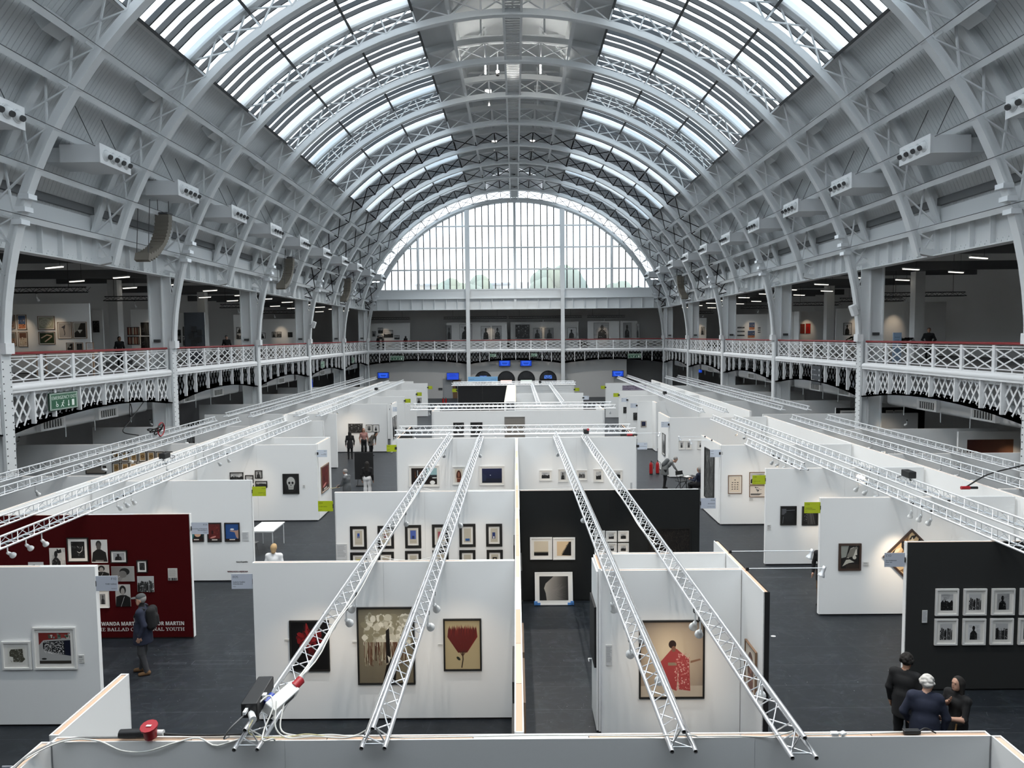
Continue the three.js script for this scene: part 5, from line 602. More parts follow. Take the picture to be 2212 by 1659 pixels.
// ---------- people ----------
// A signed distance field of tapered capsules and ellipsoids, meshed with surface nets; each triangle keeps the label of the nearest shape.
function isoMesh(prims, cell, acc) {
  const lo = [1e9, 1e9, 1e9], hi = [-1e9, -1e9, -1e9];
  for (const p of prims) for (let i = 0; i < 3; i++) { const r = p.e ? Math.max(...p.e) : 0, ra = p.e ? r : p.ra, rb = p.e ? r : p.rb; lo[i] = Math.min(lo[i], p.a[i] - ra, p.b[i] - rb); hi[i] = Math.max(hi[i], p.a[i] + ra, p.b[i] + rb); }
  const n = [0, 1, 2].map((i) => Math.ceil((hi[i] - lo[i]) / cell) + 5), o = lo.map((v) => v - 2 * cell), [nx, ny, nz] = n, F = new Float32Array(nx * ny * nz).fill(1), LB = new Uint8Array(nx * ny * nz), near = new Float32Array(nx * ny * nz).fill(1);
  for (const p of prims) {
    const m = 0.07, ext = p.e ? Math.max(...p.e) : Math.max(p.ra, p.rb), c0 = [], c1 = [];
    for (let i = 0; i < 3; i++) { c0.push(Math.max(0, Math.floor((Math.min(p.a[i], p.b[i]) - ext - m - o[i]) / cell))); c1.push(Math.min(n[i] - 1, Math.ceil((Math.max(p.a[i], p.b[i]) + ext + m - o[i]) / cell))); }
    const ab = [0, 1, 2].map((i) => p.b[i] - p.a[i]), l2 = ab[0] ** 2 + ab[1] ** 2 + ab[2] ** 2 || 1, k = p.k ?? 0.03;
    for (let z = c0[2]; z <= c1[2]; z++) for (let y = c0[1]; y <= c1[1]; y++) for (let x = c0[0]; x <= c1[0]; x++) {
      const q = [o[0] + x * cell, o[1] + y * cell, o[2] + z * cell]; let d;
      if (p.e) { const u = (q[0] - p.a[0]) / p.e[0], v = (q[1] - p.a[1]) / p.e[1], w = (q[2] - p.a[2]) / p.e[2], r = Math.hypot(u, v, w); d = (r - 1) * Math.min(...p.e) * (r > 1 ? 1 : 1); }
      else { const pa = [q[0] - p.a[0], q[1] - p.a[1], q[2] - p.a[2]], t = Math.min(1, Math.max(0, (pa[0] * ab[0] + pa[1] * ab[1] + pa[2] * ab[2]) / l2)); d = Math.hypot(pa[0] - ab[0] * t, pa[1] - ab[1] * t, (pa[2] - ab[2] * t) * (p.f ?? 1)) - (p.ra + (p.rb - p.ra) * t); if (p.cut !== undefined) d = Math.max(d, p.cut - q[1]); }
      const i = x + nx * (y + ny * z); if (d < near[i]) { near[i] = d; LB[i] = p.l; }
      const h = Math.max(k - Math.abs(d - F[i]), 0) / k; F[i] = Math.min(d, F[i]) - h * h * k * 0.25;
    }
  }
  const id = new Int32Array(nx * ny * nz).fill(-1), base = acc.pos.length / 3, lab = [];
  for (let z = 0; z < nz - 1; z++) for (let y = 0; y < ny - 1; y++) for (let x = 0; x < nx - 1; x++) {
    let c = 0, sx = 0, sy = 0, sz = 0; const at = (a, b, d) => F[x + a + nx * (y + b + ny * (z + d))];
    const E = [[0, 0, 0, 1, 0, 0], [0, 1, 0, 1, 1, 0], [0, 0, 1, 1, 0, 1], [0, 1, 1, 1, 1, 1], [0, 0, 0, 0, 1, 0], [1, 0, 0, 1, 1, 0], [0, 0, 1, 0, 1, 1], [1, 0, 1, 1, 1, 1], [0, 0, 0, 0, 0, 1], [1, 0, 0, 1, 0, 1], [0, 1, 0, 0, 1, 1], [1, 1, 0, 1, 1, 1]];
    let s0 = at(0, 0, 0) < 0, mixed = false; for (let k = 1; k < 8; k++) if ((at(k & 1, (k >> 1) & 1, k >> 2) < 0) !== s0) { mixed = true; break; }
    if (!mixed) continue;
    for (const e of E) { const f0 = at(e[0], e[1], e[2]), f1 = at(e[3], e[4], e[5]); if ((f0 < 0) === (f1 < 0)) continue; const t = f0 / (f0 - f1); c++; sx += e[0] + (e[3] - e[0]) * t; sy += e[1] + (e[4] - e[1]) * t; sz += e[2] + (e[5] - e[2]) * t; }
    id[x + nx * (y + ny * z)] = acc.pos.length / 3; acc.pos.push(o[0] + (x + sx / c) * cell, o[1] + (y + sy / c) * cell, o[2] + (z + sz / c) * cell); lab.push(LB[x + nx * (y + ny * z)]);
  }
  const q = (a, b, c, d, flip) => { if (a < 0 || b < 0 || c < 0 || d < 0) return; const l = lab[a - base]; (acc.tri[l] ??= []).push(...(flip ? [a, c, b, a, d, c] : [a, b, c, a, c, d])); };
  const I = (x, y, z) => id[x + nx * (y + ny * z)];
  for (let z = 1; z < nz - 1; z++) for (let y = 1; y < ny - 1; y++) for (let x = 1; x < nx - 1; x++) {
    const f = F[x + nx * (y + ny * z)] < 0;
    if (f !== F[x + 1 + nx * (y + ny * z)] < 0) q(I(x, y - 1, z - 1), I(x, y, z - 1), I(x, y, z), I(x, y - 1, z), !f);
    if (f !== F[x + nx * (y + 1 + ny * z)] < 0) q(I(x - 1, y, z - 1), I(x - 1, y, z), I(x, y, z), I(x, y, z - 1), !f);
    if (f !== F[x + nx * (y + ny * (z + 1))] < 0) q(I(x - 1, y - 1, z), I(x, y - 1, z), I(x, y, z), I(x - 1, y, z), !f);
  }
}
const skinA = mat(0.42, 0.24, 0.17, 0.55), skinB = mat(0.3, 0.16, 0.1, 0.55), cloth = (r, g, b) => mat(r, g, b, 0.9);
const SKIN = 0, TOP = 1, LEGS = 2, SHOE = 3, HAIR = 4, TRIM = 5;
// o: x z y h face(radians, 0 looks at +z) mats[6] joints overrides; local figure looks along +z
function person(label, o) {
  const t = thing('person', label, 'person', o.x, o.y ?? 0, o.z, o.face ?? 0), s = (o.h ?? 1.72) / 1.75, fine = o.fine ?? false;
  const J = { hip: [0, 0.95, 0], chest: [0, 1.28, 0], neck: [0, 1.47, 0], head: [0, 1.63, 0.02], shL: [0.18, 1.41, 0], shR: [-0.18, 1.41, 0], elL: [0.25, 1.13, -0.03], elR: [-0.25, 1.13, -0.03], wrL: [0.25, 0.88, 0.06], wrR: [-0.25, 0.88, 0.06], knL: [0.1, 0.5, 0.02], knR: [-0.1, 0.5, 0.02], anL: [0.1, 0.08, -0.02], anR: [-0.1, 0.08, -0.02], ...(o.J ?? {}) };
  for (const k in J) J[k] = J[k].map((v) => v * s);
  const acc = { pos: [], tri: {} }, w = (o.wide ?? 1) * s, cap = (a, b, ra, rb, l, e = {}) => ({ a, b, ra: ra * w, rb: rb * w, l, ...e }), off = (p, x, y, z) => [p[0] + x * s, p[1] + y * s, p[2] + z * s], ella = (c, e, l, k = 0.02) => ({ a: c, b: c, e: e.map((v) => v * s), l, ra: 0, rb: 0, k });
  const B = [], j = J, lowTop = o.coat ? 0.3 : 0.02;
  B.push(cap(off(j.chest, -0.07, 0, 0), off(j.chest, 0.07, 0, 0), 0.13, 0.13, TOP, { f: 1.25 }), cap(off(j.chest, 0, 0, 0), off(j.hip, 0, 0.06, 0), 0.15, 0.145, TOP, { f: 1.2 }), cap(j.shL, off(j.chest, 0.05, 0.02, 0), 0.072, 0.11, TOP), cap(j.shR, off(j.chest, -0.05, 0.02, 0), 0.072, 0.11, TOP), cap(off(j.shL, -0.04, 0.02, 0), off(j.shR, 0.04, 0.02, 0), 0.06, 0.06, TOP));
  B.push(cap(off(j.hip, -0.05, 0.02, 0), off(j.hip, 0.05, 0.02, 0), 0.135, 0.135, o.coat || o.dress ? TOP : LEGS));
  if (o.coat) B.push(cap(off(j.hip, 0, 0.1, 0), off(j.hip, 0, -0.22, 0), 0.165, 0.185, TOP, { cut: j.hip[1] - 0.26 * s }));
  if (o.dress) B.push(cap(off(j.hip, 0, 0.1, 0), off(j.hip, 0, -0.8, 0), 0.14, 0.3, LEGS, { cut: j.hip[1] - 0.72 * s, k: 0.02 }));
  for (const k of ['L', 'R']) {
    const sg = k === 'L' ? 1 : -1;
    B.push(cap(j['sh' + k], j['el' + k], 0.062, 0.052, TOP), cap(j['el' + k], j['wr' + k], 0.05, 0.036, o.bareArm ? SKIN : TOP));
    B.push(cap(off(j.hip, sg * 0.085, -0.03, 0), j['kn' + k], 0.1, 0.07, LEGS), cap(j['kn' + k], j['an' + k], o.loose ? 0.085 : 0.066, o.loose ? 0.085 : 0.05, LEGS));
    B.push(cap(off(j['an' + k], 0, -0.03, -0.03), off(j['an' + k], sg * 0.02, -0.045, 0.14), 0.045, 0.036, SHOE, { k: 0.015 }));
  }
  B.push(cap(off(j.neck, 0, -0.04, 0), off(j.head, 0, -0.06, -0.02), 0.055, 0.05, o.collar ? TRIM : SKIN));
  isoMesh(B, fine ? 0.013 : 0.019, acc);
  // head on its own finer grid
  const ax = o.headTurn ?? 0, cs = Math.cos(ax), sn = Math.sin(ax), nod = o.nod ?? 0, hp = (x, y, z) => { const z1 = z * Math.cos(nod) + y * Math.sin(nod), y1 = y * Math.cos(nod) - z * Math.sin(nod); return off(j.head, x * cs + z1 * sn, y1, z1 * cs - x * sn); };
  const H = [ella(hp(0, 0.02, 0), [0.076, 0.1, 0.09], SKIN), ella(hp(0, -0.05, 0.025), [0.058, 0.065, 0.062], SKIN), cap(hp(0, -0.015, 0.085), hp(0, 0.015, 0.083), 0.013, 0.008, SKIN, { k: 0.012 }), ella(hp(0, -0.09, 0.055), [0.025, 0.02, 0.02], SKIN), ella(hp(0.076, -0.01, -0.005), [0.012, 0.03, 0.02], SKIN, 0.008), ella(hp(-0.076, -0.01, -0.005), [0.012, 0.03, 0.02], SKIN, 0.008), cap(hp(-0.03, 0.035, 0.083), hp(0.03, 0.035, 0.083), 0.008, 0.008, SKIN, { k: 0.012 }), cap(off(j.head, 0, -0.12, -0.02), off(j.head, 0, -0.05, -0.01), 0.05, 0.05, o.collar ? TRIM : SKIN)];
  isoMesh(H, fine ? 0.007 : 0.011, acc);
  // hands: palm, four unequal bent fingers and a thumb
  for (const k of ['L', 'R']) if (!o.noHands) {
    const e = j['el' + k], wr = j['wr' + k], d = V(wr[0] - e[0], wr[1] - e[1], wr[2] - e[2]).normalize(), sg = k === 'L' ? 1 : -1, side = new THREE.Vector3().crossVectors(d, V(sg, 0, 0)).normalize(), nrm = new THREE.Vector3().crossVectors(side, d).normalize().multiplyScalar(sg), pt = (a, b, c) => [wr[0] + (d.x * a + side.x * b + nrm.x * c) * s, wr[1] + (d.y * a + side.y * b + nrm.y * c) * s, wr[2] + (d.z * a + side.z * b + nrm.z * c) * s];
    const Q = [cap(pt(-0.02, 0, 0), pt(0.02, 0, 0), 0.026, 0.028, SKIN, { k: 0.012 }), cap(pt(0.05, -0.022, 0), pt(0.05, 0.022, 0), 0.018, 0.018, SKIN, { k: 0.015 }), cap(pt(0.02, -0.012, 0), pt(0.08, 0, 0), 0.024, 0.02, SKIN, { k: 0.015 })];
    [0.075, 0.085, 0.08, 0.06].forEach((L, i) => { const b = (i - 1.5) * 0.02; Q.push(cap(pt(0.08, b, 0), pt(0.08 + L * 0.5, b * 1.1, -0.008), 0.0095, 0.009, SKIN, { k: 0.006 }), cap(pt(0.08 + L * 0.5, b * 1.1, -0.008), pt(0.08 + L * 0.88, b * 1.1, -0.03), 0.009, 0.0075, SKIN, { k: 0.006 })); });
    Q.push(cap(pt(0.03, -0.03, 0), pt(0.065, -0.055, -0.012), 0.012, 0.011, SKIN, { k: 0.008 }), cap(pt(0.065, -0.055, -0.012), pt(0.095, -0.056, -0.022), 0.011, 0.009, SKIN, { k: 0.008 }));
    isoMesh(Q, fine ? 0.006 : 0.009, acc);
  }
  const idx = [], g = new THREE.BufferGeometry(), mats = []; g.setAttribute('position', new THREE.Float32BufferAttribute(acc.pos, 3));
  for (const l in acc.tri) { g.addGroup(idx.length, acc.tri[l].length, mats.length); for (const v of acc.tri[l]) idx.push(v); mats.push(o.mats[l]); }
  g.setIndex(idx); g.computeVertexNormals(); mesh('body', g, mats, t);
  const iso = (name, prims, cell2, material) => { const a2 = { pos: [], tri: {} }; isoMesh(prims, cell2, a2); const g2 = new THREE.BufferGeometry(), ix = []; g2.setAttribute('position', new THREE.Float32BufferAttribute(a2.pos, 3)); for (const l in a2.tri) for (const v of a2.tri[l]) ix.push(v); g2.setIndex(ix); g2.computeVertexNormals(); return mesh(name, g2, material, t); };
  const hc = fine ? 0.008 : 0.013, hairM = o.mats[HAIR];
  if (o.hair !== 'none') {
    const R = [ella(hp(0, 0.045, -0.018), [0.084, 0.09, 0.092], 4, 0.03), ella(hp(0, 0.01, -0.05), [0.08, 0.085, 0.06], 4, 0.03)];
    if (o.hair === 'long') R.push(cap(hp(0, 0.0, -0.075), hp(0, -0.28, -0.1), 0.075, 0.06, 4, { k: 0.04 }), cap(hp(0.07, 0.02, 0), hp(0.08, -0.2, -0.04), 0.03, 0.035, 4, { k: 0.04 }), cap(hp(-0.07, 0.02, 0), hp(-0.08, -0.2, -0.04), 0.03, 0.035, 4, { k: 0.04 }));
    if (o.hair === 'bob') R.push(cap(hp(0, 0.0, -0.06), hp(0, -0.1, -0.06), 0.075, 0.06, 4, { k: 0.04 }));
    if (o.hair === 'curly' || o.hair === 'fluffy') for (let i = 0; i < (fine ? 90 : 30); i++) { const u = rr(0, 6.28), v = rr(-0.5, 1.4); const px = Math.cos(u) * Math.cos(v) * 0.09, pz = Math.sin(u) * Math.cos(v) * 0.095 - 0.02, py = Math.sin(v) * 0.1 + 0.03; if (pz > 0.05 && py < 0.09) continue; R.push(ella(hp(px, py, pz), [0.026, 0.026, 0.026], 4, 0.012)); }
    iso('hair', R, hc, hairM);
  }
  for (const e of [-1, 1]) { const c = hp(e * 0.031, 0.012, 0.084), m = mesh('eye', SPH, M.black, t); m.position.set(...c); m.scale.set(0.009 * s, 0.006 * s, 0.005 * s); }
  { const c = hp(0, -0.055, 0.084), m = mesh('mouth', SPH, maroon, t); m.position.set(...c); m.scale.set(0.02 * s, 0.005 * s, 0.006 * s); m.rotation.y = ax; }
  o.extra?.(t, j, off, hp, cap, ella, iso, s); return t;
}
const K = { navy: cloth(0.012, 0.016, 0.035), black: cloth(0.006, 0.006, 0.007), dgrey: cloth(0.035, 0.036, 0.04), grey: cloth(0.16, 0.165, 0.165), midgrey: cloth(0.075, 0.08, 0.085), white: cloth(0.72, 0.72, 0.72), brown: cloth(0.13, 0.07, 0.03), plaid: cloth(0.12, 0.105, 0.09), pink: cloth(0.3, 0.15, 0.13), hairW: cloth(0.55, 0.53, 0.5), hairD: cloth(0.01, 0.008, 0.007), hairR: cloth(0.16, 0.06, 0.03), hairB: cloth(0.45, 0.3, 0.15), hairG: cloth(0.25, 0.24, 0.23), cap: cloth(0.06, 0.062, 0.065), lanyard: cloth(0.5, 0.52, 0.5) };
const backpack = (m) => (t, j, off, hp, cap, ella, iso) => { iso('backpack', [cap(off(j.chest, -0.07, -0.2, -0.2), off(j.chest, -0.07, 0.1, -0.19), 0.1, 0.09, 4), cap(off(j.chest, 0.07, -0.2, -0.2), off(j.chest, 0.07, 0.1, -0.19), 0.1, 0.09, 4), cap(off(j.chest, 0, -0.16, -0.27), off(j.chest, 0, -0.04, -0.27), 0.07, 0.06, 4)], 0.02, m); };
person('man in grey cap, navy jacket and black backpack before the red wall', { x: -7.99, z: -14.86, h: 1.72, face: -1.35, fine: true, coat: true, mats: [skinA, K.navy, K.dgrey, K.brown, K.hairG, K.black], hair: 'short', collar: true, headTurn: 0.12, wide: 1.08, J: { elL: [0.24, 1.14, -0.1], wrL: [0.23, 0.9, 0.0], elR: [-0.24, 1.14, -0.06], wrR: [-0.22, 0.9, 0.06], anL: [0.11, 0.08, -0.08], anR: [-0.1, 0.08, 0.08] },
  extra: (t, j, off, hp, cap, ella, iso, s) => {
    iso('cap', [ella(hp(0, 0.07, -0.01), [0.088, 0.07, 0.1], 4)], 0.008, K.cap); const b = iso('cap_brim', [ella(hp(0, 0.055, 0.12), [0.07, 0.01, 0.075], 4)], 0.006, K.cap);
    backpack(K.black)(t, j, off, hp, cap, ella, iso); for (const e of [-1, 1]) cable(t, 'strap', K.black, [off(j.chest, e * 0.12, 0.17, -0.1), off(j.chest, e * 0.13, 0.2, 0.02), off(j.chest, e * 0.13, 0.02, 0.13)], 0.018);
    cable(t, 'lanyard', K.lanyard, [off(j.chest, 0.08, 0.18, 0.03), off(j.chest, 0.05, 0.02, 0.14), off(j.chest, 0.0, -0.12, 0.15)], 0.01);
    for (const e of [-1, 1]) { const g = mesh('glasses', new THREE.TorusGeometry(0.02 * s, 0.003, 6, 16), M.black, t); g.position.set(...hp(e * 0.032, 0.012, 0.092)); g.rotation.y = 0.12; }
  } });
person('white haired person in navy jacket seen from behind', { x: 6.38, z: -10.95, h: 1.72, face: Math.PI - 0.35, fine: true, coat: true, mats: [skinA, K.navy, K.black, K.black, K.hairW, K.navy], hair: 'fluffy', wide: 1.22, nod: 0.25, headTurn: -0.3, J: { elL: [0.3, 1.13, 0.02], wrL: [0.22, 0.95, 0.14], elR: [-0.3, 1.12, 0.0], wrR: [-0.27, 0.88, 0.04], head: [-0.03, 1.61, 0.06] } });
person('dark curly haired person in black behind the white haired one', { x: 6.5, z: -11.75, h: 1.7, face: 2.4, fine: true, coat: true, mats: [skinB, K.black, K.black, K.black, K.hairD, K.black], hair: 'curly', wide: 1.1, nod: 0.35, J: { head: [0, 1.62, 0.06] } });
person('woman in black dress with gold trim, hand on her chest', { x: 6.98, z: -11.1, h: 1.64, face: -1.25, fine: true, dress: true, bareArm: true, collar: true, mats: [skinA, K.black, K.black, K.black, K.hairD, K.black], hair: 'long', wide: 0.93, nod: -0.1, J: { elL: [0.22, 1.12, 0.1], wrL: [0.06, 1.1, 0.3], elR: [-0.24, 1.14, 0.08], wrR: [-0.05, 1.32, 0.16], wrL2: [0, 0, 0] },
  extra: (t, j, off) => { const gold = mat(0.3, 0.17, 0.06, 0.6); for (const x of [-0.09, 0.1]) cable(t, 'gold_trim', gold, [off(j.hip, x, 0.05, 0.13), off(j.hip, x * 1.2, -0.15, 0.19), off(j.hip, x * 1.5, -0.4, 0.25)], 0.012); rod(t, 'bracelet', K.brown, V(...off(j.wrL, 0.012, -0.004, -0.03)), V(...off(j.wrL, 0.0, 0, -0.005)), 0.042); } });
person('fair haired woman in white shirt seen from behind', { x: -6.52, z: -18.85, h: 1.62, face: Math.PI, fine: true, mats: [skinA, K.white, K.navy, K.black, K.hairB, K.white], hair: 'bob', nod: 0.2 });
person('grey haired man in grey suit holding a yellow rod', { x: -6.98, z: -29.1, h: 1.74, face: -1.9, mats: [skinA, K.midgrey, K.midgrey, K.black, K.hairG, K.white], hair: 'short', coat: true, nod: 0.45, collar: true, J: { elL: [0.22, 1.12, 0.12], wrL: [0.1, 1.02, 0.36], elR: [-0.22, 1.12, 0.12], wrR: [-0.08, 1.02, 0.36], head: [0, 1.62, 0.07] }, extra: (t, j, off) => rod(t, 'yellow_rod', M.cableY, V(...off(j.wrL, -0.1, -0.05, -0.02)), V(...off(j.wrL, -0.1, -0.12, 0.42)), 0.012) });
person('woman in black top and loose white trousers seen from behind', { x: -6.58, z: -31.2, h: 1.68, face: Math.PI, loose: true, mats: [skinB, K.black, K.white, K.black, K.hairD, K.black], hair: 'long', nod: 0.1 });
person('dark haired woman in black facing the wide grey picture', { x: -9.78, z: -41.8, h: 1.65, face: Math.PI + 0.3, coat: true, mats: [skinA, K.black, K.black, K.black, K.hairD, K.black], hair: 'long' });
person('red haired woman in brown blouse and black trousers', { x: -9.2, z: -42.9, h: 1.67, face: 0.5, loose: true, bareArm: true, mats: [skinA, K.pink, K.black, K.black, K.hairR, K.pink], hair: 'long' });
person('woman in checked jacket bending toward the side wall pictures', { x: -8.75, z: -42.75, h: 1.66, face: 1.2, mats: [skinA, K.plaid, K.black, K.black, K.hairD, K.plaid], hair: 'bob', coat: true, nod: 0.3, J: { chest: [0, 1.22, 0.16], neck: [0, 1.36, 0.3], head: [0, 1.45, 0.42], shL: [0.18, 1.32, 0.24], shR: [-0.18, 1.32, 0.24], elL: [0.24, 1.05, 0.2], elR: [-0.24, 1.05, 0.2], wrL: [0.16, 0.85, 0.24], wrR: [-0.16, 0.85, 0.24] } });
person('man in grey jacket with backpack leaning on a folding chair', { x: 6.82, z: -32.8, h: 1.72, face: 1.45, mats: [skinA, K.grey, K.black, K.black, K.hairG, K.grey], hair: 'short', coat: true, nod: 0.4, J: { chest: [0, 1.2, 0.2], neck: [0, 1.34, 0.36], head: [0, 1.42, 0.5], shL: [0.18, 1.3, 0.3], shR: [-0.18, 1.3, 0.3], elL: [0.22, 1.08, 0.42], elR: [-0.22, 1.08, 0.42], wrL: [0.16, 0.88, 0.56], wrR: [-0.16, 0.88, 0.56] }, extra: (t, j, off, hp, cap, ella, iso) => iso('backpack', [cap(off(j.chest, -0.06, -0.05, -0.26), off(j.chest, -0.06, 0.15, -0.08), 0.1, 0.1, 4), cap(off(j.chest, 0.06, -0.05, -0.26), off(j.chest, 0.06, 0.15, -0.08), 0.1, 0.1, 4)], 0.02, K.midgrey) });
person('seated person in navy jacket at the folding table', { x: 8.05, z: -31.4, h: 1.7, face: -2.2, mats: [skinA, K.navy, K.black, K.black, K.hairG, K.navy], hair: 'bob', coat: false, y: -0.42, J: { knL: [0.12, 0.93, 0.42], knR: [-0.12, 0.93, 0.42], anL: [0.12, 0.52, 0.4], anR: [-0.12, 0.52, 0.4], elL: [0.26, 1.15, 0.12], elR: [-0.26, 1.15, 0.12], wrL: [0.14, 1.16, 0.36], wrR: [-0.14, 1.16, 0.36] } });
person('person in black half hidden behind the diamond picture wall', { x: 7.97, z: -18.4, h: 1.7, face: -0.6, coat: true, mats: [skinA, K.black, K.brown, K.black, K.hairD, K.black], hair: 'short' });
person('man in a brimmed hat and open dark coat on the upper gallery', { x: -19.4, z: -48.2, y: 5.6, h: 1.75, face: 0.5, coat: true, mats: [skinA, K.black, K.grey, K.black, K.hairG, K.grey], hair: 'short', extra: (t, j, off, hp, cap, ella, iso) => iso('hat', [ella(hp(0, 0.09, 0), [0.09, 0.06, 0.1], 4), ella(hp(0, 0.06, 0), [0.13, 0.012, 0.14], 4)], 0.012, K.midgrey) });
person('person in black with grey shirt beside the gallery palm', { x: 20.9, z: -36.5, y: 5.6, h: 1.72, face: -0.5, mats: [skinB, K.black, K.black, K.black, K.hairD, K.midgrey], hair: 'short', collar: true, J: { elL: [0.3, 1.15, 0.02], wrL: [0.16, 1.0, 0.14], elR: [-0.3, 1.15, 0.02], wrR: [-0.16, 1.0, 0.14] } });
person('dark silhouette standing by the door on the upper gallery', { x: -21.7, z: -39.3, y: 5.6, h: 1.7, face: 1, mats: [skinB, K.black, K.black, K.black, K.hairD, K.black], hair: 'bob' });
person('visitor in black at the corner of the far end gallery', { x: -16.1, z: -84.2, y: 5.6, h: 1.7, face: 2.5, mats: [skinB, K.black, K.black, K.black, K.hairD, K.black], hair: 'short' });
person('visitor in grey beside the corner visitor on the far gallery', { x: -15.6, z: -84.6, y: 5.6, h: 1.66, face: 2.2, mats: [skinA, K.grey, K.black, K.black, K.hairG, K.grey], hair: 'bob' });
person('dark haired visitor looking at prints on the far end gallery', { x: -12.9, z: -84.4, y: 5.6, h: 1.66, face: 2.8, mats: [skinB, K.black, K.black, K.black, K.hairD, K.black], hair: 'long' });
// ---------- roof fittings ----------
const faceRing = new THREE.TorusGeometry(0.19, 0.03, 8, 20), eyeBall = new THREE.SphereGeometry(0.17, 16, 10);
for (const s of [-1, 1]) for (let i = 3; i < NB; i++) {
  const z = ribZ(i) - BAY / 2, t = thing('fan_coil_unit', `grey box ventilator with round nozzles, ${ORD[i - 3]} from the viewer, ${sideName(s)}`, 'ventilator', s * 14.55, 13.35, z);
  box(t, 'body', M.duct, s * 0.72, 0.33, 0, 1.44, 0.62, 1.9); box(t, 'rear_duct', M.duct, s * 1.8, 0.36, -0.1, 0.8, 0.5, 1.5); box(t, 'nozzle_plate', M.rail, -s * 0.01, 0.33, 0, 0.03, 0.68, 2.02);
  for (let k = 0; k < 4; k++) { const e = (k - 1.5) * 0.44; const rg = mesh('nozzle_ring', faceRing, M.steel, t); rg.rotation.y = Math.PI / 2; rg.position.set(-s * 0.03, 0.33, e); const b = mesh('nozzle_eye', eyeBall, M.steel, t); b.position.set(-s * 0.04, 0.32, e); const mouth = rod(t, 'nozzle_mouth', M.gasket, V(-s * 0.14, 0.28, e), V(-s * 0.23, 0.23, e + 0.02), 0.09); }
  for (const e of [-0.8, 0.8]) rod(t, 'hanger', M.gasket, V(s * 0.3, 0.64, e), V(s * 0.9, 2.0, e), 0.012, CYL6);
}
[[-1.77, 24.4, -43.6, 1], [1.7, 24.4, -43.6, 1], [-1.68, 23.5, -49.5, 1], [1.63, 23.7, -49.5, 0], [-1.62, 23.3, -61.3, 1], [1.57, 23.3, -61.3, 1], [-1.6, 22.95, -72.9, 1], [1.53, 22.95, -72.9, 1], [-1.7, 24, -31.8, 1], [1.7, 24, -31.8, 1], [-1.7, 24, -20, 1], [1.7, 24, -20, 1], [-1.7, 24, -8.3, 1], [1.7, 24, -8.3, 1]].forEach(([x, y, z, on], i) => {
  const t = thing('hanging_floodlight', `${on ? 'glowing' : 'unlit'} floodlight below the roof ridge, ${ORD[i >> 1]} pair, ${x < 0 ? 'exit sign side' : 'potted palm side'}`, 'lamp', x, y, z); rod(t, 'pendant_rod', M.steel, V(0, 0.3, 0), V(0, 25.6 - y, 0), 0.02, CYL6); box(t, 'bracket', M.steel, 0, 0.2, 0, 0.3, 0.06, 0.1);
  for (let k = -1; k < 2; k++) { box(t, 'housing', M.aluDull, k * 0.15, 0.05, -0.02, 0.14, 0.3, 0.06); const l = box(t, 'lamp_panel', on ? M.lampOn : M.lampOff, k * 0.15, 0.02, 0.02, 0.125, 0.24, 0.02); l.rotation.x = 0.35; }
  if (on) { const l = new THREE.SpotLight(new THREE.Color().setRGB(1, 0.95, 0.88), 330, 0, 1.15, 0.8, 2); l.castShadow = true; l.shadow.radius = 8; l.position.set(0, -0.15, 0.1); l.target.position.set(0, -10, 1); t.add(l, l.target); }
});
{ const t = thing('dome_camera', 'black dome camera on a white stem below the roof ridge', 'camera', -0.93, 22.9, -44.5); rod(t, 'stem', M.plastic, V(0, 0.2, 0), V(0, 1.3, 0), 0.04); t.add(mesh('dome', SPH, M.blackPlastic, t)); t.children[1].scale.setScalar(0.12); box(t, 'mount', M.plastic, 0, 0.12, 0, 0.2, 0.14, 0.2); }
[[-1, -33, 'nearest the viewer, exit sign side'], [-1, -51.2, 'second from the viewer, exit sign side'], [-1, -69, 'nearest the end window, exit sign side'], [1, -70, 'potted palm side']].forEach(([s, z, w]) => { // curved loudspeaker arrays below the vault
  const t = thing('line_array_speaker', `curved grey-brown loudspeaker array, ${w}`, 'loudspeaker', s * 15.95, 12.75, z), n = 16, R = 2.25;
  for (let i = 0; i < n; i++) { const a = (i + 0.5) / n * 1.25, b = box(t, 'cabinet', M.speaker, 0, -R * Math.sin(a), R * (1 - Math.cos(a)) * 1.35, 0.62, R * 1.25 / n + 0.03, 0.34); b.rotation.x = a; }
  box(t, 'rigging_frame', M.gasket, 0, 0.06, 0, 0.62, 0.08, 0.5); for (const e of [-0.25, 0.25]) rod(t, 'hanger', M.gasket, V(e, 0.08, 0), V(e, 1.5, 0), 0.015, CYL6); for (const e of [-0.25, 0.25]) rod(t, 'pull_back_cable', M.gasket, V(e, -R * 0.95, R * 0.9), V(e, 0.4, R * 0.75), 0.015, CYL6);
});
// small loudspeakers on the rib feet above the rail
[[-1, 5, 'exit sign side'], [1, 3, 'potted palm side']].forEach(([s, k, w]) => { const t = thing('wall_speaker', `small white loudspeaker on a rib above the handrail, ${w}`, 'loudspeaker', s * 16.45, 8.2, colZ(k) + 0.3); const b = mesh('case', new RoundedBoxGeometry(0.3, 0.55, 0.3, 2, 0.05), M.rail, t); b.rotation.z = s * 0.35; rod(t, 'bracket', M.steel, V(0, 0, 0), V(s * 0.4, 0.05, -0.2), 0.03); });
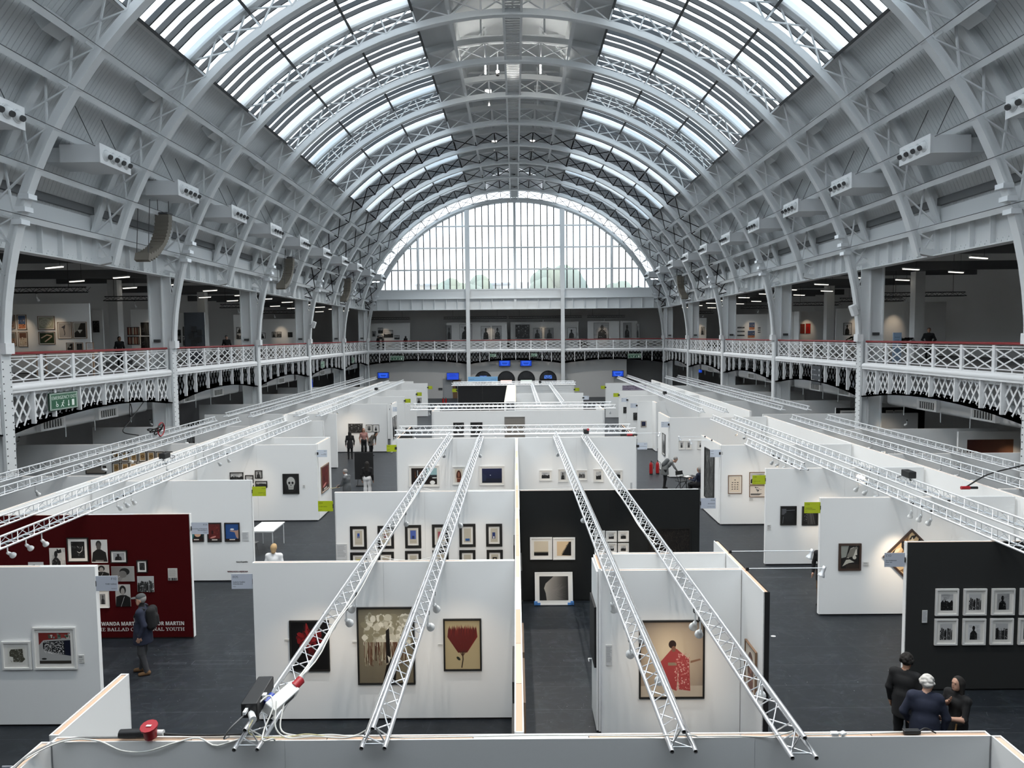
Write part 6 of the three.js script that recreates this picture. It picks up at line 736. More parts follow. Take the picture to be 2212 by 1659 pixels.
// ---------- signs on the galleries ----------
const exitCell = cell(256, (g) => { fill(g, '#e8efe9'); fill(g, '#2f5e45', 0.02, 0.03, 0.96, 0.94); g.strokeStyle = '#e8efe9'; g.strokeRect(0.04, 0.07, 0.92, 0.86); g.fillStyle = '#e8efe9'; g.save(); g.scale(0.0053, 0.011); g.font = '25px sans-serif'; g.fillText('EMERGENCY EXIT', 12, 34, 168); g.restore(); ell(g, '#e8efe9', 0.25, 0.74, 0.045, 0.09); ell(g, '#2f5e45', 0.25, 0.74, 0.025, 0.05); line(g, '#e8efe9', 0.02, [[0.22, 0.48], [0.235, 0.68], [0.29, 0.72]]); ell(g, '#e8efe9', 0.48, 0.5, 0.02, 0.035); line(g, '#e8efe9', 0.03, [[0.47, 0.54], [0.43, 0.7], [0.48, 0.85]]); line(g, '#e8efe9', 0.022, [[0.43, 0.7], [0.38, 0.85]]); line(g, '#e8efe9', 0.02, [[0.4, 0.6], [0.52, 0.65]]); line(g, '#e8efe9', 0.028, [[0.66, 0.48], [0.66, 0.84]]); poly(g, '#e8efe9', [[0.62, 0.76], [0.7, 0.76], [0.66, 0.87]]); fill(g, '#e8efe9', 0.78, 0.46, 0.09, 0.38); });
const infoCell = cell(256, (g) => { fill(g, '#3c4044'); g.fillStyle = '#cfd2d4'; g.save(); g.scale(0.01, 0.01); g.font = '9px sans-serif'; g.fillText('Toilets', 18, 24); g.fillText('Cloakroom', 18, 52); g.fillText('Lift', 18, 82); g.restore(); for (const y of [0.2, 0.48, 0.78]) { ell(g, '#e3e5e6', 0.09, y, 0.02, 0.025); fill(g, '#cfd2d4', 0.82, y - 0.05, 0.08, 0.11); } fill(g, '#33373a', 0.7, 0, 0.008, 1); });
function plate(label, x, y, z, w, h, ry, c, m = M.green) { const t = thing('hanging_sign', label, 'sign', x, y, z, ry); box(t, 'case', m, 0, 0, -0.03, w + 0.06, h + 0.06, 0.06); const p = mesh('print', printGeo(c), c.m, t); p.position.z = 0.002; p.scale.set(w, h, 1); for (const e of [-1, 1]) box(t, 'hanger', M.gasket, e * w * 0.35, h / 2 + 0.08, -0.03, 0.02, 0.16, 0.02); }
plate('large green emergency exit sign on the near lattice girder', -16.95, 4.86, -26.75, 1.5, 0.6, Math.PI / 2 - 0.06, exitCell); plate('grey sign listing toilets and cloakroom on the lattice girder', 16.95, 4.75, -40.6, 1.15, 1.0, -Math.PI / 2, infoCell, M.gasket);
[[-13.6, 'exit sign side'], [13.6, 'potted palm side']].forEach(([x, w]) => plate('green exit sign on the far end gallery girder, ' + w, x, 4.75, ZB + 0.15, 1.5, 0.5, 0, exitCell)); [[-2.6, 'first'], [2.1, 'second']].forEach(([x, w]) => plate(`small green exit sign above the arched windows, ${w}`, x, 4.95, ZB + 0.15, 0.7, 0.35, 0, exitCell)); [[5, 'nearer'], [6, 'farther']].forEach(([k, w]) => plate(`small grey exit sign on the far lattice girder, ${w}`, -16.95, 4.8, colZ(k) - 4, 1.2, 0.55, Math.PI / 2, exitCell, M.gasket));
// ---------- far end wall at ground level ----------
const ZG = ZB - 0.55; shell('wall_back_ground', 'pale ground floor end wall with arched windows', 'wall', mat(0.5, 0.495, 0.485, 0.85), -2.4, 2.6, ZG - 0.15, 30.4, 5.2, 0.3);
const night = mat(0.02, 0.022, 0.026, 0.12), beige = mat(0.4, 0.34, 0.27, 0.8);
[[-3.78, 'blue screen behind it'], [-1.12, 'pale signs behind it, nearer the blue screen'], [1.2, 'pink sign behind it'], [3.72, 'blue glow behind it, by the slender post']].forEach(([x, w], i) => {
  const t = thing('window_' + (3 + i), `half-round arched window with dark bars, ${w}`, 'window', x, 2.12, ZG + 0.02, 0, null, 'structure');
  const sh = new THREE.Shape(); sh.moveTo(-0.96, -1.6); sh.lineTo(0.96, -1.6); sh.lineTo(0.96, 0); sh.absarc(0, 0, 0.96, 0, Math.PI); mesh('pane', new THREE.ShapeGeometry(sh, 20), night, t).position.z = 0.005;
  const rim = mesh('frame', new THREE.TorusGeometry(0.96, 0.05, 6, 24, Math.PI), M.black, t); box(t, 'transom', M.black, 0, 0, 0.03, 1.92, 0.12, 0.06); for (const e of [-0.96, 0.96]) box(t, 'jamb', M.black, e, -0.8, 0.03, 0.08, 1.6, 0.06);
  for (const a of [45, 90, 135]) beam(t, 'glazing_bar', M.black, V(0, 0, 0.03), V(Math.cos(a * RAD) * 0.96, Math.sin(a * RAD) * 0.96, 0.03), 0.03, 0.045);
  const gl = i === 1 || i === 2 ? mesh('lit_sign', BOX, glow(i === 1 ? 0.9 : 0.5, 0.62, 0.55, 0.7), t) : mesh('lit_screen', BOX, glow(0.05, 0.16, 0.6, 0.8, 0.05), t); gl.position.set(0, i === 1 || i === 2 ? -0.25 : 0.25, 0.012); gl.scale.set(i === 1 || i === 2 ? 1.3 : 0.9, 0.42, 0.01);
});
function screen(label, x, y, z, w, h, c, ry = 0, tilt = 0.15) { const t = thing('tv_screen', label, 'screen', x, y, z, ry); const m = new THREE.MeshPhysicalMaterial({ color: '#111', roughness: 0.4, emissive: '#fff', emissiveMap: c.m.map, emissiveIntensity: 0.9 }); const b = new THREE.Group(); b.name = 'display_unit'; b.rotation.x = tilt; t.add(b); box(b, 'case', M.blackPlastic, 0, 0, -0.04, w + 0.08, h + 0.08, 0.08); const p = mesh('display', printGeo(c), m, b); p.position.z = 0.003; p.scale.set(w, h, 1); rod(t, 'wall_bracket', M.gasket, V(0, 0, -0.06), V(0, 0.1, -0.35), 0.03); }
[[-15.3, 2.75, 'by the far corner, exit sign side'], [-1.28, 4.02, 'above the arched windows, first'], [1.18, 4.0, 'above the arched windows, second'], [11.75, 2.7, 'by the dark doorway']].forEach(([x, y, w]) => screen('small blue screen on the far end wall, ' + w, x, y, ZG + 0.35, 1.25, 0.62, A.screenB));
screen('larger flat blue screen beside the slender post', -7.28, 2.57, ZG + 0.35, 1.35, 0.75, A.screen, 0, 0); [[-19.4, 2.95, -66, 'under the gallery, exit sign side'], [19.3, 3.4, -77, 'under the gallery, potted palm side']].forEach(([x, y, z, w]) => screen('blue screen hanging ' + w, x, y, z, 1.3, 0.75, A.screenB));
{ const t = thing('door_1', 'wood door in a grey frame at the far end wall', 'door', -7.35, 0, ZG + 0.03, 0, null, 'structure'); box(t, 'frame', M.stairGrey, 0, 1.15, 0, 2.2, 2.3, 0.04); box(t, 'leaf', M.doorWood, 0.5, 1.08, 0.03, 0.95, 2.15, 0.05); box(t, 'vision_panel', night, 0.5, 1.3, 0.06, 0.3, 1.0, 0.01); box(t, 'leaf', M.stairGrey, -0.55, 1.08, 0.03, 0.95, 2.15, 0.05); }
tag(box(null, 'wall_notice', M.gasket, -8.75, 1.1, ZG + 0.03, 0.45, 0.25, 0.02), 'small black notice on the far end wall above the red extinguishers', 'notice');
{ const sx = -4.23 * 64 / 64, t = thing('blue_sign_board', 'long pale blue board above the blue-black wall', 'sign', -2.95, 3.32, -64); const c = cell(256, (g) => { fill(g, '#7fb2dd'); g.fillStyle = '#335a88'; g.save(); g.scale(0.0035, 0.02); g.font = '14px sans-serif'; g.fillText('PHOTO', 12, 32); g.fillText('LONDON', 215, 32); g.restore(); }); box(t, 'board', M.tagGrey, 0, 0, -0.02, 2.65, 0.45, 0.04); const p = mesh('print', printGeo(c), c.m, t); p.position.z = 0.001; p.scale.set(2.64, 0.44, 1); for (const e of [-1.2, 1.2]) rod(t, 'post', M.aluDull, V(e, -0.2, -0.03), V(e, -3.32, -0.03), 0.025); }
const extinguisher = (x, z, w) => { const t = thing('fire_extinguisher', w, 'extinguisher', x, 0, z); const b = mesh('cylinder', new THREE.LatheGeometry([[0, 0.04], [0.085, 0.04], [0.09, 0.07], [0.09, 0.5], [0.07, 0.58], [0.03, 0.62], [0.03, 0.66], [0, 0.66]].map(([a, c]) => new THREE.Vector2(a, c)), 16), M.extRed, t); box(t, 'valve_handle', M.blackPlastic, 0, 0.69, 0.03, 0.04, 0.07, 0.14); cable(t, 'hose', M.cableB, [[0.02, 0.66, 0.02], [0.13, 0.6, 0.02], [0.12, 0.3, 0.02]], 0.014); rod(t, 'foot_ring', M.blackPlastic, V(0, 0, 0), V(0, 0.05, 0), 0.088); };
extinguisher(6.85, -36.3, 'red fire extinguisher on the aisle floor behind the backpack man, nearer the centre block'); extinguisher(7.2, -36.4, 'red fire extinguisher on the aisle floor behind the backpack man, nearer the side wall'); extinguisher(-7.75, -75.8, 'red fire extinguisher before the far end wall, nearer the F booths'); extinguisher(-7.45, -75.8, 'red fire extinguisher before the far end wall, nearer the door');
// ---------- furniture ----------
{
  const t = thing('trestle_table', 'white topped table behind the blue hand wall', 'table', -8.48, 0, -23.95); box(t, 'table_top', M.tableTop, 0, 0.735, 0, 0.8, 0.03, 1.2); for (const [a, b] of [[-1, -1], [1, -1], [-1, 1], [1, 1]]) rod(t, 'leg', M.aluDull, V(a * 0.36, 0.72, b * 0.56), V(a * 0.36, 0, b * 0.56), 0.018); box(t, 'apron', M.aluDull, 0, 0.7, 0, 0.74, 0.04, 1.12);
  const c = thing('chair', 'grey shell chair under the white table', 'chair', -8.75, 0, -23.0, 2.9); mesh('seat', new RoundedBoxGeometry(0.44, 0.04, 0.42, 2, 0.02), M.midgrey ?? M.chair, c).position.y = 0.45; const bk = mesh('backrest', new RoundedBoxGeometry(0.44, 0.38, 0.04, 2, 0.02), M.chair, c); bk.position.set(0, 0.68, -0.2); for (const [a, b] of [[-1, -1], [1, -1], [-1, 1], [1, 1]]) rod(c, 'leg', M.chair, V(a * 0.16, 0.43, b * 0.15), V(a * 0.22, 0, b * 0.2), 0.012);
  const f = thing('folding_chair', 'black folding chair the backpack man leans on', 'chair', 7.5, 0, -32.4, 0.5); box(f, 'seat', M.blackPlastic, 0, 0.45, 0, 0.4, 0.025, 0.38); for (const a of [-0.19, 0.19]) { rod(f, 'leg', M.black, V(a, 0, 0.25), V(a, 0.88, -0.2), 0.012); rod(f, 'leg', M.black, V(a, 0, -0.25), V(a, 0.46, 0.15), 0.012); } box(f, 'backrest', M.blackPlastic, 0, 0.8, -0.17, 0.4, 0.18, 0.02);
  const d = thing('folding_table', 'small dark folding table before the seated person', 'table', 7.75, 0, -31.95, 0.4); box(d, 'table_top', M.blackPlastic, 0, 0.73, 0, 0.7, 0.03, 0.5); for (const [a, b] of [[-1, -1], [1, -1], [-1, 1], [1, 1]]) rod(d, 'leg', M.black, V(a * 0.32, 0.72, b * 0.22), V(a * 0.32, 0, b * 0.22), 0.014);
  tag(box(null, 'paper', M.matBoard, 7.66, 0.752, -31.95, 0.3, 0.008, 0.21, 0.6), 'open white papers on the small dark folding table', 'paper');
  const st = thing('chair', 'black chair under the seated person in navy', 'chair', 8.05, 0, -31.4, -2.2); box(st, 'seat', M.blackPlastic, 0, 0.38, 0.02, 0.42, 0.04, 0.42); box(st, 'backrest', M.blackPlastic, 0, 0.72, -0.24, 0.4, 0.4, 0.03); for (const [a, b] of [[-1, -1], [1, -1], [-1, 1], [1, 1]]) rod(st, 'leg', M.chair, V(a * 0.18, 0.37, b * 0.18), V(a * 0.2, 0, b * 0.2), 0.014);
  const g = thing('display_easel', 'black display screen standing behind the suited man', 'screen', -7.35, 0, -34.2); box(g, 'panel', M.black, 0, 0.95, 0, 0.9, 1.3, 0.05); for (const a of [-0.3, 0.3]) rod(g, 'leg', M.black, V(a, 0.4, 0), V(a, 0, 0.15), 0.015); box(g, 'foot', M.black, 0, 0.02, 0.1, 0.7, 0.03, 0.3);
  const dr = thing('door_2', 'white store room door with dark screen and chrome handle in the narrow passage', 'door', 1.4, 0, -12.82, -Math.PI / 2, null, 'structure'); box(dr, 'leaf', M.wall, 0, 1.5, 0, 0.8, 2.9, 0.03); box(dr, 'screen_panel', M.black, 0.02, 1.75, 0.03, 0.75, 1.1, 0.05); rod(dr, 'handle', M.alu, V(-0.3, 1.05, 0.02), V(-0.3, 1.05, 0.09), 0.01); rod(dr, 'handle', M.alu, V(-0.3, 1.05, 0.09), V(-0.18, 1.05, 0.09), 0.01);
  // pictures seen edge on along the spine wall
  [[0.06, -10.4, 1.4, 'wood', 'first picture edge on the passage side of the spine wall'], [0.06, -11.9, 1.2, 'wood', 'second picture edge on the passage side of the spine wall'], [0.06, -16.0, 1.3, 'black', 'third picture edge on the passage side of the spine wall']].forEach(([x, z, w, st2, l]) => picture(l, x, 1.5, z, w, 1.0, st2, pool(3), { ry: Math.PI / 2 })); [[-8.9, 1.0, 'first dark picture edge on the flower side of the spine wall'], [-10.6, 1.2, 'second dark picture edge on the flower side of the spine wall'], [-17.2, 0.9, 'dark picture edge on the collage side of the spine wall']].forEach(([z, w, l]) => picture(l, -0.06, 1.4, z, w, 1.5, 'black', pool(7), { ry: -Math.PI / 2 }));
}
// scraps on the floor
[[0.75, -11.6, 0.14, 0.05, M.cableY, 'yellow scrap on the passage floor near the spine wall'], [1.32, -11.55, 0.07, 0.06, M.cableY, 'small yellow scrap on the passage floor near the store room'], [5.3, -11.2, 0.12, 0.05, M.wall, 'white paper scrap on the aisle floor by the dark picture'], [5.6, -9.9, 0.14, 0.05, M.wall, 'white paper scrap before the three talking people'], [-6.2, -10.4, 0.12, 0.05, M.wall, 'white paper scrap on the aisle by the capped man'], [6.0, -16.5, 0.12, 0.08, M.wall, 'white paper scrap on the aisle near the machine pictures'], [8.3, -10.6, 0.06, 0.05, M.wall, 'small white scrap behind the woman in the black dress'], [1.35, -9.7, 0.3, 0.22, M.tape, 'grey adhesive patch on the passage floor by the store room door'], [1.62, -9.6, 0.25, 0.3, M.tape, 'second grey adhesive patch on the passage floor by the store room']].forEach(([x, z, w, d, m, l]) => tag(mesh('floor_scrap', new THREE.CylinderGeometry(w / 2, w / 2, 0.004, 7).scale(1, 1, d / w).translate(0, 0.002, 0), m).translateX(x).translateZ(z), l, 'scrap'));
// ---------- upper galleries ----------
const GW = (l, x0, z0, x1, z1, o = {}) => P(l, x0, z0, x1, z1, { y: 5.6, h: 3.2, simple: true, front: M.galWall, back: M.galWall, edge: M.galWall, ...o });
GW('pale gallery wall with four desert pictures and leaf prints', -23.7, -33.05, -19.55, -33.05); GW('pale gallery wall with stacked book spine prints', -21.4, -40.05, -19.2, -40.05); GW('narrow gallery wall end with a black picture', -23.6, -40.1, -23.0, -40.1); GW('pale gallery wall with small dark prints left of the blue-grey wall', -22.4, -46.05, -20.9, -46.05); GW('blue-grey gallery wall with small relief boxes', -20.9, -45.4, -19.6, -45.4, { front: mat(0.09, 0.1, 0.115, 0.8) }); GW('pale gallery wall behind the man in a hat', -19.6, -50.05, -17.9, -50.05); GW('pale gallery wall with a row of small square frames', -21.8, -62.05, -18.6, -62.05);
GW('pale gallery wall with clustered prints by the far corner', -18.2, -86.05, -12.6, -86.05); GW('pale far gallery wall with three tall standing figures', -8.2, -86.05, -1.0, -86.05); GW('dim far gallery wall with a large hat portrait', -0.6, -87, 7.6, -87); GW('pale far gallery wall with a large face portrait', 8.6, -86.05, 12.4, -86.05); GW('pale angled far gallery wall beside the face portrait', 12.5, -86.05, 14.6, -86.6);
GW('pale gallery wall with small landscape strips', 18.9, -62.05, 21.6, -62.05); GW('side of the gallery wall with small landscape strips', 21.65, -62.1, 21.65, -55); GW('pale gallery wall near the far corner with two narrow prints', 18.2, -74.05, 19.6, -74.05); GW('gallery wall with three red prints', 21.3, -56.05, 24.0, -56.05); GW('beige gallery wall behind the palm', 22.2, -50.05, 26.0, -50.05); GW('tall beige gallery wall behind the person in black', 21.9, -44.05, 26.2, -44.05, { h: 3.35 });
const G2 = M.galWall;
hang('galL', -33, [A.deserts[3], A.deserts[0], A.deserts[3], A.deserts[1], A.paleLeaf, A.legs, A.scarf, A.gloves], ['narrow grey print at the rib edge, upper gallery row', 'desert road picture on the gallery', 'hazy brown print at the rib edge, lower gallery row', 'dark patterned figure picture on the gallery', 'wood-framed leaf print on the gallery', 'wood-framed picture of pale legs on green', 'wood-framed picture of a hanging scarf', 'wood-framed picture of white gloves']);
hang('galL2', -40, [pool(3), A.spines, A.spines, A.curtain, A.curtain], ['black picture on the narrow gallery wall end', 'upper book spine print on the gallery', 'lower book spine print on the gallery', 'upper black curtain print on the gallery', 'lower black curtain print on the gallery']);
hang('galL3', -46, (i) => pool(i + 3), (i) => `small dark print left of the blue-grey gallery wall, ${ORD[i]} of four`); hang('galL4', -50, (i) => pool(i + 9), (i) => `small print behind the man in a hat on the gallery, ${ORD[i]} of six`); hang('galL5', -62, (i) => pool(i + 1), (i) => `small square frame in a gallery row, ${ORD[i]} of three`);
hang('galB', -86, (i) => pool([0, 4, 8, 12, 1, 5, 9, 13, 17][i]), (i) => i < 5 ? `clustered print by the far gallery corner, ${ORD[i]} of five` : `tall framed figure on the far gallery, ${ORD[i - 5]} of four`); hang('galC', -86, (i) => pool([3, 1, 5, 9, 17, 21, 25][i]), (i) => ['large hat portrait on the far gallery', 'first small figure print on the far gallery', 'second small figure print on the far gallery', 'third small figure print beyond the slender post', 'large face portrait on the far gallery', 'tall picture beside the face portrait', 'narrow picture at the end of the far gallery'][i]);
hang('galR', -74, (i) => pool(i), (i) => `${i ? 'wider' : 'narrower'} of two prints on the gallery near the far corner`); hang('galR2', -62, (i) => i === 3 || i === 4 ? A.deserts[0] : pool(4 * i), (i) => `small landscape print on the pale gallery wall, ${ORD[i]} of eight`); hang('galR3', -56, A.reds, (i) => `${['dark', 'mid', 'bright'][i]} red print on the gallery`); hang('galR4', -50, [pool(9)], ['black-framed print behind the palm on the gallery']);
{ const t = thing('relief_boxes', 'cluster of small grey relief boxes on the blue-grey gallery wall', 'artwork', -20.25, 7.0, -45.33); for (const [x, y] of [[0, 0.75], [-0.2, 0.3], [0.35, 0.55], [0.1, 0.05], [0.35, 0.1], [-0.05, -0.1]]) box(t, 'small_box', M.gasket, x, y, 0.05, 0.3, 0.35, 0.1); }
// battens, beams and posts of the gallery ceilings
for (const s of [-1, 1]) {
  for (let k = 2; k < 8; k++) for (let e = 0; e < 2; e++) { const z = colZ(k) + 9 - e * 5.9; beam(null, 'ceiling_beam', M.ceilDark, V(s * 17.5, 10.6 + e * 0.2, z), V(s * 28, 10.6 + e * 0.2, z), 0.2, 0.45).userData = { label: `dark gallery ceiling beam, ${ORD[(k - 2) * 2 + e]} from the viewer, ${sideName(s)}`, category: 'beam', kind: 'structure' }; }
  for (let k = 0; k < 12; k++) for (const x of [19.2, 22.6]) { const z = -25 - k * 5.1 - (x > 20 ? 2 : 0), t = thing('batten_light', `gallery strip light, ${ORD[k]} of the ${x > 20 ? 'outer' : 'inner'} row, ${sideName(s)}`, 'light', s * x, 10.15, z, s * 0.5); box(t, 'housing', M.duct, 0, 0.05, 0, 1.25, 0.06, 0.12); box(t, 'tube_diffuser', M.tubeOn, 0, 0.0, 0, 1.2, 0.04, 0.09); rod(t, 'suspension', M.gasket, V(0.4, 0.08, 0), V(0.4, 2.04, 0), 0.01, CYL6); if (k % 2 === 0) { const l = new THREE.RectAreaLight(new THREE.Color().setRGB(1, 0.92, 0.8), 2, 1.2, 0.1); l.name = 'batten_glow'; l.position.y = -0.03; l.rotation.x = -Math.PI / 2; t.add(l); } }
  for (let k = 2; k < 7; k++) { const c = thing('gallery_post', `square grey post inside the gallery, ${ORD[k - 2]} from the viewer, ${sideName(s)}`, 'column', s * 23.3, 5.6, colZ(k) - 6.5, 0, null, 'structure'); box(c, 'shaft', M.galWall, 0, 2.5, 0, 0.55, 5, 0.55); box(c, 'base', M.galWall, 0, 0.1, 0, 0.65, 0.2, 0.65); }
}
// gallery and aisle spotlights that warm the walls
const wash = (w, x, y, z, tx, ty, tz, k) => spot(w, x, y, z, tx, ty, tz, true, k);
[[-22.6, -31.6, -33, 'over the leaf print'], [-21.0, -31.6, -33, 'over the scarf picture'], [-20.4, -38.6, -40, 'over the book spines'], [-18.7, -48.6, -50, 'over the man in a hat'], [-20.2, -60.4, -62, 'over the small square frames'], [20.2, -60, -62, 'over the landscape strips'], [22.6, -54.6, -56, 'over the three red prints'], [23.6, -48.6, -50, 'over the palm'], [23, -42.5, -44, 'over the beige wall by the person in black'], [18.9, -72.6, -74, 'over the two narrow prints'], [-15.5, -84.4, -86, 'over the clustered prints'], [-3, -84.4, -86, 'over the tall figures'], [10.4, -84.4, -86, 'over the face portrait'], [3.3, -85, -87, 'over the hat portrait']].forEach(([x, z, wz, w]) => wash(`on the gallery, ${w}`, x, 9.18, z, x, 7.4, wz, 4));
[[-24, -31.6, 5.2, 'over the leaf print'], [-22, -38.6, 3.4, 'over the book spines'], [-19.9, -48.6, 2.3, 'over the man in a hat'], [-22, -60.4, 3.8, 'over the small square frames'], [18.7, -60, 3.2, 'over the landscape strips'], [21, -54.6, 3.4, 'over the three red prints'], [21.8, -48.6, 4.2, 'over the gallery palm'], [21.6, -42.5, 4.8, 'over the beige wall'], [18, -72.6, 1.9, 'over the two narrow prints'], [-18, -84.4, 5.6, 'over the clustered prints'], [-8.4, -84.4, 7.4, 'over the tall figures'], [8.4, -84.4, 4.4, 'over the face portrait'], [-0.8, -85, 8.6, 'over the hat portrait']].forEach(([x, z, L, w]) => { const t = thing('gallery_truss', 'black lighting truss on the gallery, ' + w, 'truss', x, 9.22, z), j = new Join(); for (const [a, b] of [[0, 0], [0.25, 0], [0.12, 0.22]]) rod(t, 'chord', M.blackPlastic, V(0, b, a - 0.12), V(L, b, a - 0.12), 0.025); for (let i = 0; i < L / 0.3; i++) { j.rod(V(i * 0.3, 0, i % 2 ? -0.12 : 0.13), V(i * 0.3 + 0.3, 0.22, 0), 0.01); j.rod(V(i * 0.3, 0.22, 0), V(i * 0.3 + 0.3, 0, i % 2 ? 0.13 : -0.12), 0.01); } stuff(j.mesh('braces', M.blackPlastic, t)); for (const e of [0.15, 0.85]) rod(t, 'hanger', M.blackPlastic, V(L * e, 0.2, 0), V(L * e, 2.96, 0), 0.012, CYL6); });
// ground floor aisles beyond the columns: lit side walls with pictures
P('brown lit booth wall under the gallery, exit sign side', -23.5, -20, -23.5, -34, { simple: true, front: M.galWall, back: M.galWall }); P('booth cross wall under the gallery, exit sign side', -23.4, -27, -20, -27, { simple: true, front: M.galWall }); P('cream lit booth wall under the gallery, potted palm side', 22.5, -18, 22.5, -31, { simple: true, front: M.galWall, back: M.galWall }); P('cream booth cross wall under the gallery, potted palm side', 18.2, -29.5, 22.4, -29.5, { simple: true, front: M.galWall }); P('black booth wall with stacked photographs under the gallery', 17.6, -39.5, 22.5, -39.5, { simple: true, front: M.dark });
for (const [x, z, wx, wz, w] of [[-21, -22.5, -23.4, -22.5, 'by the brown wall, first'], [-21, -26, -23.4, -26, 'by the brown wall, second'], [-21, -30, -23.4, -30, 'by the brown wall, third'], [20, -20, 22.4, -20, 'by the cream wall, first'], [20, -24, 22.4, -24, 'by the cream wall, second'], [20.3, -27.4, 20.3, -29.5, 'before the dusk picture'], [19.6, -37.2, 19.6, -39.5, 'before the stacked photographs'], [-18.5, -36, -19, -38.9, 'behind the columns on the exit sign side'], [18, -33, 18.5, -36.5, 'behind the columns on the potted palm side']]) wash('under the gallery ' + w, x, 3.05, z, wx, 1.6, wz, 5);
picture('large red-brown dusk picture under the gallery', 19.5, 2.0, -29.44, 1.9, 1.35, 'print', A.dusk); picture('first matted print right of the dusk picture', 21.3, 2.2, -29.44, 0.5, 0.75, 'wood', pool(1)); picture('second matted print right of the dusk picture', 21.85, 2.2, -29.44, 0.5, 0.75, 'wood', pool(5)); picture('dark print left of the dusk picture', 18.6, 1.7, -29.44, 0.7, 0.6, 'black', pool(3));
for (let r = 0; r < 3; r++) for (let c = 0; c < 3; c++) picture(`stacked photograph on the black wall under the gallery, ${['top', 'middle', 'bottom'][r]} row, ${ORD[c]}`, 18.3 + c * 1.25, 2.55 - r * 0.8, -39.43, 1.0, 0.65, 'blackmat', pool(r * 3 + c));
[[-22.2, 1.9, 'first'], [-21.2, 1.9, 'second']].forEach(([x, y, w]) => picture(`dark print on the cross wall under the gallery, ${w}`, x, y, -26.94, 0.7, 0.9, 'black', pool(6)));
// palms, banner, rail objects on the gallery
function palm(label, x, y, z, h, n) { const t = thing('potted_palm', label, 'plant', x, y, z); mesh('pot', new THREE.LatheGeometry([[0, 0], [0.16, 0], [0.22, 0.4], [0.19, 0.4], [0.18, 0.36], [0, 0.36]].map(([a, b]) => new THREE.Vector2(a, b)), 16), M.clayPot, t);
  for (let i = 0; i < n; i++) { const a = i / n * 6.28 + rr(-0.2, 0.2), r = rr(0.45, 0.75), top = h * rr(0.7, 1), c = new THREE.QuadraticBezierCurve3(V(0, 0.36, 0), V(Math.cos(a) * r * 0.25, top, Math.sin(a) * r * 0.25), V(Math.cos(a) * r, top * rr(0.6, 0.85), Math.sin(a) * r)), j = new Join(); j.add(new THREE.TubeGeometry(c, 8, 0.008, 4)); for (let k = 4; k < 15; k++) { const p = c.getPoint(k / 15), d = c.getTangent(k / 15), sd = new THREE.Vector3().crossVectors(d, UPY).normalize(); for (const e of [-1, 1]) { const q = p.clone().addScaledVector(sd, e * 0.2).addScaledVector(d, 0.14).add(V(0, -0.06, 0)); j.beam(p, q, 0.004, 0.026); } } j.mesh('frond', M.leaf, t); } }
palm('potted palm beside the person in black on the gallery', 20.15, 5.6, -37.2, 1.65, 11); palm('potted palm by the beige wall on the gallery', 20.4, 5.6, -43, 1.7, 10); palm('potted palm at the far right edge of the gallery', 19.6, 5.6, -25.6, 1.5, 9);
{ const t = thing('floor_sign', 'tall pale blue sign standing behind the gallery rail', 'sign', 19.2, 5.6, -36.3); const c = cell(128, (g) => { fill(g, '#9fb9d6'); g.fillStyle = '#3a5470'; g.save(); g.scale(0.01, 0.004); g.font = '15px sans-serif'; g.fillText('Members', 18, 45); g.fillText('Lounge', 22, 68); g.restore(); }); box(t, 'panel', mat(0.35, 0.48, 0.66, 0.6), 0, 0.75, 0, 0.42, 1.5, 0.04); const p = mesh('print', printGeo(c), c.m, t); p.position.set(0, 0.78, 0.022); p.scale.set(0.4, 1.4, 1); box(t, 'foot', M.blackPlastic, 0, 0.02, 0, 0.45, 0.04, 0.3); }
{ const t = thing('book_table', 'brown table of books and prints behind the red handrail', 'table', -19.2, 5.6, -30.8); box(t, 'table_top', M.wood, 0, 0.98, 0, 2.6, 0.05, 0.7); for (const [a, b] of [[-1, -1], [1, -1], [-1, 1], [1, 1]]) box(t, 'leg', M.wood, a * 1.2, 0.48, b * 0.28, 0.06, 0.96, 0.06); [[0.1, A.gloves, 'first'], [0.5, A.curtain, 'second'], [0.95, A.card, 'third']].forEach(([x, c, w]) => picture(`small print propped on the gallery book table, ${w}`, -19.2 + x, 6.84, -30.75, 0.32, 0.36, 'wood', c)); }
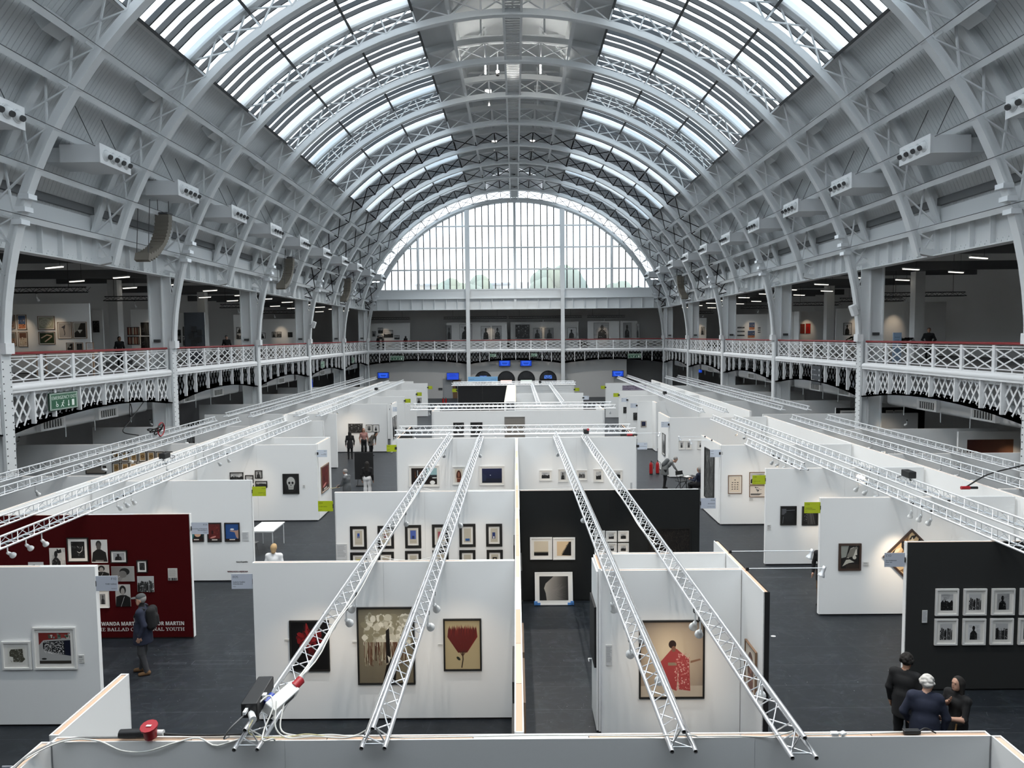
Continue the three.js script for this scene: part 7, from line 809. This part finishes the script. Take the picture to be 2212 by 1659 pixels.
// hanging flood lamp coils, junction camera lines
tag(cable(null, 'cable', M.cableB, [[-17.0, 4.35, -31.4], [-17.0, 4.0, -31.35], [-17.02, 3.7, -31.45], [-16.98, 4.0, -31.5], [-17.0, 4.3, -31.45]], 0.02), 'coil of black cable hanging from the lattice girder', 'cable');
{ const t = thing('cable_coil', 'tangled black and red cable pile on the outer truss', 'cable', -15.1, 3.3, -29.6); for (let i = 0; i < 4; i++) { const m = mesh('loop', new THREE.TorusGeometry(0.22 + i * 0.02, 0.025, 6, 20), i === 3 ? M.redPlastic : M.cableB, t); m.rotation.set(1.2 + i * 0.2, i * 0.5, 0); m.position.set(i * 0.06, 0.05, -i * 0.1); } }
// ---------- outside, seen through the frosted end window ----------
{ const t = thing('far_building', 'low grey building blurred behind the end window', 'building', 0, 0, -128); box(t, 'block', M.brickFar, -9, 8, 0, 16, 16, 8); box(t, 'block', M.brickFar, 12, 7.4, -2, 12, 14.8, 8); box(t, 'roof', M.stairGrey, -9, 16.1, 0, 16.4, 0.3, 8.4); const g2 = mesh('curved_roof', new THREE.CylinderGeometry(4, 4, 8, 24, 1, false, 0, Math.PI), M.stairGrey, t); g2.rotation.set(Math.PI / 2, 0, Math.PI / 2); g2.position.set(1.5, 12.5, 2); for (let i = 0; i < 5; i++) box(t, 'window_band', M.gasket, -15 + i * 3, 13.5, 4.02, 1.6, 1.2, 0.05);
  [[-8, 13.5, -112, 4.2, 'wide dark tree blurred behind the end window, nearer the exit sign side'], [6.5, 14, -113, 4.4, 'wide dark tree blurred behind the end window, nearer the potted palm side'], [16.5, 12.5, -110, 3.2, 'smaller tree blurred at the edge of the end window']].forEach(([x, y, z, r, l]) => { const q = thing('tree', l, 'tree', x, 0, z); rod(q, 'trunk', M.bark, V(0, 0, 0), V(0, y, 0), 0.35); const j = new Join(); for (let i = 0; i < 16; i++) { const a = rr(0, 6.28), b = rr(-0.5, 1); j.ball(Math.cos(a) * r * 0.7, y + b * r * 0.5, Math.sin(a) * r * 0.6, r * rr(0.3, 0.5)); } j.mesh('crown', M.treeFar, q); });
  const gnd = tag(box(null, 'ground', M.concrete, 0, -0.3, -150, 120, 0.4, 112), 'grey ground outside beyond the far end wall', 'ground', null, 'structure'); }
renderer.render(scene, camera);
